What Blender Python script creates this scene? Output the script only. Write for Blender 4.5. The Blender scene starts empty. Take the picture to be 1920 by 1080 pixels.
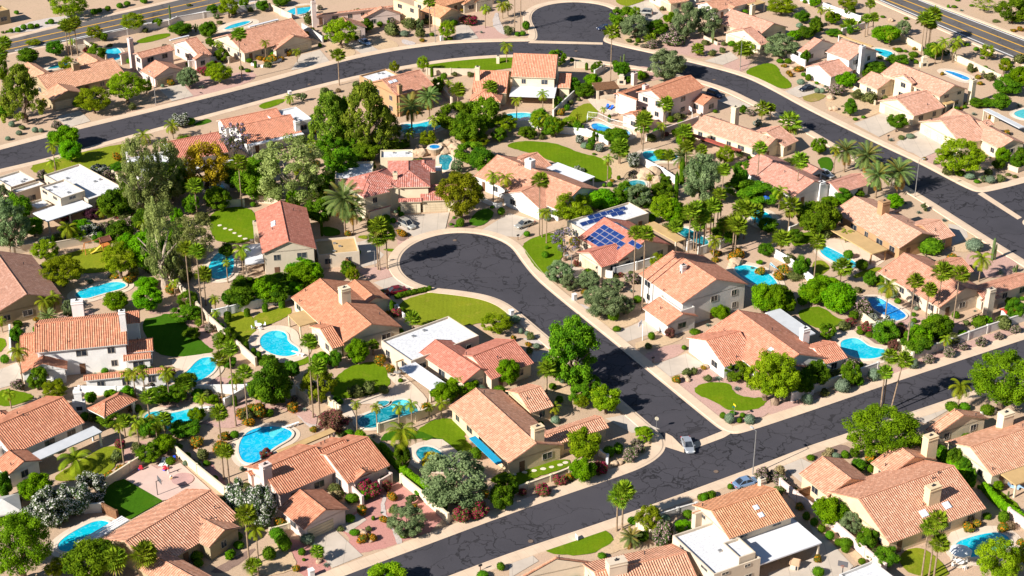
import bpy, math, random
from mathutils import Vector, Matrix, Euler
from mathutils.bvhtree import BVHTree
from mathutils.geometry import tessellate_polygon
R = math.radians
SC = bpy.context.scene
COL = SC.collection
# ---------------------------------------------------------------- camera, sky, sun, exposure
PITCH, FPX, HC = R(27.65), 3150.0, 155.0
cd = bpy.data.cameras.new("Camera"); cam = bpy.data.objects.new("Camera", cd); COL.objects.link(cam)
cam.location = (0, 0, HC); cam.rotation_euler = (R(90) - PITCH, 0, 0)
cd.sensor_width = 36; cd.lens = FPX / 1920 * 36; cd.clip_start = 1; cd.clip_end = 4000
SC.camera = cam
SUN_EL, SHADOW_AZ = R(33), R(37)          # shadows run away to the upper right of the picture
to_sun = Vector((-math.cos(SHADOW_AZ) * math.cos(SUN_EL), -math.sin(SHADOW_AZ) * math.cos(SUN_EL), math.sin(SUN_EL)))
w = bpy.data.worlds.new("World"); SC.world = w; w.use_nodes = True
nt = w.node_tree; nt.nodes.clear()
sky = nt.nodes.new("ShaderNodeTexSky"); sky.sky_type = 'NISHITA'; sky.sun_disc = False
sky.sun_elevation = SUN_EL; sky.sun_rotation = math.atan2(to_sun.x, to_sun.y) % (2 * math.pi)
sky.air_density = 1.0; sky.dust_density = 0.2; sky.ozone_density = 3.0
bg = nt.nodes.new("ShaderNodeBackground"); bg.inputs[1].default_value = 0.05
ow = nt.nodes.new("ShaderNodeOutputWorld"); nt.links.new(sky.outputs[0], bg.inputs[0]); nt.links.new(bg.outputs[0], ow.inputs[0])
sd = bpy.data.lights.new("Sun", 'SUN'); sd.energy = 5.0; sd.angle = R(0.5); sd.color = (1.0, 0.95, 0.88)
sun = bpy.data.objects.new("Sun", sd); COL.objects.link(sun)
sun.rotation_euler = (-to_sun).to_track_quat('-Z', 'Y').to_euler()
SC.view_settings.view_transform = 'Standard'; SC.view_settings.look = 'None'
SC.view_settings.exposure = 0.84; SC.view_settings.gamma = 1.0

# ---------------------------------------------------------------- pixel <-> ground
SN, CS = math.sin(PITCH), math.cos(PITCH)
O = [0, 0]; ZM = [4.0]
def T(x, y): return (O[0] + x / ZM[0], O[1] + y / ZM[0])
def gp(x, y, z=0.0):
    v = y - 540.0; q = HC - z
    Y = q * (FPX * CS - v * SN) / (FPX * SN + v * CS)
    return Vector(((x - 960.0) * (Y * CS + q * SN) / FPX, Y, z))
def gt(x, y, z=0.0): return gp(*T(x, y), z)
def zat(Y, ypx):
    v = ypx - 540.0
    return HC - Y * (v * CS + FPX * SN) / (FPX * CS - v * SN)
def mpp(p): return (p.y * CS + (HC - p.z) * SN) / FPX      # metres per photo pixel
def px(p):
    d = p.y * CS + (HC - p.z) * SN
    return (960 + FPX * p.x / d, 540 + FPX * ((HC - p.z) * CS - p.y * SN) / d)
rnd = random.Random(7)

# ---------------------------------------------------------------- mesh helper
class MB:
    def __init__(s): s.v = []; s.f = []; s.uv = []; s.m = []; s.a = []; s.b = []; s.smooth = False
    def face(s, pts, uv=None, mi=0, a=0.0, b=0.0):
        n = len(s.v); s.v.extend([tuple(p) for p in pts]); s.f.append(tuple(range(n, n + len(pts))))
        s.uv.append(uv or [(p[0], p[1]) for p in pts]); s.m.append(mi); s.a.append(a); s.b.append(b)
    def box(s, x0, x1, y0, y1, z0, z1, mi=0, bottom=True):
        a, b, c, d = (x0, y0), (x1, y0), (x1, y1), (x0, y1)
        s.face([(*a, z1), (*b, z1), (*c, z1), (*d, z1)], None, mi)
        if bottom: s.face([(*d, z0), (*c, z0), (*b, z0), (*a, z0)], None, mi)
        for p, q in ((a, b), (b, c), (c, d), (d, a)):
            L = math.hypot(q[0] - p[0], q[1] - p[1])
            s.face([(*p, z0), (*q, z0), (*q, z1), (*p, z1)], [(0, z0), (L, z0), (L, z1), (0, z1)], mi)
    def tube(s, p0, p1, r0, r1=None, n=8, mi=0, caps=True):
        p0, p1 = Vector(p0), Vector(p1); r1 = r0 if r1 is None else r1
        d = (p1 - p0).normalized(); e = d.orthogonal().normalized(); g = d.cross(e)
        A = [p0 + (e * math.cos(2 * math.pi * i / n) + g * math.sin(2 * math.pi * i / n)) * r0 for i in range(n)]
        B = [p1 + (e * math.cos(2 * math.pi * i / n) + g * math.sin(2 * math.pi * i / n)) * r1 for i in range(n)]
        for i in range(n): s.face([A[i], A[(i + 1) % n], B[(i + 1) % n], B[i]], None, mi)
        if caps: s.face(B, None, mi); s.face(A[::-1], None, mi)
    def blob(s, c, r, sub=1, jit=0.15, rn=rnd, a=0.5, sz=1.0, mi=0, b=0.0):
        V, Fc = ICO[sub]; q = [Vector((c[0], c[1], c[2])) + Vector((p.x, p.y, p.z * sz)) * r * (1 + rn.uniform(-jit, jit)) for p in V]
        for f in Fc: s.face([q[i] for i in f], None, mi, a + rn.uniform(-.15, .15), b)
    def sheet(s, pts2, z, mi=0):
        P = [Vector((p[0], p[1], 0)) for p in pts2]
        for t in tessellate_polygon([P]):
            q = [P[i] for i in t]
            if (q[1] - q[0]).cross(q[2] - q[0]).z < 0: q = q[::-1]
            s.face([(p.x, p.y, z) for p in q], None, mi)
    def mesh(s, name, mats):
        me = bpy.data.meshes.new(name); me.from_pydata(s.v, [], s.f)
        for m in mats: me.materials.append(m)
        if len(mats) > 1: me.polygons.foreach_set('material_index', s.m)
        ul = me.uv_layers.new(name='UVMap'); flat = [c for u in s.uv for p in u for c in p[:2]]
        ul.data.foreach_set('uv', flat)
        for nm, arr in (('var', s.a), ('flw', s.b)):
            if any(arr): me.attributes.new(nm, 'FLOAT', 'FACE').data.foreach_set('value', arr)
        if s.smooth: me.polygons.foreach_set('use_smooth', [True] * len(s.f))
        me.update(); return me
    def obj(s, name, mats, parent=None, loc=None):
        if not isinstance(mats, (list, tuple)): mats = [mats]
        return link(name, s.mesh(name, mats), parent, loc)
def link(name, data, parent=None, loc=None, label=None, cat=None, group=None, kind=None, rot=None, scale=None):
    o = bpy.data.objects.new(name, data); COL.objects.link(o)
    if parent: o.parent = parent
    if loc is not None: o.location = loc
    if rot is not None: o.rotation_euler = rot
    if scale is not None: o.scale = scale
    return tag(o, label, cat, group, kind)
def tag(o, label=None, cat=None, group=None, kind=None):
    if label: o['label'] = label
    if cat: o['category'] = cat
    if group: o['group'] = group
    if kind: o['kind'] = kind
    return o
def _ico(sub):
    import bmesh
    bm = bmesh.new(); bmesh.ops.create_icosphere(bm, subdivisions=sub, radius=1)
    V = [v.co.copy() for v in bm.verts]; Fc = [[v.index for v in f.verts] for f in bm.faces]; bm.free(); return V, Fc
ICO = {1: _ico(1), 2: _ico(2), 3: _ico(3)}
def chaikin(P, n=2, closed=True):
    P = [tuple(p) for p in P]
    for _ in range(n):
        Q = []
        m = len(P)
        for i in range(m if closed else m - 1):
            a, b = P[i], P[(i + 1) % m]
            Q.append((a[0] * .75 + b[0] * .25, a[1] * .75 + b[1] * .25)); Q.append((a[0] * .25 + b[0] * .75, a[1] * .25 + b[1] * .75))
        if not closed: Q = [P[0]] + Q + [P[-1]]
        P = Q
    return P
def area2(P): return sum(P[i][0] * P[(i + 1) % len(P)][1] - P[(i + 1) % len(P)][0] * P[i][1] for i in range(len(P)))
def offset(P, d):                       # closed, positive = outward
    s = 1 if area2(P) > 0 else -1; n = len(P); out = []
    for i in range(n):
        a, b, c = Vector(P[i - 1][:2]), Vector(P[i][:2]), Vector(P[(i + 1) % n][:2])
        t1 = (b - a).normalized() if (b - a).length > 1e-6 else (c - b).normalized(); t2 = (c - b).normalized() if (c - b).length > 1e-6 else t1
        n1 = Vector((t1.y, -t1.x)) * s; n2 = Vector((t2.y, -t2.x)) * s; m = (n1 + n2)
        if m.length < 1e-4: m = n1
        m.normalize(); k = 1 / max(.5, m.dot(n1)); q = b + m * d * k; out.append((q.x, q.y))
    return out

# ---------------------------------------------------------------- materials
def mat(name, rough=.8, spec=.3):
    m = bpy.data.materials.new(name); m.use_nodes = True; n = m.node_tree
    b = n.nodes['Principled BSDF']; b.inputs['Roughness'].default_value = rough; b.inputs['Specular IOR Level'].default_value = spec
    return m, n, b
def N(n, t, **k):
    o = n.nodes.new(t)
    for a, v in k.items():
        if a.startswith('i_'):
            key = a[2:]; o.inputs[int(key) if key.isdigit() else key.replace('_', ' ')].default_value = v
        else: setattr(o, a, v)
    return o
def coords(n):
    return N(n, 'ShaderNodeNewGeometry').outputs['Position']
def noise(n, vec, scale, detail=4, rough=.6):
    o = N(n, 'ShaderNodeTexNoise', i_Scale=scale, i_Detail=detail, i_Roughness=rough); n.links.new(vec, o.inputs['Vector']); return o.outputs['Fac']
def ramp(n, fac, stops):
    r = N(n, 'ShaderNodeValToRGB'); e = r.color_ramp.elements
    while len(e) < len(stops): e.new(.5)
    for k, (p, c) in zip(e, stops): k.position = p; k.color = (*c, 1)
    n.links.new(fac, r.inputs[0]); return r.outputs[0]
def mixc(n, fac, a, b, mode='MIX'):
    m = N(n, 'ShaderNodeMix', data_type='RGBA', blend_type=mode)
    for i, s in ((0, fac), (6, a), (7, b)):
        if hasattr(s, 'is_linked') or hasattr(s, 'links'): n.links.new(s, m.inputs[i])
        elif i == 0: m.inputs[0].default_value = s
        else: m.inputs[i].default_value = (*s, 1)
    return m.outputs[2]
def mth(n, op, a, b=None):
    m = N(n, 'ShaderNodeMath', operation=op)
    for i, s in enumerate((a, b)):
        if s is None: continue
        if hasattr(s, 'links'): n.links.new(s, m.inputs[i])
        else: m.inputs[i].default_value = s
    return m.outputs[0]
def sep(n, v):
    s = N(n, 'ShaderNodeSeparateXYZ'); n.links.new(v, s.inputs[0]); return s.outputs
def bump(n, b, h, dist=.05, st=1.0):
    k = N(n, 'ShaderNodeBump', i_Distance=dist, i_Strength=st); n.links.new(h, k.inputs['Height']); n.links.new(k.outputs[0], b.inputs['Normal'])
def hsc(c, f): return tuple(max(0, min(1, x * f)) for x in c)
_mc = {}
def plain(name, c, rough=.7, spec=.3, var=.12, scale=.6, metal=0, fine=0):
    if name in _mc: return _mc[name]
    m, n, b = mat(name, rough, spec); P = coords(n); f = noise(n, P, scale, 5)
    col = ramp(n, f, [(.3, hsc(c, 1 - var)), (.7, hsc(c, 1 + var))])
    if fine:
        g = noise(n, P, fine, 2); col = mixc(n, .5, col, ramp(n, g, [(.35, hsc(c, .72)), (.65, hsc(c, 1.25))]))
    n.links.new(col, b.inputs['Base Color']); b.inputs['Metallic'].default_value = metal
    if fine: bump(n, b, noise(n, P, fine, 3), .03, .5)
    _mc[name] = m; return m
def stucco(name, c):
    if name in _mc: return _mc[name]
    m, n, b = mat(name, .9, .15); P = coords(n)
    col = ramp(n, noise(n, P, .35, 6), [(.3, hsc(c, .88)), (.65, hsc(c, 1.05))])
    # streaks and grime: long in z, not tied to light
    mp = N(n, 'ShaderNodeMapping'); mp.inputs['Scale'].default_value = (1.6, 1.6, .25); n.links.new(P, mp.inputs[0])
    col = mixc(n, ramp(n, noise(n, mp.outputs[0], 1.2, 4), [(.55, (0, 0, 0)), (.8, (.28, .28, .28))]), col, hsc(c, .7))
    n.links.new(col, b.inputs['Base Color']); bump(n, b, noise(n, P, 9, 3), .03, .5)
    _mc[name] = m; return m
def tile_mat(name, c, patch=None):
    """barrel clay tiles: UV in metres, u along the eave, v up the slope"""
    m, n, b = mat(name, .85, .08); uv = N(n, 'ShaderNodeTexCoord').outputs['UV']; s = sep(n, uv)
    tu, tv = .40, .45
    u = mth(n, 'DIVIDE', s[0], tu); v = mth(n, 'DIVIDE', s[1], tv)
    fu = mth(n, 'FRACT', u); fv = mth(n, 'FRACT', v); iu = mth(n, 'FLOOR', u); iv = mth(n, 'FLOOR', v)
    cb = N(n, 'ShaderNodeCombineXYZ'); n.links.new(iu, cb.inputs[0]); n.links.new(iv, cb.inputs[1])
    oi = N(n, 'ShaderNodeObjectInfo'); n.links.new(mth(n, 'MULTIPLY', oi.outputs['Random'], 90), cb.inputs[2])
    wn = N(n, 'ShaderNodeTexWhiteNoise'); n.links.new(cb.outputs[0], wn.inputs['Vector'])
    col = ramp(n, wn.outputs['Value'], [(0, hsc(c, .80)), (.35, hsc(c, .96)), (.7, hsc(c, 1.06)), (1, (min(1, c[0] * 1.2), min(1, c[1] * 1.35), min(1, c[2] * 1.45)))])
    hv = N(n, 'ShaderNodeHueSaturation'); n.links.new(col, hv.inputs['Color']); n.links.new(mth(n, 'ADD', mth(n, 'MULTIPLY', oi.outputs['Random'], .22), .88), hv.inputs['Value']); n.links.new(mth(n, 'ADD', mth(n, 'MULTIPLY', oi.outputs['Random'], .016), .492), hv.inputs['Hue']); col = hv.outputs[0]
    P = coords(n)
    col = mixc(n, ramp(n, noise(n, P, .22, 5), [(.45, (0, 0, 0)), (.8, (.22, .22, .22))]), col, (c[0] * .8, c[1] * .72, c[2] * .72))
    col = mixc(n, ramp(n, noise(n, P, 1.6, 4), [(.5, (0, 0, 0)), (.72, (.30, .30, .30) if not patch else (.85, .85, .85))]), col, patch or (min(1, c[0] * 1.15), min(1, c[1] * 1.4), min(1, c[2] * 1.5)))
    # dark pan between barrels: shade of the trough painted into the tile colour
    gap = mth(n, 'LESS_THAN', mth(n, 'ABSOLUTE', mth(n, 'SUBTRACT', fu, .5)), .15)
    col = mixc(n, mth(n, 'MULTIPLY', gap, .45), col, (c[0] * .50, c[1] * .34, c[2] * .30))
    lap = mth(n, 'LESS_THAN', fv, .13)
    col = mixc(n, mth(n, 'MULTIPLY', lap, .28), col, (c[0] * .55, c[1] * .40, c[2] * .36))
    n.links.new(col, b.inputs['Base Color'])
    h = mth(n, 'ADD', mth(n, 'ABSOLUTE', mth(n, 'SINE', mth(n, 'MULTIPLY', mth(n, 'ADD', fu, .5), math.pi))), mth(n, 'MULTIPLY', mth(n, 'SUBTRACT', 1.0, fv), .35))
    bump(n, b, h, .125, 1.0)
    return m
ROOF = {
 'salmon': tile_mat('clay_tile_salmon', (.67, .335, .215)),
 'orange': tile_mat('clay_tile_orange', (.67, .305, .17)),
 'pink': tile_mat('clay_tile_pink', (.68, .36, .255)),
 'red': tile_mat('clay_tile_red', (.52, .18, .145), (.75, .52, .46)),
 'coral': tile_mat('clay_tile_coral', (.67, .275, .18)),
 'brown': tile_mat('clay_tile_brown', (.52, .285, .20)),
}
WALLC = {'tan': (.53, .42, .27), 'white': (.74, .72, .69), 'cream': (.68, .58, .41), 'olive': (.36, .28, .17), 'pink': (.66, .52, .46),
         'grey': (.62, .58, .53), 'beige': (.60, .50, .38), 'brown': (.42, .25, .13), 'yellow': (.68, .51, .32)}
def wallm(k): return stucco('stucco_' + k, WALLC[k])
def glass_mat():
    m, n, b = mat('window_glass', .12, .5); P = coords(n)
    n.links.new(ramp(n, noise(n, P, .8, 2), [(.4, (.015, .02, .03)), (.7, (.06, .07, .08))]), b.inputs['Base Color']); return m
GLASS = glass_mat()
FRAME = plain('window_frame', (.40, .35, .29), .6)
WHITE = plain('white_roof_coating', (.62, .62, .63), .7, .2, .10, .5, 0, 2.5)
PATIO = {'w': plain('patio_white', (.64, .64, .66), .6, .3, .05), 't': plain('patio_tan', (.50, .33, .15), .8, .2, .10), 'g': plain('patio_grey', (.50, .51, .52), .6, .3, .08),
         'r': plain('patio_red', (.35, .08, .055), .8, .2, .2, 1.2), 'b': plain('awning_blue', (.01, .28, .46), .7), 'p': plain('pergola_white', (.78, .77, .74), .7)}
DOORM = {'w': plain('garage_white', (.74, .70, .64), .7), 't': plain('garage_tan', (.54, .44, .30), .7), 'p': plain('garage_pink', (.62, .46, .38), .7)}
DARK = plain('dark_metal', (.03, .03, .035), .5)
STEEL = plain('galvanised', (.42, .42, .42), .45, .5, .1, 2, .7)
WOOD = plain('brown_wood', (.20, .10, .05), .8, .2, .3, 3)
PLASTIC_W = plain('white_plastic', (.82, .82, .80), .4)
def solar():
    m, n, b = mat('solar_cells', .25, .4); uv = N(n, 'ShaderNodeTexCoord').outputs['UV']; s = sep(n, uv)
    g = mth(n, 'MAXIMUM', mth(n, 'LESS_THAN', mth(n, 'FRACT', mth(n, 'MULTIPLY', s[0], 6)), .07), mth(n, 'LESS_THAN', mth(n, 'FRACT', mth(n, 'MULTIPLY', s[1], 10)), .05))
    e = mth(n, 'GREATER_THAN', mth(n, 'MAXIMUM', mth(n, 'ABSOLUTE', mth(n, 'SUBTRACT', s[0], .5)), mth(n, 'ABSOLUTE', mth(n, 'SUBTRACT', s[1], .5))), .47)
    n.links.new(mixc(n, e, mixc(n, g, (.010, .032, .15), (.05, .09, .22)), (.36, .40, .48)), b.inputs['Base Color']); return m
SOLAR = solar()
def asphalt(name, c, sc, crack=1.0):
    m, n, b = mat(name, .88, .25); P = coords(n)
    col = ramp(n, noise(n, P, .12, 5), [(.3, hsc(c, .82)), (.7, hsc(c, 1.22))])
    col = mixc(n, .35, col, ramp(n, noise(n, P, 6, 3), [(.3, hsc(c, .6)), (.7, hsc(c, 1.5))]))
    if crack:
        wv = N(n, 'ShaderNodeTexNoise', i_Scale=.35, i_Detail=4.0); n.links.new(P, wv.inputs['Vector'])
        add = N(n, 'ShaderNodeVectorMath', operation='MULTIPLY_ADD'); n.links.new(wv.outputs['Color'], add.inputs[0]); add.inputs[1].default_value = (5.5, 5.5, 0); n.links.new(P, add.inputs[2])
        for scale, wd, lo in ((sc, .011, .38), (sc * 2.3, .012, .47)):
            vo = N(n, 'ShaderNodeTexVoronoi', feature='DISTANCE_TO_EDGE', i_Scale=scale); n.links.new(add.outputs[0], vo.inputs['Vector'])
            ln = mth(n, 'LESS_THAN', vo.outputs['Distance'], wd * scale / sc * .8)
            mk = mth(n, 'GREATER_THAN', noise(n, P, .09 if scale == sc else .05, 3), lo)
            col = mixc(n, mth(n, 'MULTIPLY', mth(n, 'MULTIPLY', ln, mk), .8 * crack), col, hsc(c, .22))
    col = mixc(n, ramp(n, noise(n, P, .035, 6), [(.45, (0, 0, 0)), (.7, (.5, .5, .5))]), col, (c[0] * 1.5, c[1] * 1.45, c[2] * 1.4))
    col = mixc(n, ramp(n, noise(n, P, .5, 4), [(.66, (0, 0, 0)), (.74, (.35, .35, .35))]), col, hsc(c, .5))
    n.links.new(col, b.inputs['Base Color']); bump(n, b, noise(n, P, 14, 2), .02, .4); return m
ROAD = asphalt('street_asphalt', (.050, .047, .055), .11)
ARTERIAL = asphalt('arterial_asphalt', (.105, .095, .092), .05, .5)
def concrete(name, c, joint=1.5):
    m, n, b = mat(name, .85, .25); P = coords(n)
    col = ramp(n, noise(n, P, .25, 6), [(.3, hsc(c, .86)), (.7, hsc(c, 1.08))])
    uv = N(n, 'ShaderNodeTexCoord').outputs['UV']; s = sep(n, uv)
    j = mth(n, 'LESS_THAN', mth(n, 'FRACT', mth(n, 'DIVIDE', s[0], joint)), .035)
    col = mixc(n, mth(n, 'MULTIPLY', j, .4), col, hsc(c, .5))
    col = mixc(n, ramp(n, noise(n, P, .7, 4), [(.6, (0, 0, 0)), (.8, (.3, .3, .3))]), col, hsc(c, .6))
    n.links.new(col, b.inputs['Base Color']); bump(n, b, noise(n, P, 10, 2), .01, .4); return m
WALKM = concrete('sidewalk_concrete', (.65, .49, .35))
DRIVEM = concrete('driveway_concrete', (.52, .44, .36), 3.2)
DECKM = concrete('pool_deck_concrete', (.66, .53, .41), 3.0)
COPING = plain('pool_coping', (.68, .58, .47), .7)
def gravel(name, c1, c2, c3, fine=5.0):
    m, n, b = mat(name, .95, .1); P = coords(n)
    col = ramp(n, noise(n, P, .045, 7, .65), [(.35, c1), (.5, c2), (.66, c3)])
    col = mixc(n, .55, col, ramp(n, noise(n, P, fine, 4, .75), [(.3, hsc(c2, .55)), (.5, c2), (.72, hsc(c2, 1.4))]))
    vo = N(n, 'ShaderNodeTexVoronoi', i_Scale=.9); n.links.new(P, vo.inputs['Vector'])
    sp = mth(n, 'LESS_THAN', vo.outputs['Distance'], .16)
    col = mixc(n, mth(n, 'MULTIPLY', sp, .35), col, hsc(c2, .5))
    col = mixc(n, ramp(n, noise(n, P, .8, 6, .75), [(.57, (0, 0, 0)), (.68, (.5, .5, .5))]), col, (c2[0] * .5, c2[1] * .5, c2[2] * .45))
    n.links.new(col, b.inputs['Base Color']); bump(n, b, noise(n, P, fine * 2, 3), .06, .6); return m
GROUND = gravel('desert_gravel', (.37, .265, .185), (.50, .355, .24), (.52, .34, .255))
PINKG = gravel('pink_gravel', (.44, .26, .21), (.50, .31, .255), (.49, .335, .28))
REDG = gravel('red_gravel', (.44, .20, .165), (.50, .235, .20), (.47, .26, .21))
TANG = gravel('tan_gravel', (.52, .37, .22), (.56, .40, .25), (.50, .34, .20))
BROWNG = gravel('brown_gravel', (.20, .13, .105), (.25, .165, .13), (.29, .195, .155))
STONEG = gravel('river_stones', (.42, .36, .33), (.52, .45, .41), (.40, .33, .30), 2.2)
def grass(name, c):
    m, n, b = mat(name, .95, .02); P = coords(n)
    col = ramp(n, noise(n, P, .16, 5), [(.3, hsc(c, .75)), (.55, c), (.75, (c[0] * 1.55, c[1] * 1.15, c[2] * 1.0))])
    col = mixc(n, .45, col, ramp(n, noise(n, P, 4.5, 4, .7), [(.3, hsc(c, .55)), (.7, hsc(c, 1.45))]))
    col = mixc(n, ramp(n, noise(n, P, .33, 6, .7), [(.56, (0, 0, 0)), (.72, (.55, .55, .55))]), col, (c[0] * 2.1, c[1] * 1.3, c[2] * 4))
    wv = N(n, 'ShaderNodeTexWave', i_Scale=.35, i_Distortion=1.5); n.links.new(P, wv.inputs['Vector'])
    col = mixc(n, mth(n, 'MULTIPLY', wv.outputs['Fac'], .12), col, hsc(c, 1.5))
    n.links.new(col, b.inputs['Base Color']); bump(n, b, noise(n, P, 12, 3), .08, .7); return m
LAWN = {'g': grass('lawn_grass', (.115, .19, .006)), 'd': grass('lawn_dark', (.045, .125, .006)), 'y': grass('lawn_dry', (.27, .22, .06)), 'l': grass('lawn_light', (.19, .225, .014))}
def water(name, c, deep):
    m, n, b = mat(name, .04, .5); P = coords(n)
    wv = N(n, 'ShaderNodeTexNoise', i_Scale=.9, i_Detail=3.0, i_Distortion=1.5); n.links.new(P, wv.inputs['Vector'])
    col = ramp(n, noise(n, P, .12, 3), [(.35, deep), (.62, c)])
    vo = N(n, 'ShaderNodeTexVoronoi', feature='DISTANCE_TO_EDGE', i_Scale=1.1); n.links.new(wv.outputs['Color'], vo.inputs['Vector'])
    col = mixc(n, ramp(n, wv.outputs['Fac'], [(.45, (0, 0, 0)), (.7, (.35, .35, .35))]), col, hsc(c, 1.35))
    col = mixc(n, ramp(n, vo.outputs['Distance'], [(.0, (.4, .4, .4)), (.06, (0, 0, 0))]), col, (.25, .75, .8))  # caustic glints: paler ripples and cell lines painted into the water colour
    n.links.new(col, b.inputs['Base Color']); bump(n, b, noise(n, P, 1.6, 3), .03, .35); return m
WATER = {'m': water('pool_azure', (.003, .44, .66), (.003, .33, .58)), 't': water('pool_turquoise', (.003, .48, .60), (.003, .36, .52)), 'b': water('pool_blue', (.004, .28, .62), (.003, .12, .46)),
         'd': water('pool_deep_teal', (.003, .22, .27), (.003, .13, .18)), 'a': water('pool_aqua', (.10, .46, .46), (.03, .38, .42))}
STRIPE_Y = plain('yellow_paint', (.62, .34, .05), .7, .2, .15, 2)
STRIPE_W = plain('white_paint', (.74, .73, .71), .7, .2, .1, 2)
ROCK = plain('desert_boulder', (.46, .33, .22), .9, .1, .35, .8, 0, 6)
# ---------------------------------------------------------------- houses
HOUSES = []      # (location, short name)
NOPLANT = []; WALLRUNS = []; FACES = []
PITCHK = .40
def slab_gable(M, x0, x1, y0, y1, z, k, t=.16):
    """gable, ridge along x; returns rise"""
    h = (y1 - y0) / 2; yc = (y0 + y1) / 2; r = h * k; L = x1 - x0; sl = math.hypot(h, r)
    o = [(y0, z), (yc, z + r), (y1, z)]; i = [(y1 - .02, z - t), (yc, z + r - t), (y0 + .02, z - t)]
    M.face([(x0, y0, z), (x1, y0, z), (x1, yc, z + r), (x0, yc, z + r)], [(0, 0), (L, 0), (L, sl), (0, sl)])
    M.face([(x1, y1, z), (x0, y1, z), (x0, yc, z + r), (x1, yc, z + r)], [(0, 0), (L, 0), (L, sl), (0, sl)])
    for a, b in ((i[2], i[1]), (i[1], i[0])):
        M.face([(x1, *a), (x0, *a), (x0, *b), (x1, *b)], None, 1)
    for a, b in ((o[0], i[2]), (o[2], i[0])):
        M.face([(x0, *a), (x0, *b), (x1, *b), (x1, *a)], None, 1); 
    for x in (x0, x1):
        for a, b, c, d in ((o[0], o[1], i[1], i[2]), (o[1], o[2], i[0], i[1])):
            q = [(x, *a), (x, *b), (x, *c), (x, *d)]; M.face(q if x == x1 else q[::-1], None, 1)
    ridge_caps(M, [((x0, yc, z + r), (x1, yc, z + r)), ((x0 + .1, y0, z), (x0 + .1, yc, z + r)), ((x0 + .1, y1, z), (x0 + .1, yc, z + r)),
                   ((x1 - .1, y0, z), (x1 - .1, yc, z + r)), ((x1 - .1, y1, z), (x1 - .1, yc, z + r))])
    return r
def ridge_caps(M, segs, wd=.15, hh=.12):
    for p, q in segs:
        p, q = Vector(p), Vector(q); d = q - p; L = d.length
        if L < .3: continue
        s = Vector((-d.y, d.x, 0)); s = s.normalized() * wd if s.length > 1e-6 else Vector((wd, 0, 0)); up = Vector((0, 0, hh)); dn = Vector((0, 0, -.06))
        A, B, C_ = p + s + dn, p + up, p - s + dn; D, E, F_ = q + s + dn, q + up, q - s + dn
        n = max(1, int(L / .42)); 
        M.face([A, D, E, B], [(.1, 0), (.1, L), (.36, L), (.36, 0)]); M.face([B, E, F_, C_], [(.1, 0), (.1, L), (.36, L), (.36, 0)])
        M.face([A, B, C_], [(.1, .1)] * 3); M.face([F_, E, D], [(.1, .1)] * 3)
def slab_hip(M, x0, x1, y0, y1, z, k, t=.16):
    L, W = x1 - x0, y1 - y0
    if L >= W: h = W / 2; a = (x0 + h, (y0 + y1) / 2); b = (x1 - h, (y0 + y1) / 2)
    else: h = L / 2; a = ((x0 + x1) / 2, y0 + h); b = ((x0 + x1) / 2, y1 - h)
    r = h * k; sl = math.hypot(h, r); A = (*a, z + r); B = (*b, z + r)
    c = [(x0, y0, z), (x1, y0, z), (x1, y1, z), (x0, y1, z)]
    if L >= W: Fs = [(c[0], c[1], B, A), (c[1], c[2], B), (c[2], c[3], A, B), (c[3], c[0], A)]
    else: Fs = [(c[0], c[1], A), (c[1], c[2], B, A), (c[2], c[3], B), (c[3], c[0], A, B)]
    for f in Fs:
        p, q = Vector(f[0]), Vector(f[1]); d = (q - p).normalized()
        uv = [((Vector(v) - p).dot(d), (Vector(v)[2] - z) / max(r, .01) * sl) for v in f]; M.face(list(f), uv)
    for i in range(4):
        p, q = c[i], c[(i + 1) % 4]; M.face([(p[0], p[1], z - t), (q[0], q[1], z - t), q, p], None, 1)
    M.face([(p[0], p[1], z - t) for p in c[::-1]], None, 1)
    ridge_caps(M, [(A, B), (c[0], A), (c[1], B if L >= W else A), (c[2], B), (c[3], A if L >= W else B)])
    return r
_wm = {}
def win_mesh(wd, hh, kind='w'):
    key = (round(wd, 1), round(hh, 1), kind)
    if key not in _wm:
        g = MB(); f = MB()
        g.box(-wd / 2, wd / 2, -.02, .035, 0, hh)
        t = .06
        f.box(-wd / 2 - t, wd / 2 + t, -.02, .07, -t, 0); f.box(-wd / 2 - t, wd / 2 + t, -.02, .07, hh, hh + t)
        f.box(-wd / 2 - t, -wd / 2, -.02, .068, 0, hh); f.box(wd / 2, wd / 2 + t, -.02, .068, 0, hh); f.box(-.03, .03, .03, .06, 0, hh)
        _wm[key] = (g.mesh('window', [GLASS]), f.mesh('frame', [FRAME]))
    return _wm[key]
_gm = {}
def garage_mesh(wd, k):
    if (wd, k) not in _gm:
        g = MB(); n = 4
        for i in range(n):
            z0, z1 = 2.15 * i / n + .01, 2.15 * (i + 1) / n - .02
            cols = max(2, int(wd / 1.1)); 
            for j in range(cols):
                xa = -wd / 2 + wd * j / cols + .03; xb = -wd / 2 + wd * (j + 1) / cols - .03
                g.box(xa, xb, .03, .075, z0 + .05, z1 - .03)
            g.box(-wd / 2, wd / 2, -.03, .045, z0, z1)
        _gm[(wd, k)] = g.mesh('garage_door', [DOORM[k]])
    return _gm[(wd, k)]
_vent = MB(); _vent.tube((0, 0, -.1), (0, 0, .45), .07, .07, 6); _vent.tube((0, 0, .42), (0, 0, .5), .12, .1, 6); VENT = _vent.mesh('vent_pipe', [DARK])
_sk = MB(); _sk.box(-.6, .6, -.6, .6, -.1, .16)
SKYL = _sk.mesh('skylight', [plain('skylight_dome', (.62, .66, .72), .2, .5)])
DOORB = plain('front_door', (.16, .08, .045), .6)
CAPM = plain('chimney_cap', (.30, .27, .25), .8)

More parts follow.
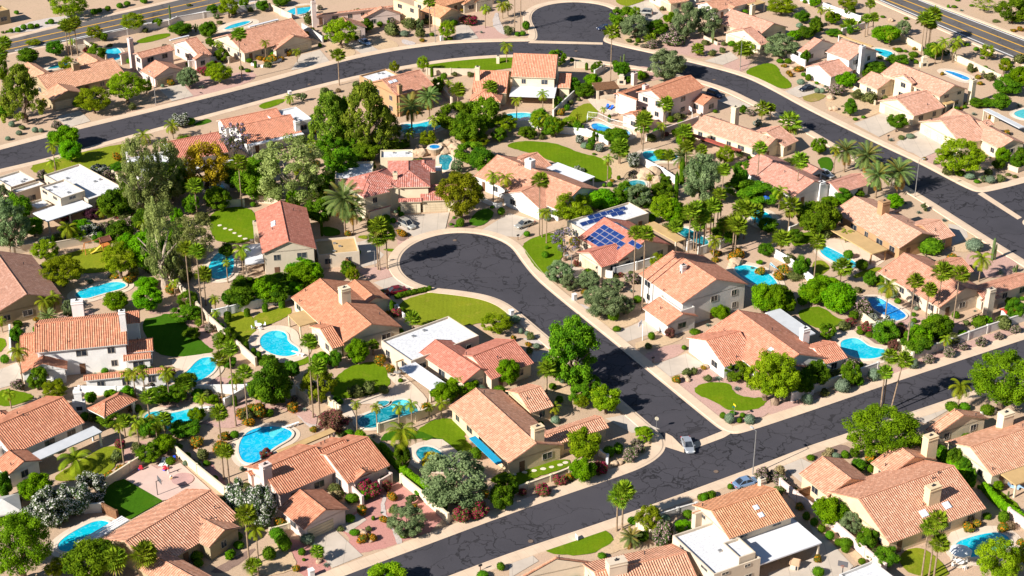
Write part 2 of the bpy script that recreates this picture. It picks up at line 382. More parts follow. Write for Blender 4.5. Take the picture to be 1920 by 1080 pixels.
def house(short, label, wall, roofc, d, wings, chim='', gar='', sky='', garc='t', vents=4, pitch=PITCHK, cat='house', solar_at=None, deck='WHITE'):
    d = [float(t) for t in d.split()]; p, q = gt(d[0], d[1], 2.8), gt(d[2], d[3], 2.8)
    ang = math.atan2(q.y - p.y, q.x - p.x) % math.pi
    if ang > math.pi / 2: ang -= math.pi
    perp = False
    if abs(ang) > R(60): ang = ang - math.copysign(math.pi / 2, ang)       # the given line runs in depth
    W = []
    for ws in wings.split(';'):
        t = ws.split(); W.append((t[0], float(t[1]), gt(float(t[2]), float(t[3]), float(t[1])), gt(float(t[4]), float(t[5]), float(t[1]))))
    c = sum((a + b for _, _, a, b in W), Vector()) / (2 * len(W)); loc = Vector((c.x, c.y, 0))
    ca, sa = math.cos(ang), math.sin(ang)
    def loc2(v): return ((v.x - loc.x) * ca + (v.y - loc.y) * sa, -(v.x - loc.x) * sa + (v.y - loc.y) * ca)
    def dirw(x, y): return Vector((x * ca - y * sa, x * sa + y * ca, 0))
    root = link('house', None, None, loc, label, cat, None, None, (0, 0, ang))
    HOUSES.append((loc, short))
    wm = wallm(wall); rm = ROOF[roofc]; wl = MB(); rf = MB(); fl = MB(); rects = []; patios = []
    rots = []
    for i, (k, z, a, b) in enumerate(W):
        wa = R(float(k.split('@')[1])) if '@' in k else 0.0; k = k.split('@')[0]; (xa, ya), (xb, yb) = loc2(a), loc2(b); e = i * .006; n_w, n_r = len(wl.v), len(rf.v)
        if wa:
            cw_, sw_ = math.cos(wa), math.sin(wa); (xa, ya), (xb, yb) = (xa * cw_ + ya * sw_, -xa * sw_ + ya * cw_), (xb * cw_ + yb * sw_, -xb * sw_ + yb * cw_)
        x0, x1 = min(xa, xb) + e, max(xa, xb) - e; y0, y1 = min(ya, yb) + e * .9, max(ya, yb) - e * .9; z += (i % 5) * .012
        if k[0] == 'P': patios.append((k[1:] or 'w', z, x0, x1, y0, y1)); continue
        if k[0] == 'F':
            t = .22
            for bx in ((x0, x1, y0, y0 + t), (x0, x1, y1 - t, y1), (x0, x0 + t, y0 + t, y1 - t), (x1 - t, x1, y0 + t, y1 - t)): wl.box(*bx, 0, z, bottom=False)
            fl = MB(); fl.box(x0 + t, x1 - t, y0 + t, y1 - t, z - .6, z - .42, bottom=False); f = fl.obj('flat_roof', [WHITE if deck == 'WHITE' else PATIO['t'], STEEL], root); f['label'] = 'white flat roof behind a low parapet' if deck == 'WHITE' else 'tan flat roof behind a low parapet'
            for _ in range(3):
                ux, uy = rnd.uniform(x0 + .8, x1 - .8), rnd.uniform(y0 + .8, y1 - .8)
                if x1 - x0 > 4 and y1 - y0 > 4: hb = MB(); hb.box(-.3, .3, -.25, .25, 0, .28); hb.obj('roof_hatch', STEEL, root, (ux, uy, z - .42))
            rects.append((x0, x1, y0, y1, z, 'F')); rots.append(0.0); continue
        if k in ('A', 'B'):
            if k == 'A':
                r = slab_gable(rf, x0, x1, y0, y1, z, pitch); u0, u1, w0, w1 = x0 + .35, x1 - .35, y0 + .5, y1 - .5
            else:
                g = MB(); r = slab_gable(g, y0, y1, -x1, -x0, z, pitch)       # rotate +90: (x,y)->(-y,x)
                for f, uv, mi in zip(g.f, g.uv, g.m): rf.face([(-g.v[j][1], g.v[j][0], g.v[j][2]) for j in f], uv, mi)
                u0, u1, w0, w1 = x0 + .5, x1 - .5, y0 + .35, y1 - .35
            wl.box(u0, u1, w0, w1, 0, z, bottom=False)
            zt = z - .16 + .5 * pitch; rr = r - .5 * pitch
            if k == 'A':
                for x in (u0, u1):
                    tri = [(x, w0, z - .2), (x, w1, z - .2), (x, w1, zt), (x, (w0 + w1) / 2, zt + rr), (x, w0, zt)]; wl.face(tri if x == u1 else tri[::-1])
            else:
                for y in (w0, w1):
                    tri = [(u0, y, z - .2), (u1, y, z - .2), (u1, y, zt), ((u0 + u1) / 2, y, zt + rr), (u0, y, zt)]; wl.face(tri if y == w0 else tri[::-1])
        else:
            r = slab_hip(rf, x0, x1, y0, y1, z, pitch); u0, u1, w0, w1 = x0 + .5, x1 - .5, y0 + .5, y1 - .5
            wl.box(u0, u1, w0, w1, 0, z - .1, bottom=False)
        rects.append((u0, u1, w0, w1, z, k)); rots.append(wa)
        if wa:
            for M_, n0 in ((wl, n_w), (rf, n_r)):
                for q in range(n0, len(M_.v)): x_, y_, z_ = M_.v[q]; M_.v[q] = (x_ * cw_ - y_ * sw_, x_ * sw_ + y_ * cw_, z_)
    wl.obj('wall', wm, root)
    roof = rf.obj('roof', [rm, wm], root) if rf.f else None
    roof = roof or next((c_ for c_ in root.children if c_.name.startswith('flat_roof')), None)
    for i, (pc, z, x0, x1, y0, y1) in enumerate(patios):
        m = MB()
        if pc == 'p':
            m.box(x0, x1, y0, y0 + .15, z, z + .18); m.box(x0, x1, y1 - .15, y1, z, z + .18)
            L = x1 - x0; W_ = y1 - y0
            if L > W_:
                nn = 4
                for j in range(nn): yy = y0 + .25 + (W_ - .5) * j / (nn - 1); m.box(x0 + .01, x1 - .01, yy - .17, yy + .17, z + .19, z + .24)
            else:
                nn = max(3, int(L / .8))
                for j in range(nn): xx = x0 + (L) * (j + .5) / nn; m.box(xx - .25, xx + .25, y0 - .1, y1 + .1, z + .19, z + .24)
        else:
            m.box(x0, x1, y0, y1, z - .02, z + .10); m.box(x0 - .03, x1 + .03, y0 - .04, y0, z - .1, z + .13)
            m.box(x0 - .03, x1 + .03, y1, y1 + .04, z - .1, z + .13); m.box(x0 - .04, x0 - .031, y0, y1, z - .1, z + .13); m.box(x1 + .031, x1 + .04, y0, y1, z - .1, z + .13)
        po = m.obj('awning' if pc == 'b' else 'pergola' if pc == 'p' else 'patio_cover', PATIO[pc], root)
        po['label'] = {'w': 'flat white patio cover', 't': 'flat tan patio cover', 'g': 'flat grey patio cover', 'r': 'red patio cover', 'b': 'bright blue awning', 'p': 'white slatted pergola'}[pc]
        if pc == 'b': continue
        # posts along the edges away from the house middle
        sides = [((x0, y0), (x1, y0)), ((x1, y0), (x1, y1)), ((x1, y1), (x0, y1)), ((x0, y1), (x0, y0))]
        sides.sort(key=lambda s: -math.hypot((s[0][0] + s[1][0]) / 2, (s[0][1] + s[1][1]) / 2)); s = sides[0]
        L = math.hypot(s[1][0] - s[0][0], s[1][1] - s[0][1]); n = max(2, int(L / 4) + 1); cx, cy = (x0 + x1) / 2, (y0 + y1) / 2
        pm = MB(); pm.box(-.14, .14, -.14, .14, 0, z - .02, bottom=False); pmm = pm.mesh('post', [wm])
        for j in range(n):
            f = j / (n - 1); X = s[0][0] + (s[1][0] - s[0][0]) * f; Y = s[0][1] + (s[1][1] - s[0][1]) * f
            X += (cx - X) * .06; Y += (cy - Y) * .06; link('post', pmm, po, (X, Y, 0))
    tocam = Vector((-loc.x, -loc.y, 0)).normalized()
    for x0, x1, y0, y1 in [r[:4] for r in rects] + [p[2:] for p in patios]:
        NOPLANT.append([tuple((loc + dirw(X, Y))[:2]) for X, Y in ((x0 - .3, y0 - .3), (x1 + .3, y0 - .3), (x1 + .3, y1 + .3), (x0 - .3, y1 + .3))])
    segs = []
    for i, (x0, x1, y0, y1, z, k) in enumerate(rects):
        for nx, ny, cx, cy, L in ((0, -1, (x0 + x1) / 2, y0, x1 - x0), (0, 1, (x0 + x1) / 2, y1, x1 - x0), (-1, 0, x0, (y0 + y1) / 2, y1 - y0), (1, 0, x1, (y0 + y1) / 2, y1 - y0)):
            wa = rots[i]; cw_, sw_ = math.cos(wa), math.sin(wa)
            segs.append((i, nx * cw_ - ny * sw_, nx * sw_ + ny * cw_, cx * cw_ - cy * sw_, cx * sw_ + cy * cw_, L, z))
    for i, nx, ny, cx, cy, L, z in segs:
        if dirw(nx, ny).dot(tocam) > .1 and L > 3: FACES.append((loc + dirw(cx, cy), dirw(-ny, nx), dirw(nx, ny), L))
    used = []
    for g in [s for s in gar.split(';') if s.strip()]:
        t = [float(x) for x in g.split()]; lx, ly = loc2(gt(t[0], t[1], 1.0)); wd = t[2]; best = None
        for i, nx, ny, cx, cy, L, z in segs:
            if dirw(nx, ny).dot(tocam) < -.2 or L < min(wd, 2.6): continue
            w2 = min(wd, L - .4); tx, ty = -ny, nx; s = max(-L / 2 + w2 / 2 + .15, min(L / 2 - w2 / 2 - .15, (lx - cx) * tx + (ly - cy) * ty))
            X, Y = cx + tx * s, cy + ty * s; dd = math.hypot(lx - X, ly - Y)
            if best is None or dd < best[0]: best = (dd, X, Y, nx, ny, round(w2, 1))
        if best:
            _, X, Y, nx, ny, wd = best; link('garage_door', garage_mesh(wd, garc), root, (X, Y, 0), rot=(0, 0, math.atan2(ny, nx) - math.pi / 2)); used.append((X, Y, wd / 2 + .9))
    door_done = False
    for i, nx, ny, cx, cy, L, z in segs:
        if dirw(nx, ny).dot(tocam) < .12 or L < 2.6: continue
        rows = [(1.0, 1.15)] if z < 4.4 else [(3.7, 1.15), (1.0, 1.15)]
        n = max(1, int(L / 3.9)); tx, ty = -ny, nx
        for z0, hh in rows:
            if z0 + hh > z - .25: hh = z - .3 - z0
            for j in range(n):
                s = -L / 2 + L * (j + .5) / n + rnd.uniform(-.3, .3); X, Y = cx + tx * s, cy + ty * s; wd = rnd.choice((1.2, 1.5, 1.8, 1.0))
                if any(math.hypot(X - ux, Y - uy) < ur + wd / 2 and z0 < 2.5 for ux, uy, ur in used): continue
                ox, oy = X + nx * .3, Y + ny * .3; bad = False
                for q, (a0, a1, b0, b1, zz, kk) in enumerate(rects):
                    if q == i: continue
                    cq, sq = math.cos(rots[q]), math.sin(rots[q])
                    for o in (-wd / 2 - .1, wd / 2 + .1):
                        ex, ey = ox + tx * o, oy + ty * o; ex, ey = ex * cq + ey * sq, -ex * sq + ey * cq
                        if a0 - .15 < ex < a1 + .15 and b0 - .15 < ey < b1 + .15 and z0 < zz + (1.6 if kk != 'F' else 0.2): bad = True
                if bad: continue
                rz = math.atan2(ny, nx) - math.pi / 2
                if not door_done and z0 < 2 and n > 1 and ny < 0:
                    m = MB(); m.box(-.5, .5, -.02, .06, 0, 2.1); dr = m.obj('door', DOORB, root, (X, Y, .02)); dr.rotation_euler = (0, 0, rz)
                    h = MB(); h.tube((.38, .06, 1.0), (.38, .12, 1.0), .04, .04, 6); h.obj('handle', STEEL, dr); door_done = True; continue
                gm, fm = win_mesh(wd, hh); wo = link('window', gm, root, (X, Y, z0), rot=(0, 0, rz)); link('frame', fm, wo)
    tree = BVHTree.FromPolygons([Vector(v) for v in rf.v], rf.f) if rf.f else None
    camL = Vector((*loc2(Vector((0, 0, 0))), HC))
    for cs in [s for s in chim.split(';') if s.strip()]:
        t = [float(x) for x in cs.split()]; cw = t[3] if len(t) > 3 else 1.25; cdp = t[4] if len(t) > 4 else .9
        bp = T(t[0], t[2]); g = gp(*bp, 0); gl = Vector((*loc2(g), 0)); h = tree.ray_cast(camL, (gl - camL).normalized()) if tree else (None,)
        foot = h[0] if h[0] else gl; fw = Vector((loc.x + foot.x * ca - foot.y * sa, loc.y + foot.x * sa + foot.y * ca, 0)); fw = fw + fw.normalized() * (cdp * .5); fl2 = loc2(fw)
        zt = min(12.0, zat(fw.y, T(t[0], t[1])[1])); X, Y = fl2; m = MB(); bx = (X - cw / 2, X + cw / 2, Y - cdp / 2, Y + cdp / 2)
        m.box(*bx, 0, zt - .12, 0, False); e = .09; m.box(bx[0] - e, bx[1] + e, bx[2] - e, bx[3] + e, zt - .55, zt - .40)
        m.box(bx[0] - e * .6, bx[1] + e * .6, bx[2] - e * .6, bx[3] + e * .6, zt - .12, zt); m.box(X - .3, X + .3, Y - .2, Y + .2, zt, zt + .05, 1); m.tube((X, Y, zt), (X, Y, zt + .3), .16, .16, 8, 1)
        ch = m.obj('chimney', [wm, DARK], roof or root); ch['label'] = 'stucco chimney stack with a flat cap'
    if rf.f:
        def hit(pxy):
            g = gp(*pxy, 0); gl = Vector((*loc2(g), 0)); h = tree.ray_cast(camL, (gl - camL).normalized()); return h
        for ss in [s for s in sky.split(';') if s.strip()]:
            t = [float(x) for x in ss.split()]; h = hit(T(t[0], t[1]))
            if h[0]:
                o = link('skylight', SKYL, roof, h[0]); o.rotation_euler = h[1].to_track_quat('Z', 'Y').to_euler()
                sc = t[2] if len(t) > 2 else .8; o.scale = (sc, sc, 1)
        for (xx, yy, nu, nv, skip) in solar_at or []:
            h = hit(T(xx, yy))
            if not h[0]: continue
            nrm = h[1]; tv = nrm.cross(Vector((0, 0, 1))).normalized(); tv = tv if tv.dot(camL - h[0]) > 0 else -tv; su = tv.cross(nrm); su = su if su.z > 0 else -su
            M_ = MB(); M_.box(-.62, .62, -.85, .85, .10, .15); M_.uv[0] = [(0, 0), (1, 0), (1, 1), (0, 1)]; pm = M_.mesh('solar_panel', [SOLAR])
            for a_ in range(nu):
                for c_ in range(nv):
                    if (a_, c_) in skip: continue
                    o = link('solar_panel', pm, roof, h[0] + su * 1.33 * a_ + tv * 1.78 * c_); xa = su; ya = nrm.cross(xa); o.rotation_euler = Matrix((xa, ya, nrm)).transposed().to_euler()
        for _ in range(vents):
            i, = rnd.sample(range(len(rects)), 1); x0, x1, y0, y1, z, k = rects[i]
            if k == 'F': continue
            h = tree.ray_cast(Vector((rnd.uniform(x0, x1), rnd.uniform(y0, y1), 30)), Vector((0, 0, -1)))
            if h[0]: link('vent_pipe', VENT, roof, h[0])
    return root, loc, ang

# ---------------------------------------------------------------- plants
def leafmat(name, dark, light, fl=None, trans=.33):
    m = bpy.data.materials.new(name); m.use_nodes = True; n = m.node_tree; b = n.nodes['Principled BSDF']
    b.inputs['Roughness'].default_value = .7; b.inputs['Specular IOR Level'].default_value = .06
    at = N(n, 'ShaderNodeAttribute', attribute_name='var'); oi = N(n, 'ShaderNodeObjectInfo')
    col = ramp(n, at.outputs['Fac'], [(0, dark), (1, light)])
    hs = N(n, 'ShaderNodeHueSaturation'); n.links.new(col, hs.inputs['Color'])
    n.links.new(mth(n, 'ADD', mth(n, 'MULTIPLY', oi.outputs['Random'], .036), .482), hs.inputs['Hue'])
    n.links.new(mth(n, 'ADD', mth(n, 'MULTIPLY', oi.outputs['Random'], .45), .85), hs.inputs['Value']); col = hs.outputs[0]
    if fl:
        af = N(n, 'ShaderNodeAttribute', attribute_name='flw'); col = mixc(n, af.outputs['Fac'], col, fl)
    n.links.new(col, b.inputs['Base Color'])
    tr = N(n, 'ShaderNodeBsdfTranslucent'); n.links.new(col, tr.inputs['Color']); mx = N(n, 'ShaderNodeMixShader'); mx.inputs[0].default_value = trans
    n.links.new(b.outputs[0], mx.inputs[1]); n.links.new(tr.outputs[0], mx.inputs[2]); n.links.new(mx.outputs[0], n.nodes['Material Output'].inputs[0])
    return m
BARK = plain('brown_bark', (.16, .11, .075), .95, .1, .35, 2.5); BARKL = plain('pale_bark', (.36, .29, .22), .95, .1, .3, 2); PALMB = plain('palm_trunk_bark', (.27, .19, .125), .95, .1, .35, 2.2)
def rdir(rn):
    z = rn.uniform(-1, 1); a = rn.uniform(0, 2 * math.pi); s = math.sqrt(1 - z * z); return Vector((s * math.cos(a), s * math.sin(a), z))
def leaf(M, p, nrm, s, a, b, rn, asp=1.0):
    e = nrm.orthogonal().normalized(); g = nrm.cross(e); t = rn.uniform(0, 2 * math.pi); u = e * math.cos(t) + g * math.sin(t); v = nrm.cross(u)
    u = u * s * .5; v = v * s * .5 * asp; k = nrm * s * .12
    M.face([p - u - v - k, p + u - v * .7 + k, p + u + v - k, p - u + v * .7 + k], None, 0, a, b)
def crown_mesh(name, m, seed, ncl=34, cr=(.13, .20), nl=85, ls=.055, shape='round', core=.7, fl=0.0, flip=0):
    rn = random.Random(seed); M = MB(); cl = []
    tries = 0
    while len(cl) < ncl and tries < 4000:
        tries += 1; d = rdir(rn); r = rn.uniform(.45, 1) ** .5; p = Vector((d.x * r * .5, d.y * r * .5, .5 + d.z * r * .5))
        if shape == 'cone':
            t = rn.random() ** .8; rad = (1 - t) ** .5 * .52 * (0.55 + .6 * rn.random()) + .03; a = rn.uniform(0, 6.283); p = Vector((rad * math.cos(a), rad * math.sin(a), .05 + .92 * t))
        elif shape == 'dome':
            if p.z < .28: p.z = .28 + rn.uniform(-.05, .05)
        elif shape == 'tall':
            t = rn.random(); rad = (.50 * math.sin(math.pi * (.14 + .78 * t)) ** .6) * rn.uniform(.45, 1.1); a = rn.uniform(0, 6.283); p = Vector((rad * math.cos(a), rad * math.sin(a), .06 + .9 * t))
        elif shape == 'open':
            if rn.random() < .25: p = Vector((d.x * .52, d.y * .52, .45 + d.z * .4))
        rr = rn.uniform(*cr)
        if shape == 'round': p = Vector((p.x * (1 - rr), p.y * (1 - rr), .5 + (p.z - .5) * (1 - rr)))
        cl.append((p, rr))
    for p, rr in cl:
        tone = rn.random(); tone = tone * .7
        if core: M.blob(p, rr * core, 1, .22, rn, max(.05, tone - .1), 1.0)
        for _ in range(nl):
            d = rdir(rn); q = p + d * rr * rn.uniform(.72, 1.12); nr = (d + rdir(rn) * .7 + Vector((0, 0, .25))).normalized()
            f = 1.0 if rn.random() < fl and d.z > -.5 else 0.0
            leaf(M, q, nr, ls * rn.uniform(.7, 1.35), min(1, max(0, tone + rn.uniform(-.2, .3))), f, rn, rn.uniform(.5, 1))
    return M.mesh(name, [m])
def bush_mesh(name, m, seed, jit=.10, nl=420, ls=.10, fl=0.0, core=.86, flat=1.0):
    rn = random.Random(seed); M = MB(); V, Fc = ICO[3]; ph = [rdir(rn) * rn.uniform(2, 4.5) for _ in range(5)]
    def rad(d): return 1 + jit * sum(math.sin(d.dot(p) + i) for i, p in enumerate(ph)) * .5
    for f in Fc:
        q = []
        for i in f: d = V[i]; r = rad(d) * core * .5; q.append((d.x * r, d.y * r, .5 + d.z * r))
        M.face(q, None, 0, min(1, max(0, .35 + rn.uniform(-.2, .2))), 0)
    for _ in range(nl):
        d = rdir(rn)
        if d.z < -.75: continue
        r = rad(d) * .5 * rn.uniform(core, 1.02); p = Vector((d.x * r, d.y * r, .5 + d.z * r)); f = 1.0 if rn.random() < fl else 0
        leaf(M, p, (d + rdir(rn) * .45).normalized(), ls * rn.uniform(.6, 1.3), rn.uniform(.1, 1), f, rn, rn.uniform(.5, 1))
    return M.mesh(name, [m])
def fan_mesh(m, seed, nf=42, dead=9):
    rn = random.Random(seed); M = MB()
    for i in range(nf + dead):
        az = i * 2.39996 + rn.uniform(-.2, .2); isd = i >= nf
        el = R(rn.uniform(-85, -60)) if isd else R(82 - 118 * ((i + .5) / nf) ** .85 + rn.uniform(-8, 8))
        L = rn.uniform(.20, .28) * (.8 if isd else 1); h = Vector((math.cos(az), math.sin(az), 0)); d = h * math.cos(el) + Vector((0, 0, math.sin(el))); side = Vector((-math.sin(az), math.cos(az), 0))
        c = d * L; c.z -= L * L * .5; base = Vector((0, 0, -.04 * isd)); up = d.cross(side)
        pe = side * .008; M.face([base - pe, base + pe, c + pe, c - pe], None, 0, .6, .25 + .6 * isd)
        r = rn.uniform(.22, .30) * (.7 if isd else 1); ns = 12; span = R(75 if isd else 118); tone = rn.uniform(.15, .95)
        drop = rn.uniform(.10, .28)
        for k in range(ns):
            a0 = -span + 2 * span * k / ns; a1 = -span + 2 * span * (k + 1) / ns; am = (a0 + a1) / 2
            def P(a, rad, f): 
                q = c + (d * math.cos(a) + side * math.sin(a)) * rad - up * f * .02; q.z -= drop * rad * rad * 2.2; return q
            rr = r * (1 - .25 * (abs(am) / span) ** 2)
            b = (.75 + rn.uniform(0, .25)) if isd else (rn.uniform(.5, .8) if (el < R(-18) and rn.random() < .35) else 0)
            hw_ = (a1 - a0) * .36; M.face([c, P(am - hw_, rr * .55, 1), P(am, rr * rn.uniform(.9, 1.12), 0), P(am + hw_, rr * .55, -1)], None, 0, min(1, max(0, tone + rn.uniform(-.2, .2))), b)
    M.blob((0, 0, -.02), .06, 1, .2, rn, .3, 1.3)
    return M.mesh('crown', [m])
def feather_mesh(m, seed, nf=22, droop=.9, stiff=.5, ll=.13, dead=3):
    rn = random.Random(seed); M = MB()
    for i in range(nf + dead):
        isd = i >= nf; az = i * 2.39996 + rn.uniform(-.25, .25); el = R(rn.uniform(-60, -40)) if isd else R(78 - 95 * ((i + .5) / nf) + rn.uniform(-8, 8)); h = Vector((math.cos(az), math.sin(az), 0)); side = Vector((-math.sin(az), math.cos(az), 0))
        ns = 12; p = Vector((0, 0, 0)); e = el; st = .56 / ns; tone = rn.uniform(.15, .95)
        b = .8 if isd else (.35 if rn.random() < .12 else 0)
        for k in range(ns):
            d = h * math.cos(e) + Vector((0, 0, math.sin(e))); q = p + d * st; e -= droop / ns * (1 + k / ns * .8); up = d.cross(side) * -1
            w_ = side * .006; M.face([p - w_, p + w_, q + w_, q - w_], None, 0, tone, min(1, b + .2))
            if k > 0:
                s = ll * math.sin(math.pi * min(.97, (k + 1.2) / (ns + 2))) ** .6
                for sg in (-1, 1):
                    for sub in (.25, .75):
                        o = p + (q - p) * sub; t = o + (side * sg * .85 + d * .55 + up * stiff * .25 + Vector((0, 0, -.45 * (1 - stiff)))) * s; wv = d * st * .24
                        M.face([o - wv, o + wv, t + wv * .3, t - wv * .1], None, 0, min(1, max(0, tone + rn.uniform(-.2, .2))), b)
            p = q
    M.blob((0, 0, -.03), .05, 1, .2, rn, .3, 1.4)
    return M.mesh('crown', [m])
def trunk_mesh(name, m, seed, limbs=4, r=.05, split=.4, sp=.28):
    rn = random.Random(seed); M = MB(); p = Vector((0, 0, 0)); pts = [(p, r * 1.5)]
    for i in range(3):
        p = Vector((rn.uniform(-.03, .03), rn.uniform(-.03, .03), split * (i + 1) / 3)); pts.append((p, r * (1.15 - .1 * i)))
    for (a, ra), (b, rb) in zip(pts, pts[1:]): M.tube(a, b, ra, rb, 8, 0, False)
    for k in range(limbs):
        az = k * 2.4 + rn.uniform(-.4, .4); q = p + Vector((math.cos(az) * sp * .5, math.sin(az) * sp * .5, (1 - split) * .45)); t = q + Vector((math.cos(az) * sp * .6, math.sin(az) * sp * .6, (1 - split) * .45))
        M.tube(p, q, r * .6, r * .4, 6, 0, False); M.tube(q, t, r * .4, r * .12, 5, 0, False)
    return M.mesh(name, [m])
_pt = MB()
for i in range(12):
    z0, z1 = i / 12, (i + 1) / 12; r0 = .5 * (1.35 if i == 0 else 1.0 - .02 * i); _pt.tube((0, 0, z0), (0, 0, z1), r0, .5 * (1 - .02 * (i + 1)) * 1.1, 9, 0, False)
PALMT = _pt.mesh('trunk', [PALMB])
_L = {
 'fan': leafmat('fan_palm_leaf', (.075, .15, .006), (.26, .35, .018), (.30, .20, .06)),
 'date': leafmat('date_palm_leaf', (.07, .13, .025), (.20, .28, .08), (.48, .24, .03)),
 'queen': leafmat('feather_palm_leaf', (.09, .17, .006), (.31, .36, .015), (.42, .30, .04)),
 'round': leafmat('citrus_leaf', (.06, .17, .002), (.22, .40, .004)),
 'lime': leafmat('lime_leaf', (.10, .20, .003), (.30, .40, .008)),
 'tree': leafmat('broad_leaf', (.05, .13, .004), (.20, .33, .010)),
 'mesq': leafmat('mesquite_leaf', (.12, .19, .003), (.34, .43, .010)),
 'olive': leafmat('olive_leaf', (.09, .135, .05), (.29, .36, .16)),
 'euca': leafmat('eucalyptus_leaf', (.13, .16, .035), (.40, .43, .14)),
 'pine': leafmat('pine_needle', (.07, .13, .006), (.34, .41, .04)),
 'yel': leafmat('golden_leaf', (.32, .26, .006), (.66, .54, .03)),
 'plum': leafmat('plum_leaf', (.09, .05, .03), (.26, .16, .08), (.42, .08, .12)),
 'jac': leafmat('jacaranda_leaf', (.09, .10, .04), (.26, .26, .12), (.38, .30, .55)),
 'oleW': leafmat('white_oleander_leaf', (.04, .075, .022), (.13, .18, .06), (.78, .76, .70)),
 'oleP': leafmat('pink_oleander_leaf', (.05, .08, .02), (.15, .18, .05), (.62, .40, .42)),
 'boug': leafmat('bougainvillea_leaf', (.04, .08, .015), (.14, .18, .03), (.50, .02, .11)),
 'lant': leafmat('lantana_leaf', (.06, .09, .010), (.18, .21, .03), (.62, .24, .012)),
 'sage': leafmat('sage_leaf', (.10, .15, .09), (.26, .34, .22)),
 'clip': leafmat('clipped_leaf', (.035, .10, .003), (.14, .27, .008)),
 'shrub': leafmat('desert_shrub_leaf', (.06, .085, .02), (.19, .21, .06)),
 'dry': leafmat('dry_leaf', (.16, .12, .055), (.36, .28, .14)),
 'cact': leafmat('cactus_skin', (.07, .11, .035), (.19, .24, .09)),
 'agave': leafmat('agave_leaf', (.11, .16, .12), (.32, .38, .30)),
 'purp': leafmat('purple_leaf', (.05, .015, .03), (.14, .05, .07), (.3, .1, .2)),
}
def agave_mesh(m, seed, n=26, tall=1.0):
    rn = random.Random(seed); M = MB()
    for i in range(n):
        az = i * 2.4; el = R(80 - 70 * i / n); d = Vector((math.cos(az) * math.cos(el), math.sin(az) * math.cos(el), math.sin(el) * tall)); s = Vector((-math.sin(az), math.cos(az), 0)); L = rn.uniform(.42, .52)
        p0 = Vector((0, 0, .05)); p1 = p0 + d * L * .55; p2 = p0 + d * L + Vector((0, 0, -.03)); M.face([p0 - s * .04, p0 + s * .04, p1 + s * .05, p1 - s * .05], None, 0, rn.random()); M.face([p1 - s * .05, p1 + s * .05, p2], None, 0, rn.random())
    return M.mesh('agave', [m])
def saguaro_mesh(m, seed, arms):
    rn = random.Random(seed); M = MB(); M.tube((0, 0, 0), (0, 0, .5), .16, .19, 10, 0, False); M.tube((0, 0, .5), (0, 0, .93), .19, .15, 10, 0, False); M.tube((0, 0, .93), (0, 0, 1), .15, .04, 10)
    for k in range(arms):
        az = k * 2.6 + rn.random(); d = Vector((math.cos(az), math.sin(az), 0)); z = rn.uniform(.3, .5); q = d * .45 + Vector((0, 0, z + .04)); t = d * .47 + Vector((0, 0, z + rn.uniform(.25, .42)))
        M.tube((0, 0, z), q, .10, .11, 8); M.tube(q, t, .115, .10, 8); M.tube(t, t + Vector((0, 0, .05)), .10, .03, 8)
    M.a = [rn.uniform(.2, .8) for _ in M.a]
    return M.mesh('saguaro', [m])
def cyp_mesh(m, seed):
    rn = random.Random(seed); M = MB()
    for i in range(900):
        t = rn.random(); rad = .46 * min(1, 4 * t + .5) * min(1, (1 - t) * 5 + .1); a = rn.uniform(0, 6.283); d = Vector((math.cos(a), math.sin(a), .2)).normalized(); leaf(M, Vector((math.cos(a) * rad, math.sin(a) * rad, t)), (d + rdir(rn) * .4).normalized(), .16 * rn.uniform(.6, 1.2), rn.uniform(0, 1), 0, rn, .6)
    M.tube((0, 0, 0), (0, 0, .96), .40, .30, 10); return M.mesh('cypress', [m])
TB = [trunk_mesh('trunk', BARK, i) for i in range(3)]; TP = [trunk_mesh('trunk', BARKL, 9 + i, 5, .045, .5, .25) for i in range(2)]
_L['deep'] = leafmat('deep_green_leaf', (.035, .10, .004), (.15, .27, .008))
_L['acac'] = leafmat('acacia_leaf', (.07, .15, .003), (.23, .37, .008))
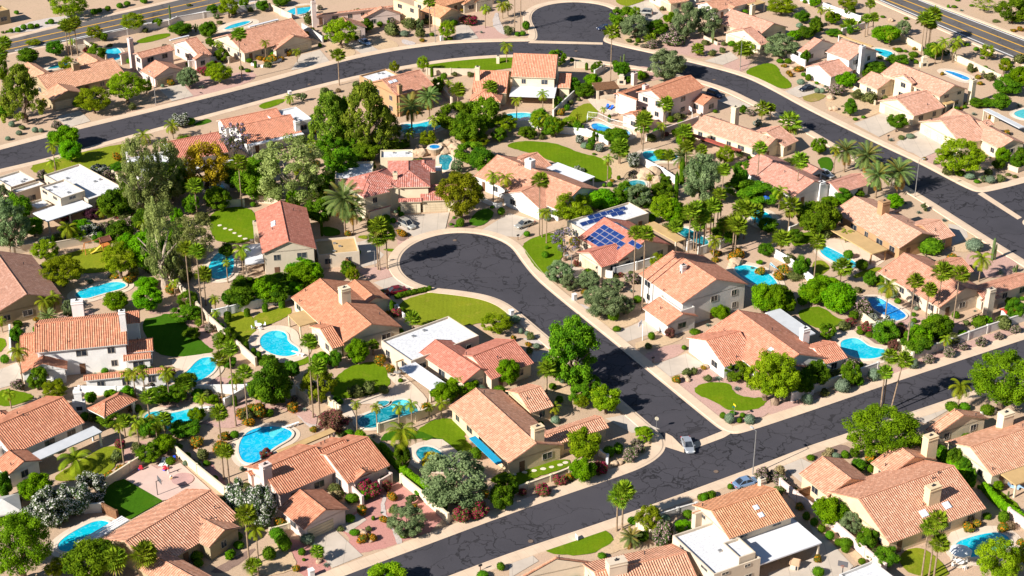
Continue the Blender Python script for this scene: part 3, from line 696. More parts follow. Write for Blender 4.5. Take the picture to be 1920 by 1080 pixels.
CR = {
 'round': [crown_mesh('crown', _L['deep' if i > 1 else 'round'], 10 + i, 60, (.09, .17), 170, .038, 'round', .66) for i in range(5)],
 'lime': [crown_mesh('crown', _L['lime'], 20 + i, 60, (.09, .16), 170, .038, 'round', .6) for i in range(2)],
 'tree': [crown_mesh('crown', _L['tree'], 30 + i, 70, (.08, .15), 150, .036, 'open', .55) for i in range(4)],
 'mesq': [crown_mesh('crown', _L['mesq'], 40 + i, 120, (.05, .11), 150, .022, 'dome', .25) for i in range(4)],
 'acac': [crown_mesh('crown', _L['acac'], 45 + i, 150, (.05, .10), 160, .019, 'dome', .3) for i in range(2)],
 'olive': [crown_mesh('crown', _L['olive'], 50 + i, 90, (.06, .12), 150, .028, 'open', .45) for i in range(3)],
 'euca': [crown_mesh('crown', _L['euca'], 60 + i, 90, (.045, .10), 120, .022, 'tall', .12) for i in range(4)],
 'pine': [crown_mesh('crown', _L['pine'], 70 + i, 130, (.045, .09), 100, .026, 'cone', .45) for i in range(3)],
 'conif': [crown_mesh('crown', _L['tree'], 75 + i, 130, (.06, .11), 130, .026, 'tall', .6) for i in range(1)],
 'yel': [crown_mesh('crown', _L['yel'], 80, 80, (.06, .12), 110, .030, 'open', .25)],
 'autumn': [crown_mesh('crown', leafmat('autumn_leaf', (.10, .13, .004), (.30, .33, .010)), 84, 100, (.06, .11), 140, .028, 'open', .4)],
 'plum': [crown_mesh('crown', _L['plum'], 82 + i, 56, (.09, .15), 120, .036, 'round', .55, .15) for i in range(2)],
 'jac': [crown_mesh('crown', _L['jac'], 86, 70, (.04, .09), 70, .026, 'open', .0, .28)],
 'purp': [crown_mesh('crown', _L['purp'], 88, 40, (.1, .16), 110, .042, 'round', .55)],
 'lacy': [crown_mesh('crown', _L['mesq'], 90, 60, (.05, .10), 60, .026, 'open', .0)],
}
BU = {
 'clip': [bush_mesh('shrub', _L['clip'], 100 + i, .06, 380, .10) for i in range(3)],
 'sage': [bush_mesh('shrub', _L['sage'], 110 + i, .05, 500, .085) for i in range(2)],
 'shrub': [bush_mesh('shrub', _L['shrub'], 120 + i, .22, 420, .14, 0, .72) for i in range(3)],
 'lant': [bush_mesh('shrub', _L['lant'], 130 + i, .2, 420, .13, .38, .78) for i in range(2)],
 'boug': [crown_mesh('shrub', _L['boug'], 140 + i, 34, (.12, .19), 120, .05, 'round', .75, .5) for i in range(2)],
 'oleW': [crown_mesh('shrub', _L['oleW'], 150 + i, 50, (.09, .16), 170, .034, 'round', .75, .40) for i in range(2)],
 'oleP': [crown_mesh('shrub', _L['oleP'], 160 + i, 36, (.11, .18), 120, .05, 'round', .75, .4) for i in range(2)],
 'dry': [bush_mesh('shrub', _L['dry'], 170, .2, 420, .13, 0, .7)],
 'agave': [agave_mesh(_L['agave'], 180 + i) for i in range(2)],
 'cact': [crown_mesh('cactus', _L['cact'], 190 + i, 26, (.09, .14), 26, .10, 'round', .9) for i in range(2)],
 'sag': [saguaro_mesh(_L['cact'], 200 + i, 2 * i) for i in range(3)],
 'cyp': [cyp_mesh(_L['clip'], 210)],
}
PALM = {'fan': [fan_mesh(_L['fan'], 300 + i) for i in range(4)], 'queen': [feather_mesh(_L['queen'], 310 + i, 17, 1.5, .15, .14) for i in range(3)],
        'date': [feather_mesh(_L['date'], 320 + i, 44, .75, .8, .11, 6) for i in range(3)], 'fany': [fan_mesh(_L['fan'], 330, 26, 26)]}
DESC = {  # kind: (object name, category, describing phrase)
 'fan': ('fan_palm', 'palm tree', 'green fan palm'), 'fany': ('fan_palm', 'palm tree', 'fan palm with yellowed skirt'), 'queen': ('feather_palm', 'palm tree', 'drooping feather palm'), 'date': ('date_palm', 'palm tree', 'thick date palm'),
 'round': ('citrus_tree', 'tree', 'dense bright green tree'), 'lime': ('leafy_tree', 'tree', 'vivid lime green tree'), 'tree': ('leafy_tree', 'tree', 'dark green leafy tree'), 'mesq': ('mesquite_tree', 'tree', 'feathery yellow-green tree'), 'acac': ('acacia_tree', 'tree', 'broad spreading feathery green tree'),
 'olive': ('olive_tree', 'tree', 'grey-green olive tree'), 'euca': ('eucalyptus_tree', 'tree', 'tall pale-trunked eucalyptus'), 'pine': ('pine_tree', 'tree', 'tall shaggy pine'), 'conif': ('leafy_tree', 'tree', 'tall upright street tree'),
 'yel': ('golden_tree', 'tree', 'golden yellow tree'), 'autumn': ('leafy_tree', 'tree', 'olive and gold leaved tree'), 'plum': ('plum_tree', 'tree', 'reddish-leaved small tree'), 'jac': ('jacaranda_tree', 'tree', 'purple blossoming tree'), 'purp': ('plum_tree', 'tree', 'dark purple tree'), 'lacy': ('sparse_tree', 'tree', 'sparse lacy young tree'),
 'clip': ('clipped_shrub', 'shrub', 'clipped dark green shrub'), 'sage': ('sage_shrub', 'shrub', 'rounded grey-green shrub'), 'shrub': ('desert_shrub', 'shrub', 'loose olive-green shrub'), 'lant': ('flowering_shrub', 'shrub', 'low orange-flowered shrub'),
 'boug': ('bougainvillea', 'shrub', 'magenta bougainvillea'), 'oleW': ('white_oleander', 'shrub', 'white-flowered oleander'), 'oleP': ('pink_oleander', 'shrub', 'pink-flowered oleander'), 'dry': ('dry_shrub', 'shrub', 'dry straw-coloured shrub'),
 'agave': ('agave', 'plant', 'blue-grey spiky agave'), 'cact': ('prickly_pear', 'cactus', 'clumped prickly cactus'), 'sag': ('saguaro_cactus', 'cactus', 'upright saguaro cactus'), 'cyp': ('clipped_cypress', 'tree', 'narrow columnar cypress'),
}
TFRAC = {'round': .14, 'lime': .2, 'tree': .16, 'mesq': .15, 'acac': .14, 'olive': .12, 'euca': .12, 'pine': .06, 'conif': .10, 'yel': .18, 'autumn': .16, 'plum': .1, 'jac': .2, 'purp': .1, 'lacy': .25}
PLANTS = []
def plant(k, x, yb, yt, wpx, lean=0.0, tf=None):
    X, yb_ = T(x, yb); _, yt_ = T(x, yt); wpx = wpx / ZM[0]
    if k in PALM: yb_ += 0
    base = gp(X, yb_)
    if not (-150 < X < 2070): return
    w_ = wpx * mpp(base); rn = random.Random(int(X * 13 + yb_ * 7))
    nm, cat, ds = DESC[k]; h = zat(base.y, yt_)
    if k in PALM:
        # crown centre sits below the picked top by roughly a quarter crown
        w_ = max(w_, 1.5); dia = w_ * (.98 if k in ('fan', 'fany') else 1.0); trunk = max(.3, h - dia * (.30 if k in ('fan', 'fany') else .24))
        root = link(nm, None, None, base, None, cat); r = .30 if k != 'queen' else .24
        if k == 'date': r = .42
        if trunk > 9 and k == 'fan': r = .26
        link('trunk', PALMT, root, (0, 0, 0), scale=(r, r, trunk)); c = link('crown', rn.choice(PALM[k]), root, (0, 0, trunk), scale=(dia, dia, dia * 1.0), rot=(0, 0, rn.uniform(0, 6.28)))
        if lean: root.rotation_euler = (0, lean, 0)
    elif k in CR:
        h *= .97; root = link(nm, None, None, base, None, cat, rot=(0, 0, rn.uniform(0, 6.28))); t = (TFRAC[k] if tf is None else tf) * h; s = rn.uniform(.92, 1.06)
        link('trunk', rn.choice(TP if k == 'euca' else TB), root, (0, 0, 0), scale=(max(h * .8, 2), max(h * .8, 2), max(t + (h - t) * .55, .8)))
        link('crown', rn.choice(CR[k]), root, (0, 0, t), scale=(w_ * s, w_ * s, (h - t)))
    else:
        h = max(.35, h * .93); nm_ = nm
        root = link(nm_, rn.choice(BU[k]), None, base + Vector((0, 0, -.02)), None, cat, rot=(0, 0, rn.uniform(0, 6.28)), scale=(w_, w_, h))
        if k == 'sag': root.scale = (max(.5, w_) * 1.2, max(.5, w_) * 1.2, h)
    PLANTS.append(dict(o=root, k=k, ds=ds, p=base, h=h, w=w_, x=X, y=yb_))
def plants(txt):
    for ln in txt.strip().splitlines():
        t = ln.split()
        if not t: continue
        if t[0].startswith('@'):
            O[0], O[1] = [float(v) for v in t[0][1:].split(',')]; ZM[0] = float(t[1]) if len(t) > 1 else 4.0; continue
        for e in t[1:]:
            v = [float(q) for q in e.split(',')]; plant(t[0], *v)
THINGS = []     # other things that take their label from where they stand: dict(o, ds, p)
def thing(name, loc, ds, cat, rot=0.0, data=None):
    o = link(name, data, None, loc, None, cat, rot=(0, 0, rot)); THINGS.append(dict(o=o, ds=ds, p=Vector(loc), k=name, h=1, w=1, x=px(Vector(loc))[0], y=px(Vector(loc))[1])); return o

# ---------------------------------------------------------------- flat areas
_nz = [0]
def area(name, m, pts, z, smooth=2, px_=False):
    P = [(gp(*p) if px_ else gt(*p)) for p in pts]; P = [(p.x, p.y) for p in P]
    if smooth: P = chaikin(P, smooth)
    if smooth and name in ('lawn', 'gravel_yard', 'stone_bed'):
        Q = []; rj = random.Random(len(P))
        for i in range(len(P)):
            p0, p1 = Vector(P[i]), Vector(P[(i + 1) % len(P)]); k = max(1, int((p1 - p0).length / .7))
            for j in range(k): q = p0.lerp(p1, j / k); Q.append((q.x + rj.uniform(-.13, .13), q.y + rj.uniform(-.13, .13)))
        P = Q
    if name in ('driveway', 'patio', 'sport_court', 'valley_gutter', 'lawn'): NOPLANT.append(offset(P, 1.0) if name == 'lawn' else P)
    _nz[0] += 1; M = MB(); M.sheet(P, z + (_nz[0] % 23) * .0042); return tag(M.obj(name, m), kind='structure'), P
def areas(txt, name, m, z, smooth=2):
    for ln in txt.strip().splitlines():
        ln = ln.strip()
        if not ln: continue
        if ln.startswith('@'): O[0], O[1] = [float(v) for v in ln[1:].split(',')]; continue
        k = None
        if ln[0].isalpha(): k, ln = ln.split(None, 1)
        P = [tuple(float(v) for v in q.split(',')) for q in ln.split()]
        area(name, m[k] if isinstance(m, dict) else m, P, z, smooth)
POOLS = []
STEPW = water('shallow_step_water', (.10, .62, .66), (.07, .52, .60))
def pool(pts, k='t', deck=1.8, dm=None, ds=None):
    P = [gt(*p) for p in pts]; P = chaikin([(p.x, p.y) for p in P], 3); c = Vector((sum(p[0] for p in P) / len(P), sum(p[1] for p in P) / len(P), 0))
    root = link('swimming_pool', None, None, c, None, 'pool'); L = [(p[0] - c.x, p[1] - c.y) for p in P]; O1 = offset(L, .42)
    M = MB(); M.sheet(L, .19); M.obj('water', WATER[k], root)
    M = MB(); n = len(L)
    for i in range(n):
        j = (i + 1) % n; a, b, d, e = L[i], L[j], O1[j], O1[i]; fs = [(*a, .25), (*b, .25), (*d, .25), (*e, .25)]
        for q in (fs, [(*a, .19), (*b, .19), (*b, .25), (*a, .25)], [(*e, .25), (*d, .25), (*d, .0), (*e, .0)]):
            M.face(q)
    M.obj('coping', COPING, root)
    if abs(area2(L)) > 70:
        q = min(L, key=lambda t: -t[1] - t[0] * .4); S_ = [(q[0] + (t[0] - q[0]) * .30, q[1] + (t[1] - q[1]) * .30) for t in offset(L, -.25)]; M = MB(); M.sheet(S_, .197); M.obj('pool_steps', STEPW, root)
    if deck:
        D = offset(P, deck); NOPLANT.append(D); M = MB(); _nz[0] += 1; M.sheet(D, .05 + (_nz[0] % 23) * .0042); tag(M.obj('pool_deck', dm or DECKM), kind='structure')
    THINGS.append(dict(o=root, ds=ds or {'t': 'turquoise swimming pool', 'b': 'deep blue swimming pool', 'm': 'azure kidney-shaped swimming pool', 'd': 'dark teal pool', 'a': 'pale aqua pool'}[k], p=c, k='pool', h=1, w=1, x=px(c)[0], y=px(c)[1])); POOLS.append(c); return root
# ---------------------------------------------------------------- walls and hedges
def wallrun(pts, k='tan', h=1.8, th=.22, iron=False):
    P = [gt(*p) for p in pts]; c = P[len(P) // 2]; M = MB(); WALLRUNS.append(P)
    m = {'tan': wallm('beige'), 'white': wallm('white'), 'grey': wallm('grey'), 'cream': wallm('cream'), 'pink': wallm('pink'), 'iron': DARK, 'ironw': PLASTIC_W, 'wood': WOOD}[k]
    for i, (a, b) in enumerate(zip(P, P[1:])):
        d = (b - a); L = d.length; d = d / L; s = Vector((-d.y, d.x, 0))
        def Q(u, v, z): q = a + d * u + s * v - c; return (q.x, q.y, z)
        def bx(u0, u1, v, z0, z1):
            q = [(u0, -v), (u1, -v), (u1, v), (u0, v)]; M.face([Q(*t, z1) for t in q])
            for j in range(4): t, r = q[j], q[(j + 1) % 4]; M.face([Q(*t, z0), Q(*r, z0), Q(*r, z1), Q(*t, z1)])
        if k.startswith('iron'):
            bx(0, L, .03, h - .08, h); bx(0, L, .03, .12, .18); n = int(L / .35)
            for j in range(n + 1): bx(L * j / max(1, n) - .012, L * j / max(1, n) + .012, .012, 0, h - .08)
        else:
            bx(-.0, L, th / 2, -.05, h - .08 + i * .004); bx(-.03, L + .03, th / 2 + .04, h - .075 + i * .004, h + i * .004)
            n = max(1, int(L / 6))
            for j in range(n + 1): u = L * j / n; bx(u - .2, u + .2, th / 2 + .09, -.05, h + .1 + i * .005)
    nm = 'iron_fence' if k.startswith('iron') else 'wood_fence' if k == 'wood' else 'garden_wall'
    o = M.obj(nm, m, None, c); tag(o, None, 'fence' if 'fence' in nm else 'wall')
    ds = {'tan': 'tan stucco garden wall', 'white': 'white stucco garden wall', 'grey': 'grey block garden wall', 'cream': 'cream stucco garden wall', 'pink': 'pinkish stucco garden wall', 'iron': 'black iron fence', 'ironw': 'white iron pool fence', 'wood': 'brown wooden fence'}[k]
    THINGS.append(dict(o=o, ds=ds, p=c, k=nm, h=1, w=1, x=px(c)[0], y=px(c)[1]))
def hedge(pts, wd=1.2, h=1.8, mk='round'):
    P = [gt(*p) for p in pts]; c = P[len(P) // 2]; M = MB(); rn = random.Random(int(c.x * 10))
    for a, b in zip(P, P[1:]):
        L = (b - a).length; n = max(2, int(L / (wd * .45)))
        for j in range(n):
            q = a + (b - a) * (j + .5) / n - c; r = wd * .5 * rn.uniform(.85, 1.15); hh = h * rn.uniform(.88, 1.1)
            M.blob((q.x, q.y, hh * .5), r * .92, 2, .08, rn, .3, hh * .5 / r)
            for _ in range(150):
                d = rdir(rn); p = Vector((q.x + d.x * r, q.y + d.y * r, hh * .5 + d.z * hh * .5)); leaf(M, p, (d + rdir(rn) * .5).normalized(), .22 * rn.uniform(.6, 1.3), rn.uniform(.1, 1), 0, rn, .7)
    o = M.obj('hedge', _L[mk], None, c); tag(o, None, 'hedge'); THINGS.append(dict(o=o, ds='long leafy green hedge', p=c, k='hedge', h=h, w=1, x=px(c)[0], y=px(c)[1]))
# ---------------------------------------------------------------- cars, lamps, hoops, people and small things
def carpaint(name, c, metal=.3):
    m, n, b = mat(name, .3, .5); b.inputs['Base Color'].default_value = (*c, 1); b.inputs['Metallic'].default_value = metal; b.inputs['Coat Weight'].default_value = .6; b.inputs['Coat Roughness'].default_value = .08; return m
TYRE = plain('tyre_rubber', (.015, .015, .016), .9); LAMPG = plain('headlight_glass', (.75, .75, .72), .1, .6); LAMPR = plain('taillight_red', (.4, .02, .02), .2, .5)
def car(x, y, hx, hy, paint, ds, suv=False, px_=False):
    p = gp(x, y) if px_ else gt(x, y); q = gp(hx, hy) if px_ else gt(hx, hy); a = math.atan2(q.y - p.y, q.x - p.x); root = thing('parked_car' if 'parked' in ds else 'car', p, ds, 'car', a)
    L, Wd = (4.7, 1.85) if suv else (4.75, 1.8); top = 1.75 if suv else 1.43; belt = 1.0 if suv else .9
    B = MB(); B.smooth = False
    # body: lofted sections (x, half width, z low, z high)
    st = [(-L / 2, .62, .42, .78), (-L / 2 + .12, .78, .28, belt - .04), (-L / 2 + .6, .88, .24, belt), (-.6, .91, .22, belt), (.6, .91, .22, belt), (1.35, .89, .24, belt - .06), (L / 2 - .3, .80, .26, belt - .18), (L / 2 - .02, .60, .38, belt - .32)]
    def ring(s): x, w_, z0, z1 = s; w_ *= Wd / 1.82; return [(x, -w_ * .86, z0), (x, w_ * .86, z0), (x, w_, z0 + (z1 - z0) * .35), (x, w_ * .97, z0 + (z1 - z0) * .75), (x, w_ * .80, z1), (x, -w_ * .80, z1), (x, -w_ * .97, z0 + (z1 - z0) * .75), (x, -w_, z0 + (z1 - z0) * .35)]
    Rg = [ring(s) for s in st]
    for r0, r1 in zip(Rg, Rg[1:]):
        for i in range(8): B.face([r0[i], r1[i], r1[(i + 1) % 8], r0[(i + 1) % 8]][::-1])
    B.face(Rg[0]); B.face(Rg[-1][::-1])
    # roof panel and pillars
    if suv: rx = (-2.15, -1.95, .35, 1.15)
    else: rx = (-1.75, -.95, .30, 1.15)
    hw, tw = Wd / 2 * .84, Wd / 2 * .66
    b0, t0, t1, b1 = [(rx[0], belt), (rx[1], top), (rx[2], top), (rx[3], belt - .03)]
    B.face([(t0[0], -tw, top), (t1[0], -tw, top), (t1[0], tw, top), (t0[0], tw, top)])
    for sg in (-1, 1):
        for (pa, pb) in ((b0, t0), (t1, b1)):
            B.tube((pa[0], sg * (hw if pa[1] < top else tw), pa[1]), (pb[0], sg * (hw if pb[1] < top else tw), pb[1]), .05, .05, 5)
        B.tube((t0[0], sg * tw, top - .02), (t1[0], sg * tw, top - .02), .05, .05, 5); xm = (t0[0] + t1[0]) / 2; B.tube((xm, sg * tw, top - .02), (xm, sg * hw, belt), .04, .04, 5)
        B.box(.75, .95, sg * (Wd / 2 + .06) - .07, sg * (Wd / 2 + .06) + .07, belt, belt + .14)
    B.obj('body', paint, root)
    G = MB(); k = .99
    def gl(pts): G.face(pts)
    z1 = top - .03
    G.face([(b0[0], hw * k, belt), (b0[0], -hw * k, belt), (t0[0], -tw * k, z1), (t0[0], tw * k, z1)]); G.face([(b1[0], -hw * k, belt - .03), (b1[0], hw * k, belt - .03), (t1[0], tw * k, z1), (t1[0], -tw * k, z1)])
    for sg in (-1, 1):
        f = [(b0[0], sg * hw * k, belt), (b1[0], sg * hw * k, belt - .02), (t1[0], sg * tw * k, z1), (t0[0], sg * tw * k, z1)]; G.face(f if sg < 0 else f[::-1])
    G.obj('windows', GLASS, root)
    wmx = MB(); wmx.tube((0, -.11, 0), (0, .11, 0), .33, .33, 14); tm = wmx.mesh('tyre', [TYRE]); rmx = MB(); rmx.tube((0, -.12, 0), (0, .12, 0), .19, .19, 10); rm_ = rmx.mesh('rim', [STEEL])
    for X in (-1.4, 1.42):
        for sg in (-1, 1): wo = link('wheel', tm, root, (X, sg * (Wd / 2 - .1), .33)); link('rim', rm_, wo)
    hm = MB(); hm.box(-.08, .06, -.2, .2, -.07, .07); a_, b_ = hm.mesh('headlight', [LAMPG]), hm.mesh('taillight', [LAMPR])
    for sg in (-1, 1): link('headlight', a_, root, (L / 2 - .2, sg * .55, belt - .27)); link('taillight', b_, root, (-L / 2 + .05, sg * .62, belt - .18))
    return root
_lm = MB(); _lm.tube((0, 0, 0), (0, 0, 1), .10, .06, 8); LPOLE = _lm.mesh('pole', [STEEL])
_lm = MB(); _lm.tube((0, 0, -.05), (.9, 0, .05), .04, .035, 6); LARM = _lm.mesh('arm', [STEEL])
_lm = MB(); _lm.box(.75, 1.45, -.16, .16, 0, .16); LHEAD = _lm.mesh('lamp_head', [plain('lamp_housing', (.40, .40, .38), .6)])
def lamp(x, yb, yt, az):
    p = gt(x, yb); h = zat(p.y, T(x, yt)[1]); o = thing('street_lamp', p, 'tall grey street lamp', 'street lamp', az)
    link('pole', LPOLE, o, scale=(1, 1, h)); a = link('arm', LARM, o, (0, 0, h - .05)); link('lamp_head', LHEAD, a, (0, 0, 0))
def hoop(x, yb, yt, az, dark=False):
    p = gt(x, yb); h = max(3.0, min(4.6, zat(p.y, T(x, yt)[1]))); o = thing('basketball_hoop', p, 'basketball hoop on pole', 'basketball hoop', az); m = DARK if dark else PLASTIC_W
    M = MB(); M.tube((0, 0, 0), (0, 0, h - .5), .07, .07, 8); M.tube((0, 0, h - .55), (.55, 0, h - .45), .05, .05, 6); M.obj('pole', m, o)
    M = MB(); M.box(.55, .6, -.75, .75, h - .95, h); b = M.obj('backboard', plain('backboard', (.75, .76, .78), .4) if not dark else plain('dark_backboard', (.10, .10, .11), .5), o)
    M = MB(); n = 14
    for i in range(n):
        a0, a1 = 6.283 * i / n, 6.283 * (i + 1) / n; M.tube((.85 + .23 * math.cos(a0), .23 * math.sin(a0), h - .75), (.85 + .23 * math.cos(a1), .23 * math.sin(a1), h - .75), .02, .02, 4)
    M.obj('rim', plain('hoop_orange', (.6, .12, .02), .5), b)
def rock(x, y, wpx, n=1, ds='tan desert boulder'):
    p = gt(x, y); s = wpx / ZM[0] * mpp(p); M = MB(); rn = random.Random(int(p.x * 31)); M.blob((0, 0, .25 * s), .5 * s, 2, .16, rn, .5, .75); o = thing('boulder', p, ds, 'boulder', rn.uniform(0, 6), M.mesh('boulder', [ROCK])); return o
def person(x, y, h, skin, shirt, trousers, az, pose, ds):
    """one continuous body grown over a joint skeleton, clothes and hair as children"""
    p = gt(x, y, 0.06); o = thing('person', p, ds, 'person', az); k = h / 1.75
    J = {'pel': (0, 0, .95), 'sp': (0, 0, 1.15), 'ch': (0, 0, 1.36), 'nk': (0, 0, 1.48), 'hd': (0, 0, 1.56), 'tp': (0, 0, 1.73),
         'ls': (0, .19, 1.41), 'rs': (0, -.19, 1.41), 'le': (.02, .27, 1.14), 're': (.02, -.27, 1.14), 'lh': (.12, .28, .90), 'rh': (.12, -.28, .90),
         'lk': (.03, .11, .50), 'rk': (.03, -.11, .50), 'la': (-.02, .12, .08), 'ra': (-.02, -.12, .08), 'lt': (.16, .13, .03), 'rt': (.16, -.13, .03), 'lp': (0, .09, .92), 'rp': (0, -.09, .92)}
    if pose == 'reach': J.update({'le': (.2, .42, 1.36), 'lh': (.34, .62, 1.36), 're': (.22, -.36, 1.28), 'rh': (.42, -.42, 1.34)})
    if pose == 'bend':
        J.update({'pel': (-.12, 0, .78), 'lp': (-.12, .09, .76), 'rp': (-.12, -.09, .76), 'sp': (.06, 0, .93), 'ch': (.25, 0, 1.04), 'nk': (.36, 0, 1.07), 'hd': (.43, 0, 1.10), 'tp': (.56, 0, 1.16), 'ls': (.29, .19, 1.05), 'rs': (.29, -.19, 1.05), 'le': (.38, .23, .80), 're': (.38, -.23, .80), 'lh': (.46, .14, .56), 'rh': (.46, -.14, .56), 'lk': (.16, .13, .46), 'rk': (.16, -.13, .46)})
    V = {a: Vector(b) * k for a, b in J.items()}
    def limb(M, pts, n=8):
        for (a, ra), (b, rb) in zip(pts, pts[1:]): M.tube(a, b, ra * k, rb * k, n, 0, False)
        for a, ra in pts: M.blob(a, ra * k * .99, 1, .02)
    import bmesh
    names = list(V); idx = {n_: i for i, n_ in enumerate(names)}
    E = [('pel', 'sp'), ('sp', 'ch'), ('ch', 'nk'), ('nk', 'hd'), ('hd', 'tp'), ('ch', 'ls'), ('ch', 'rs'), ('ls', 'le'), ('rs', 're'), ('le', 'lh'), ('re', 'rh'), ('pel', 'lp'), ('pel', 'rp'), ('lp', 'lk'), ('rp', 'rk'), ('lk', 'la'), ('rk', 'ra'), ('la', 'lt'), ('ra', 'rt')]
    rad = {'pel': .13, 'sp': .125, 'ch': .15, 'nk': .06, 'hd': .095, 'tp': .07, 'ls': .07, 'rs': .07, 'le': .045, 're': .045, 'lh': .04, 'rh': .04, 'lp': .10, 'rp': .10, 'lk': .06, 'rk': .06, 'la': .04, 'ra': .04, 'lt': .035, 'rt': .035}
    me = bpy.data.meshes.new('body'); me.from_pydata([V[n_] for n_ in names], [(idx[a], idx[b]) for a, b in E], []); me.materials.append(skin); b = link('body', me, o)
    md = b.modifiers.new('Skin', 'SKIN'); 
    for n_ in names: sv = me.skin_vertices[0].data[idx[n_]]; sv.radius = (rad[n_] * k, rad[n_] * k); sv.use_root = n_ == 'pel'
    b.modifiers.new('Sub', 'SUBSURF').levels = 1; b.modifiers['Sub'].render_levels = 2
    def cl(nm, m, lim):
        M = MB()
        for l in lim: limb(M, [(V[a], r) for a, r in l], 9)
        M.smooth = True; M.obj(nm, m, o)
    cl('shirt', shirt, [[('pel', .15), ('sp', .15), ('ch', .17), ('nk', .07)], [('ch', .13), ('ls', .085), ('le', .065)], [('ch', .13), ('rs', .085), ('re', .065)]])
    cl('trousers', trousers, [[('pel', .16), ('lp', .125), ('lk', .082), ('la', .07)], [('pel', .16), ('rp', .125), ('rk', .082), ('ra', .07)]])
    M = MB(); c = V['hd'].lerp(V['tp'], .55); M.blob(c + Vector((-.02 * k, 0, .02 * k)), .115 * k, 2, .05); M.obj('hair', plain('dark_hair', (.03, .02, .015), .7), o)
    for sg in ('l', 'r'):                                     # fingers of each hand, curled and unequal
        M = MB(); hnd = V[sg + 'h']; el = V[sg + 'e']; d = (hnd - el).normalized(); s = d.cross(Vector((1, 0, .3))).normalized(); u = s.cross(d)
        M.blob(hnd + d * .05 * k, .042 * k, 1, .05)
        for i, L in enumerate((.06, .075, .07, .055)):
            r0 = hnd + d * .08 * k + s * (i - 1.5) * .02 * k; r1 = r0 + (d * .8 + u * .3) * L * k * .6; M.tube(r0, r1, .009 * k, .008 * k, 5); M.tube(r1, r1 + (d * .4 + u * .8) * L * k * .5, .008 * k, .006 * k, 5)
        t0 = hnd + d * .04 * k + s * .04 * k; M.tube(t0, t0 + (d * .7 + s * .7) * .05 * k, .01 * k, .008 * k, 5); M.obj('hand', skin, o)
# ---------------------------------------------------------------- ground, streets, kerbs
M = MB(); M.face([(-900, 60, 0), (900, 60, 0), (900, 1500, 0), (-900, 1500, 0)]); tag(M.obj('ground', GROUND), kind='structure')
def street(name, pts, m, z=.02, band=2.3, n=2):
    P = [gp(*p) for p in pts]; P = chaikin([(p.x, p.y) for p in P], n)
    M = MB(); M.sheet(P, z); tag(M.obj(name, m), kind='structure')
    if not band: return
    NOPLANT.append(offset(P, band + .4))
    A = offset(P, .35); B = offset(P, .55); C = offset(P, band); D = offset(P, band + .12); M = MB(); L = len(P); u = 0
    for i in range(L):
        j = (i + 1) % L; l = math.dist(P[i], P[j]); prof = [(P, .015), (A, .035), (B, .13), (C, .15), (D, -.02)]
        for (q0, z0), (q1, z1) in zip(prof, prof[1:]):
            M.face([(*q0[i], z0), (*q0[j], z0), (*q1[j], z1), (*q1[i], z1)], [(u, 0), (u + l, 0), (u + l, 1), (u, 1)])
        u += l
    s = area2(P)
    if s > 0: M.f = [f[::-1] for f in M.f]; M.uv = [v[::-1] for v in M.uv]
    tag(M.obj('sidewalk', WALKM), kind='structure')
street('street', [(700, 1135), (840, 1080), (960, 1035), (1142, 975), (1302, 917), (1440, 866), (1510, 838), (1580, 815), (1685, 780), (1777, 749), (1920, 700), (2030, 662), (2030, 600), (1920, 637), (1690, 712), (1545, 762), (1440, 797), (1402, 809), (1378, 815), (1355, 810), (1317, 780), (1195, 680), (1155, 647), (1022, 540), (994, 512), (975, 487), (960, 465), (938, 451), (905, 440), (860, 436), (818, 441), (780, 454), (757, 471), (748, 489), (751, 506), (764, 521), (787, 533), (815, 540), (850, 543), (905, 551), (937, 561), (962, 575), (1030, 632), (1160, 745), (1233, 807), (1248, 825), (1248, 843), (1233, 860), (1210, 874), (1180, 887), (1060, 928), (960, 962), (645, 1080), (540, 1120)], ROAD)
street('street', [(-80, 302), (0, 281), (57, 266), (150, 242), (300, 206), (480, 161), (630, 118), (730, 96), (830, 83), (880, 80), (960, 78), (998, 78), (1008, 73), (1007, 57), (995, 38), (999, 21), (1022, 10), (1060, 4), (1100, 5), (1135, 11), (1156, 22), (1157, 36), (1145, 55), (1132, 70), (1130, 79), (1165, 88), (1225, 101), (1310, 121), (1390, 142), (1440, 165), (1515, 207), (1650, 273), (1722, 306), (1815, 356), (1838, 362), (1870, 356), (1920, 343), (2030, 313), (2030, 385), (1935, 407), (1915, 413), (1920, 425), (2030, 478), (2030, 552), (1920, 487), (1815, 421), (1730, 366), (1568, 271), (1500, 232), (1412, 188), (1360, 163), (1280, 140), (1180, 121), (1060, 105), (960, 101), (855, 108), (767, 121), (675, 140), (567, 166), (480, 190), (375, 218), (212, 262), (90, 296), (0, 317), (-80, 336)], ROAD)
street('arterial_road', [(-60, 92), (22, 73), (105, 52), (275, 15), (345, -2), (440, -25), (560, -20), (480, 3), (312, 37), (162, 71), (30, 96), (-60, 118)], ARTERIAL, .02, 1.6, 1)
street('arterial_road', [(1540, -50), (1645, 0), (1740, 41), (1900, 110), (2000, 152), (2000, 104), (1920, 74), (1800, 28), (1725, 0), (1620, -40)], ARTERIAL, .02, 1.6, 1)
def stripe(p0, p1, m, wd=.18):
    a, b = gp(*p0), gp(*p1); d = (b - a).normalized(); s = Vector((-d.y, d.x, 0)) * wd; M = MB(); M.face([a - s + Vector((0, 0, .03)), b - s + Vector((0, 0, .03)), b + s + Vector((0, 0, .03)), a + s + Vector((0, 0, .03))]); o = M.obj('road_marking', m)
    tag(o, kind='structure')
for p0, p1 in (((-10, 87), (400, -3)), ((-10, 98), (425, 2)), ((1655, -3), (1920, 102)), ((1690, -2), (1920, 88))): stripe(p0, p1, STRIPE_Y, .28)
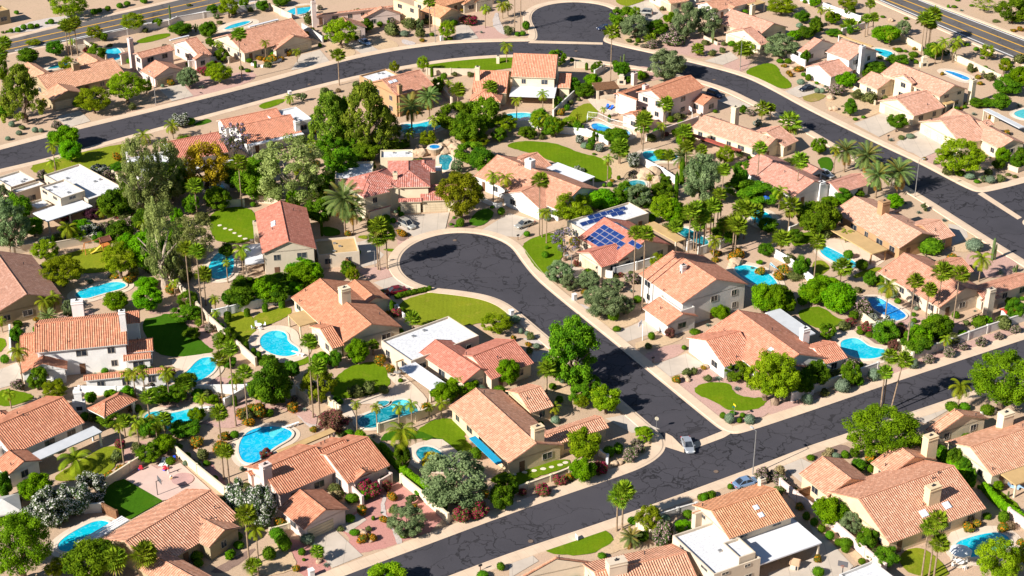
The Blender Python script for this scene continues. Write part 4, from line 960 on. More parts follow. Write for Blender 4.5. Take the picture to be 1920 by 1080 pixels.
for p0, p1 in (((28, 95), (478, 2)), ((1650, 0), (1900, 106)), ((1722, 0), (1920, 76))): stripe(p0, p1, STRIPE_W, .2)
# pale concrete valley gutters at the junctions
for pts in ([(1247, 838), (1282, 849), (1357, 821), (1372, 812), (1360, 806), (1280, 838), (1260, 818), (1248, 812)], [(996, 76), (1130, 80), (1130, 84), (990, 81)], [(1833, 364), (1908, 412), (1916, 408), (1842, 360)]):
    area('valley_gutter', WALKM, pts, .045, 0, True)
# yards
areas("""
@0,0
1300,660 1480,600 1660,560 1920,530 1920,610 1400,760 1240,730
@480,0
1540,220 1700,180 1900,250 1900,290 1690,310 1600,260
@960,0
1060,360 1360,260 1600,330 1620,370 1430,450 1240,400
1560,500 1640,440 1780,440 1800,480 1700,560
940,480 1200,560 1040,620 900,560
@480,270
750,950 900,920 1020,940 1050,985 880,1035
1060,650 1170,690 1060,800
@960,540
960,500 1270,400 1310,490 1050,580
1170,690 1450,580 1560,590 1800,740 1960,840 1920,960 1720,1020 1560,1010 1450,930
@1440,270
1140,110 1280,60 1310,200 1250,180
1450,830 1640,790 1920,900 1800,1000 1560,1010
@1440,540
0,870 330,830 620,740 900,620 1120,540 1500,400 1920,270 1920,325 1100,600 300,890 0,980
800,150 1060,220 1500,250 1480,330 1100,330 960,280
@0,540
1050,200 1340,100 1500,250 1700,440 1600,480 1440,330 1330,190
1470,750 1620,650 1850,720 1840,780
450,200 700,150 700,220 450,240
1130,860 1400,830 1700,880 1850,800 1920,1000 1700,1070 1500,1010
@480,540
0,820 300,860 470,960 440,1060 250,910 0,900
@0,810
940,360 1130,250 1340,225 1580,440 1400,480 1220,520
880,200 1000,60 1180,80 1100,180 960,250
""", 'gravel_yard', PINKG, .014)
areas("""
@480,810
700,850 790,935 1470,690 1250,500 1000,330 960,400 830,520 690,640 620,720 690,780
220,800 410,820 590,1010 480,1075 340,1090 200,900
@480,540
0,820 320,860 470,960 440,1060 250,910 0,900
@480,270
750,950 900,920 1020,940 1050,985 880,1035
@0,810
1480,170 1560,190 1720,420 1640,420
""", 'gravel_yard', REDG, .018, 1)
areas("""
@960,0
820,250 1080,330 1040,370 850,330
@480,0
500,300 680,330 780,410 560,460
840,310 960,275 1110,350 920,380
@480,540
1640,270 1900,250 1900,330 1750,360
@960,540
480,100 960,230 930,270 740,330 560,190
900,400 1270,350 1290,390 960,490
200,700 600,700 480,900 300,860
@1440,0
600,680 860,780 850,850 640,910 380,780 560,700
@1440,270
1300,560 1480,620 1640,790 1440,820 1300,780
@960,810
640,200 1060,30 1130,130 960,210 700,290
580,940 780,800 860,640 1000,660 1040,800 720,930
@1440,810
400,720 640,880 720,960 690,1010 540,850 300,700
@480,810
30,860 220,830 330,1010 180,1075 0,1080
@960,270
-60,20 300,10 560,90 760,90 960,160 880,260 770,330 740,230 690,120 480,70 340,0
""", 'gravel_yard', TANG, .022)
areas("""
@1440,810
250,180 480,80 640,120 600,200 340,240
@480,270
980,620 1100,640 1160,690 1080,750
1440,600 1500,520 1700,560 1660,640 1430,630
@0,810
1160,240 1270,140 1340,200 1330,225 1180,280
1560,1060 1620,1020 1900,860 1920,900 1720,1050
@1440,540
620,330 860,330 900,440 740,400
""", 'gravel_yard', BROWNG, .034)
areas("""
@0,0
300,140 620,110 640,170 420,210 60,260 40,230
@480,540
60,890 300,890 440,1010 460,1070 400,1050 270,920
@480,810
950,470 985,480 960,560 985,640 1040,740 1110,830 1050,850 1030,740 930,600
@960,540
70,370 240,400 250,430 120,410
500,115 640,165 600,205 490,140
@480,0
1090,290 1200,320 1190,340 1100,335
1810,70 1830,180 1900,240 1850,270 1760,180
""", 'stone_bed', STONEG, .046, 1)
areas("""
@0,0
1190,670 1370,630 1450,720 1290,760
420,880 600,830 680,910 510,960
1480,560 1560,520 1660,470 1700,490 1560,560
@480,0
340,410 480,375 560,470 260,530
680,330 800,300 925,382 800,412
1500,200 1580,175 1670,290 1500,312
@960,0
870,50 1030,0 1140,120 1080,160 960,150
1440,460 1640,390 1700,440 1580,490
1530,750 1640,720 1800,800 1700,830
@1440,0
120,690 310,610 440,670 350,700 230,735
640,930 860,850 1000,950 830,1030
960,1070 1140,980 1400,1060 1290,1130 1150,1190
@480,270
1100,540 1450,515 1420,640 1190,705 1040,600
1700,640 1900,520 2090,570 1980,700 1830,690
750,740 830,720 960,830 900,900 770,930
880,1040 1040,990 1190,1080 980,1100
@960,270
430,910 620,960 420,1040 330,1000
@960,540
740,350 1000,240 1140,310 790,430
1060,580 1310,490 1450,580 1150,680
700,980 850,950 1110,1060 900,1090
150,480 300,470 260,560 150,560
@0,540
-20,620 130,560 200,700 -20,760
@480,810
400,810 590,730 800,930 570,1022
610,720 760,610 830,660 690,760
@960,810
-20,970 140,915 200,970 -20,1100
@1440,810
80,240 230,190 330,240 260,390
280,640 500,860 640,1010 560,1090 0,1090 0,1060 300,960 390,860
@1440,540
990,960 1350,850 1420,880 1180,1020
@1440,270
1350,600 1480,620 1500,700 1380,770
1180,100 1290,0 950,0 1050,60
""", 'driveway', DRIVEM, .03, 0)
areas("""
@960,0
560,740 640,720 820,800 780,880 660,850 590,780
@1440,540
430,350 620,300 720,390 520,420
@480,540
960,640 1060,620 1240,780 1300,860 1220,930 900,870 700,880 760,1000 640,960 620,900 720,860 1080,760
@0,540
1290,530 1600,490 1620,530 1400,620 1290,600
@1440,810
1330,770 1500,700 1560,720 1880,760 1860,880 1560,1000 1400,1040 1360,950
@480,810
1160,110 1370,40 1480,120 1560,200 1500,280 1400,290
@1440,270
400,740 460,690 900,830 860,900 700,960 560,900
""", 'patio', DECKM, .055, 1)
areas("""
@0,810
940,360 1130,250 1180,282 1340,225 1580,440 1400,480 1220,520
""", 'sport_court', plain('court_slab', (.60, .43, .36), .8, .2, .08, .4), .16, 0)
areas("@0,810\n1280,365 1320,325 1390,312 1440,330 1460,360 1430,395 1360,412 1300,400", 'court_circle', plain('court_circle_paint', (.50, .30, .27), .8), .27, 2)
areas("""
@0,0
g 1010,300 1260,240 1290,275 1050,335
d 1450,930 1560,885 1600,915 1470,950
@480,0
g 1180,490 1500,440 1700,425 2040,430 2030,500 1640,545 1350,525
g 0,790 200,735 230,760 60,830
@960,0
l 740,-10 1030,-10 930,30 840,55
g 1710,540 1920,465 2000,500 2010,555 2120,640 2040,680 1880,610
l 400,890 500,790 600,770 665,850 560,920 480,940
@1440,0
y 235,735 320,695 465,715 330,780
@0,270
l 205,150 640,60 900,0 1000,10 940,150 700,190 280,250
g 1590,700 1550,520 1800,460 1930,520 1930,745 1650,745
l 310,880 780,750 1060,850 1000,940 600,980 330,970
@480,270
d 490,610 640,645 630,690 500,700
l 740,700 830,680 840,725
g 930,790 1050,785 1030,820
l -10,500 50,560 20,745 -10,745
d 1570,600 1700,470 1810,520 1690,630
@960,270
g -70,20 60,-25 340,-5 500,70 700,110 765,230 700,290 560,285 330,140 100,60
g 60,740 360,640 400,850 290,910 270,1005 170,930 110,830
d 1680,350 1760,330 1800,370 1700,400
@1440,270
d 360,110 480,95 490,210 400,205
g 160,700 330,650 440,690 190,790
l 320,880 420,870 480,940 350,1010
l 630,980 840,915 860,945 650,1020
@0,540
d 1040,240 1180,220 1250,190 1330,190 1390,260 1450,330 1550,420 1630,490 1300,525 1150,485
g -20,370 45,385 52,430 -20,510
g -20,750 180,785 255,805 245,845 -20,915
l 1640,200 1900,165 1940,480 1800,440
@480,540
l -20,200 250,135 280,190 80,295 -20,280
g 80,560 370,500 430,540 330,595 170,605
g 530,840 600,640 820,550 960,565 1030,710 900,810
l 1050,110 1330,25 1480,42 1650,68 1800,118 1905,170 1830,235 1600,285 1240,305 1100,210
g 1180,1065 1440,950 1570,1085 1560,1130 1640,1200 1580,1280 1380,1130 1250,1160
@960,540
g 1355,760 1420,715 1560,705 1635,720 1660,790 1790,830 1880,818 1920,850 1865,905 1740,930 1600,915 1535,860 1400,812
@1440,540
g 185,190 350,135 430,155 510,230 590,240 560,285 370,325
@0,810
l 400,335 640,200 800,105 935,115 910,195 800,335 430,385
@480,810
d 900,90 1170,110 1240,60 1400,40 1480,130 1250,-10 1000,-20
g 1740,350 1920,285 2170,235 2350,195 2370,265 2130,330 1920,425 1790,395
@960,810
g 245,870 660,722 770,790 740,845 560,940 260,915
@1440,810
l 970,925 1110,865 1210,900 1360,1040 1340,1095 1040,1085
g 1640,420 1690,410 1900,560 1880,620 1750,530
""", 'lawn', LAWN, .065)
areas("@0,810\nd 770,400 800,395 930,357 1222,520 972,662 780,565", 'lawn', LAWN, .07, 0)
# ---------------------------------------------------------------- pools
O[:] = [0, 0]; pool([(785, 380), (850, 360), (900, 372), (920, 440), (850, 465), (785, 435)], 't', 1.2)
pool([(345, 515), (510, 468), (530, 492), (380, 528)], 'd', 1.2)
pool([(1670, 230), (1720, 195), (1850, 160), (1890, 165), (1840, 190), (1740, 220)], 't', 2.5)
O[:] = [480, 0]; pool([(220, 90), (340, 48), (415, 45), (405, 82), (370, 112), (250, 118)], 't', 2.5)
pool([(1060, 965), (1120, 930), (1200, 940), (1320, 908), (1405, 915), (1380, 965), (1280, 992), (1190, 1012), (1100, 1005)], 't', 1.5)
O[:] = [960, 0]; pool([(-70, 870), (10, 852), (120, 850), (245, 878), (205, 912), (0, 917)], 't', 1.0)
pool([(585, 940), (640, 926), (700, 943), (770, 985), (865, 978), (895, 1010), (860, 1042), (700, 1014), (615, 985)], 'b', 1.6)
O[:] = [1440, 0]; pool([(790, 362), (900, 383), (945, 405), (905, 448), (820, 405)], 't', 1.5)
pool([(1300, 530), (1400, 543), (1525, 592), (1490, 612), (1415, 580)], 'b', 2.0)
pool([(1815, 855), (1960, 810), (1990, 880), (1920, 905)], 'a', 1.2)
O[:] = [0, 270]; pool([(1535, 345), (1650, 295), (1700, 330), (1650, 385), (1555, 382)], 't', 1.0)
pool([(1625, 815), (1760, 815), (1750, 1005), (1600, 1030), (1550, 960), (1575, 900)], 't', 1.4)
O[:] = [0, 540]; pool([(545, 65), (615, 18), (740, -12), (850, -42), (945, -32), (945, 5), (750, 55), (640, 92)], 't', 1.6)
O[:] = [480, 270]; pool([(1370, 90), (1430, 78), (1485, 110), (1445, 165), (1450, 200), (1395, 205), (1375, 160)], 'd', .8)
O[:] = [960, 270]; pool([(970, 65), (1060, 52), (1120, 78), (1250, 88), (1235, 132), (1100, 128), (1050, 142), (990, 112)], 't', 1.6)
pool([(860, 285), (980, 272), (1015, 320), (930, 345), (820, 365)], 'd', 1.2)
pool([(1775, 480), (1920, 515), (1970, 590), (1920, 630), (1840, 605), (1775, 545)], 't', 1.6)
pool([(1210, 640), (1300, 628), (1400, 680), (1490, 740), (1440, 775), (1290, 705)], 'd', 1.4)
pool([(1640, 932), (1740, 910), (1840, 930), (1940, 985), (2005, 1065), (1930, 1085), (1760, 1045)], 't', 1.6)
O[:] = [1440, 270]; pool([(395, 772), (440, 772), (680, 900), (665, 932), (600, 942), (388, 832)], 't', 1.3)
O[:] = [0, 540]; pool([(1335, 680), (1400, 640), (1490, 535), (1595, 520), (1630, 552), (1610, 640), (1440, 735), (1355, 712)], 't', 1.6)
pool([(1090, 955), (1160, 930), (1230, 933), (1285, 950), (1480, 900), (1530, 920), (1525, 972), (1230, 1085), (1140, 1045), (1075, 992)], 't', 1.5)
O[:] = [480, 540]; pool([(25, 385), (85, 335), (170, 322), (235, 350), (235, 410), (325, 460), (315, 502), (220, 525), (115, 502), (35, 452)], 't', 2.2)
pool([(755, 985), (890, 930), (1000, 892), (1030, 850), (1135, 838), (1230, 920), (1185, 965), (1030, 1015), (870, 1065), (765, 1045)], 'd', .8)
pool([(895, 858), (1000, 848), (1003, 880), (945, 902)], 'd', .3, ds='small raised spa')
O[:] = [0, 0]; pool([(1780, 3360), (1840, 3250), (1960, 3206), (2090, 3202), (2195, 3240), (2185, 3290), (2085, 3345), (2000, 3405), (1920, 3485), (1815, 3475)], 'm', 1.4)
O[:] = [480, 810]; pool([(1175, 150), (1310, 96), (1490, 240), (1405, 275), (1260, 252)], 'd', 1.8)
O[:] = [1440, 540]; pool([(730, 80), (820, 75), (870, 98), (1040, 200), (1025, 235), (940, 260), (875, 212), (795, 172)], 'b', 1.5, DECKM)
pool([(520, 412), (640, 375), (700, 398), (760, 450), (900, 468), (875, 515), (760, 545), (595, 522)], 't', 1.8)
O[:] = [0, 810]; pool([(430, 825), (710, 665), (830, 680), (805, 722), (590, 895), (440, 910)], 't', 1.4)
O[:] = [1440, 810]; pool([(1395, 840), (1540, 788), (1700, 755), (1785, 778), (1825, 830), (1805, 885), (1500, 965), (1420, 900)], 't', 2.0)
# ---------------------------------------------------------------- houses (eave corners picked in the photograph)
O[:] = [0, 0]
house('house behind the big pine', 'olive-walled tile house with box chimney, standing behind the tall shaggy pine', 'olive', 'salmon', '540 545 880 465', 'A 2.7 205 590 945 560;B 2.7 310 705 640 700;B 2.7 150 505 400 560;B 2.7 560 450 820 470', '570 470 530 1.7 1.2', '500 800 4.8')
house('house with white chimney slab', 'pale house with tall white chimney on its end wall and arched corner window', 'pink', 'salmon', '1060 450 1300 390', 'A 5.4 995 405 1310 375;A 3.2 1290 325 1590 408;B 3.0 1440 440 1585 420;B 2.7 1050 532 1390 527;A 3.0 890 405 1010 380;Pw 2.7 1270 300 1420 270', '1000 285 530 1.1 1.2', '1260 620 4.8')
O[:] = [480, 0]
house('house with long roof and flowerbed', 'cream house with long tiled roof, small roof dormer and flowerbed wall in front', 'beige', 'salmon', '-40 235 290 150', 'A 2.7 -330 290 400 272;B 2.7 110 362 432 300;A 3.9 -40 255 95 238;Pw 2.7 -60 200 170 150', '', '340 370 4.8')
house('pinkish house with silver car', 'pinkish house with white end chimney and arched windows above the parked silver car', 'pink', 'salmon', '460 30 1000 -30', 'A 3.0 430 120 1060 40;B 2.8 505 205 832 205;B 2.8 800 140 1082 92;Pt 2.6 300 60 400 40', '440 8 210 1.2 1.0', '760 270 2.6', pitch=.42)
house('tan block house at the top', 'tan house with flat two-storey block beside a tiled garage gable', 'yellow', 'orange', '1080 20 1240 -25', 'F 5.4 1030 0 1232 62;B 2.7 1230 85 1550 88;A 3.0 1170 0 1560 5', '', '1430 180 4.8', garc='t')
house('arched porch house at the top', 'tan house with arched porch openings at the upper edge of the view', 'beige', 'orange', '1500 20 1800 -40', 'A 2.9 1400 10 1800 -40;B 2.8 1540 30 1690 10;B 2.8 1640 20 1780 -10', '', '')
house('brown two-storey house by the pines', 'two-storey house with two white roof windows and tall brown exterior chimney', 'brown', 'salmon', '960 745 1335 640', 'A 5.8 845 618 1337 640;F 5.2 775 567 1070 560', '1085 635 875 1.0 .8', '', '1010 617;1042 607')
O[:] = [960, 0]
house('two-storey house with wide white verandah', 'cream two-storey house with broad tiled roof above a wide white rear patio cover', 'cream', 'coral', '0 576 335 588', 'A 5.6 -10 574 358 440;A 3.3 -300 690 0 560;A 2.8 345 657 455 570;Pw 2.7 -20 722 340 640;H 2.7 -320 760 -60 690', '-258 500 605 1.1 .9;-105 420 480 .8 .8', '', '', pitch=.5)
house('pink two-storey house with two chimneys', 'pink two-storey house with two tall chimneys and a fenced blue pool', 'pink', 'orange', '1080 790 1445 655', 'A 5.5 930 690 1447 655;B 5.2 800 692 935 752;A 2.8 815 862 1050 900;B 2.7 1318 752 1562 745;A 4.6 760 705 1020 640', '915 545 640 1.4 1.0;995 635 840 1.4 1.0', '', '')
house('house with red patio roof', 'long tiled house with big cream chimney and a red patio roof', 'cream', 'pink', '1345 950 1690 800', 'B 2.8 1345 955 2060 1055;A 2.7 1760 1010 2150 1055;Pr 2.5 1345 1000 1700 1140', '1668 800 930 1.6 1.3', '', '')
house('house behind the grey olives', 'cream house with stepped tiled roof and box dormer behind grey olive trees', 'cream', 'pink', '1700 240 1880 185', 'B 2.9 1530 165 2070 205;A 2.7 1590 245 1935 320;A 4.0 1700 150 1830 120', '1800 35 115 1.4 1.0', '1620 310 2.6')
house('house at the top cul-de-sac', 'cream house with pale garage door beside the upper cul-de-sac', 'cream', 'salmon', '1140 38 1320 5', 'A 2.7 1020 -55 1330 3', '', '1080 60 4.8')
house('grey-gabled house at the top', 'grey-walled tiled house with tan patio roof at the upper edge', 'grey', 'salmon', '1400 40 1560 0', 'A 2.9 1380 30 1830 10;B 2.9 1500 20 1700 60;Pt 2.7 1680 0 1900 20', '1380 -20 30 1.2 1', '')
O[:] = [1440, 0]
house('two-storey house with dark car', 'cream two-storey house with very tall white chimney and dark coupe on its drive', 'white', 'pink', '455 585 635 530', 'B 5.4 430 390 832 388;B 2.9 215 385 520 335;A 2.8 272 502 637 530;Pt 2.8 525 265 790 350', '685 342 585 1.4 1.0', '390 590 4.8', garc='w')
house('house with arched roof dormer', 'cream house with arched window dormer, tall end chimney and rock garden', 'cream', 'pink', '1070 880 1325 805', 'B 4.6 845 550 1495 668;B 2.8 672 612 1010 620;A 2.8 822 757 1327 805;A 5.6 935 572 1110 622;Pt 2.5 1290 770 1400 770', '1515 597 785 1.4 1.1', '930 850 4.8')
house('house with two garage doors', 'tiled house with two pale garage doors and a grey rear patio roof', 'cream', 'pink', '1150 905 1520 830', 'B 2.9 1280 880 1935 1075;A 2.8 1128 912 1660 1040;A 4.0 1560 915 1700 935;Pg 2.8 1612 825 1925 955', '1700 850 915 1.6 1.2', '1180 1000 2.6;1270 1040 2.6', garc='p')
O[:] = [0, 0]
house('house at the far left edge', 'tiled house cut by the left picture edge beside the big pine', 'olive', 'salmon', '-60 830 60 800', 'B 2.8 -260 720 65 770', '', '')
house('brown block in the top corner', 'brown flat-roofed block in the top corner beyond the arterial road', 'olive', 'brown', '0 60 70 45', 'F 4 -90 60 70 70', '', '', deck='T')
O[:] = [0, 270]
house('white flat-roofed house', 'tan house of stepped white flat roofs with a white rear verandah', 'beige', 'salmon', '60 330 265 265', 'F 3.1 -40 255 268 265;F 3.3 595 148 660 418;F 4.6 298 322 637 350;F 3.8 85 342 335 300;F 2.9 205 445 390 452;Pw 2.7 245 520 695 470', '520 328 455 2.4 1.0', '')
O[:] = [0, 0]
house('white house behind the eucalyptus', 'white house with tiled roof half hidden behind eucalyptus trees', 'white', 'coral', '1340 1200 1700 1130', 'A 3.2 1190 1070 1715 1140;F 3.4 945 1190 1320 1240;Pw 2.7 1180 1310 1760 1210', '965 1140 1200 .9 .9', '')
O[:] = [0, 540]
house('brown-roofed house on the left edge', 'big brown-roofed house with olive gable wall at the left edge', 'olive', 'brown', '0 -220 190 45', 'A 2.9 -60 210 240 -245', '', '')
O[:] = [480, 0]
house('house with white roof and two ridges', 'coral-tiled house with white flat roof strips on both sides', 'white', 'coral', '0 1055 320 985', 'A 2.9 -220 955 345 990;A 2.9 -300 905 195 870;F 3.3 60 850 420 890;Pw 2.6 -60 1085 360 1010', '-150 905 965 1.2 1;310 905 985 1.2 1', '')
O[:] = [480, 270]
house('red-roofed mansion', 'two-storey cream mansion with mottled red hipped roofs at the cul-de-sac head', 'cream', 'red', '1240 425 1440 420', 'H 5.6 985 328 1300 122;H@30 5.6 620 272 1150 297;H@30 5.58 690 322 1003 358;A 2.9 1235 428 1510 300;B 5.3 945 340 1085 260;A@30 2.9 832 508 1015 467;A 2.9 1070 438 1245 405;F 3.2 590 262 880 130;F 3.4 930 105 1180 40;H 5.5 1180 215 1345 120;F 3.0 1310 205 1395 150', '1045 212 268 .9 .9', '1160 510 2.6;1350 510 4.9', '', pitch=.42)
house('two-storey house with roof terrace', 'two-storey house with twin roof windows and walled roof terrace by the lane', 'beige', 'coral', '45 820 485 780', 'B 5.6 45 822 380 480;F 3.2 465 833 742 690;Pw 2.7 -80 905 35 750', '10 580 745 1.1 .9', '', '130 590;130 610', deck='T')
O[:] = [480, 540]
house('house with freestanding tan canopy', 'cream house with white box chimney and square tan canopy near kidney pool', 'cream', 'orange', '470 290 700 225', 'B 2.8 262 72 1097 292;A 2.7 395 288 665 430;B 2.8 630 10 1012 85;Pt 2.5 240 205 475 250;H 3.2 712 105 825 95', '668 -5 115 1.9 1.5', '', pitch=.38)
house('house with white flat wing', 'coral-tiled house with long white flat-roofed wing and white rear canopy', 'beige', 'coral', '1500 440 1790 330', 'B 2.8 1215 490 1812 615;A 2.8 1480 500 2086 563;F 3.3 938 395 1672 357;Pw 2.7 1075 602 1427 722;Pt 2.5 1050 560 1175 510', '1195 460 545 1.3 .9', '', '')
house('cream house with blue awning', 'cream house with big cream chimney, bright blue awning and bay turret', 'yellow', 'salmon', '2220 1008 2560 900', 'B 2.8 1445 890 2310 1180;A 2.8 1870 770 2235 885;A 2.8 2110 1090 2650 1048;H 2.6 2150 1195 2330 1150;Pb 2.3 1600 1130 1850 1310', '2110 1035 1325 1.9 1.2', '')
O[:] = [960, 270]
house('house with small dormer and silver sedan', 'white-walled tiled house with small dormer, long white patio roof and silver sedan', 'white', 'salmon', '200 195 545 330', 'A 2.9 -285 240 685 347;B 2.7 -80 372 413 408;B 2.8 -50 130 300 160;A 3.8 15 215 165 235;Pw 2.6 245 182 622 250', '135 115 185 1.9 1.4', '95 500 4.8', garc='w')
_sp = [(585, 712, 4, 5, ((3, 4), (0, 3), (0, 4))), (790, 600, 1, 3, ()), (905, 745, 1, 2, ())]
house('house with blue solar panels', 'coral-tiled house carrying rows of blue solar panels with a tan patio roof', 'beige', 'coral', '545 665 1025 515', 'F 3.4 413 577 1027 517;B 2.9 490 702 1192 754;A 2.7 482 812 877 862;Pt 2.7 998 607 1302 717', '980 528 600 1.4 1.1', '540 930 4.8', solar_at=_sp, vents=2)
_r = HOUSES and [o for o in SC.objects if o.get('label', '').startswith('coral-tiled house carrying')][0]
_fm = MB(); _fm.box(-.85, .85, -.55, .55, 0, .06); _fm.uv[0] = [(0, 0), (1, 0), (1, 1), (0, 1)]; _fp = _fm.mesh('solar_panel', [SOLAR])
for _x, _y in ((540, 598), (590, 583), (637, 570), (685, 557), (595, 548), (640, 537), (690, 522), (735, 512), (785, 497), (830, 485), (765, 527), (815, 518)):
    _p = gt(_x, _y, 3.25) - _r.location; _a = _r.rotation_euler.z; link('solar_panel', _fp, _r, (_p.x * math.cos(_a) + _p.y * math.sin(_a), -_p.x * math.sin(_a) + _p.y * math.cos(_a), 3.25), rot=(R(22), 0, 0))
house('grey two-storey house with balcony', 'grey-walled two-storey house with terrace over its tiled garage and curved pool', 'grey', 'coral', '1365 1170 1770 1050', 'B 5.4 950 977 1772 1052;B 2.7 978 1232 1397 1292;F 4.2 1105 1138 1372 1222', '1320 720 800 1.2 .9;1282 905 965 1.0 .8', '1075 1310 4.8', garc='w')
O[:] = [960, 540]
house('corner house with kidney lawn', 'white corner house with coral roof, arched porch and kidney-shaped front lawn', 'white', 'coral', '1440 385 1690 315', 'B 3.0 1450 330 2382 530;A 2.8 1308 372 1850 520;B 2.7 1690 490 2230 600;A 2.7 2170 440 2520 525;Pg 2.7 1900 190 2275 345', '2190 300 400 1.5 1.1', '1370 480 4.8', '1940 465', garc='w')
O[:] = [1440, 270]
house('house with white chimney by date palms', 'tiled house with thick white end chimney beside a row of date palms', 'white', 'pink', '420 275 690 195', 'B 2.9 -228 185 495 310;A 2.7 385 295 775 300;B 2.8 200 165 425 200', '388 282 430 1.5 1.0', '')
house('brick-coloured house with lap pool', 'brick-coloured house with tan patio roof facing a narrow lap pool', 'brown', 'pink', '1040 590 1270 525', 'B 2.8 482 502 1305 692;A 2.7 1030 602 1407 687;Pt 2.5 470 648 897 795;A 3.6 900 510 1005 500', '862 425 525 2.1 1.5', '', pitch=.36)
house('house behind four fan palms', 'orange-tiled house behind a cluster of fan palms with big end chimney', 'beige', 'salmon', '1225 870 1425 810', 'B 2.8 822 958 1660 1110;A 2.7 1190 900 1547 955;A 2.8 1480 1085 1990 1040;H 2.7 1590 1170 1760 1150', '1640 1085 1320 1.5 1.1', '')
O[:] = [0, 540]
house('big white two-storey house', 'large white two-storey house with stepped tiled roof and two white chimneys', 'white', 'orange', '270 480 965 412', 'A 5.5 262 487 952 175;A 3.0 945 490 1147 370;A 2.9 628 698 1248 590;B 2.9 150 645 512 480;A 5.3 930 275 1050 165;A 3.4 150 500 360 320;A 2.8 925 550 1135 480', '943 170 430 1.1 .9;592 92 215 2.1 1.3', '', garc='w')
O[:] = [0, 810]
house('long house with grey verandah', 'long orange-tiled house with a pale grey rear verandah and satellite dishes', 'white', 'orange', '235 165 640 -15', 'A 2.8 90 170 345 -270;B 2.8 -60 -120 245 -20;B 2.7 -60 245 317 215;A 2.7 -60 120 220 0;Pg 2.6 235 168 765 5', '', '')
O[:] = [480, 810]
house('house with red gravel garden', 'pinkish-walled house with tan patio roof and red gravel cactus garden', 'pink', 'orange', '180 478 520 330', 'A 3.0 180 480 320 90;A 2.9 690 390 690 20;B 2.8 690 348 912 300;B 2.7 163 577 697 580;A 2.95 500 335 560 40;A 2.9 -40 330 150 200;Pt 2.7 190 172 560 -25', '92 240 530 1.6 1.2', '480 730 4.8', garc='t', pitch=.42)
O[:] = [0, 810]
house('house with white slatted pergola', 'salmon-tiled house with white slatted pergola beside a long turquoise pool', 'olive', 'salmon', '930 835 1580 445', 'A 2.8 748 806 1802 640;B 2.8 1330 742 1812 716;B 2.8 1000 1010 1600 1085;Pp 2.5 568 838 972 670', '', '')
O[:] = [960, 810]
house('house with square tan chimney', 'salmon-tiled house with square tan chimney at the lower edge of the view', 'beige', 'salmon', '660 1000 1190 885', 'A 2.8 520 985 1410 1130;B 2.8 65 1090 590 975', '780 960 1075 2.8 1.6', '')
house('white flat-topped two-storey house', 'two-storey cream house with big white flat roof and roof-well for machinery', 'beige', 'orange', '1210 770 1520 665', 'F 4.4 1205 775 1865 945;A 4.6 1350 548 2125 632;F 5.4 1580 832 1828 902;Pw 2.9 1860 1000 2105 652;A 4.6 1350 610 1500 560', '1870 345 405 .9 .8', '', '1492 742;1342 797;1515 848;1540 872;1830 568 .7;1866 624 .7')
O[:] = [1440, 810]
house('big tan house with two roof domes', 'big tan house with broad salmon roof, two chimneys and two square roof windows', 'yellow', 'salmon', '650 490 1385 235', 'A 2.8 422 442 1637 573;B 2.7 445 485 565 200;B 2.7 905 335 1130 110', '1222 402 545 2.3 1.3;1200 25 190 2.1 1.4', '', '1168 612 1.0;1340 552 1.0', vents=8, pitch=.42)
house('cream house with tan canopy', 'cream house with tiled roof and tan canopy over blue loungers', 'cream', 'salmon', '1685 330 1920 250', 'A 2.8 1685 332 2010 -150;B 2.7 1180 -20 1655 -100;Pt 2.5 1722 302 2060 330', '1770 -150 -35 2.3 1.5', '')
house('white-roofed building at the bottom edge', 'low building with plain white flat roof at the lower edge of the view', 'grey', 'salmon', '540 1060 790 960', 'F 3 535 1065 1000 1130', '', '')
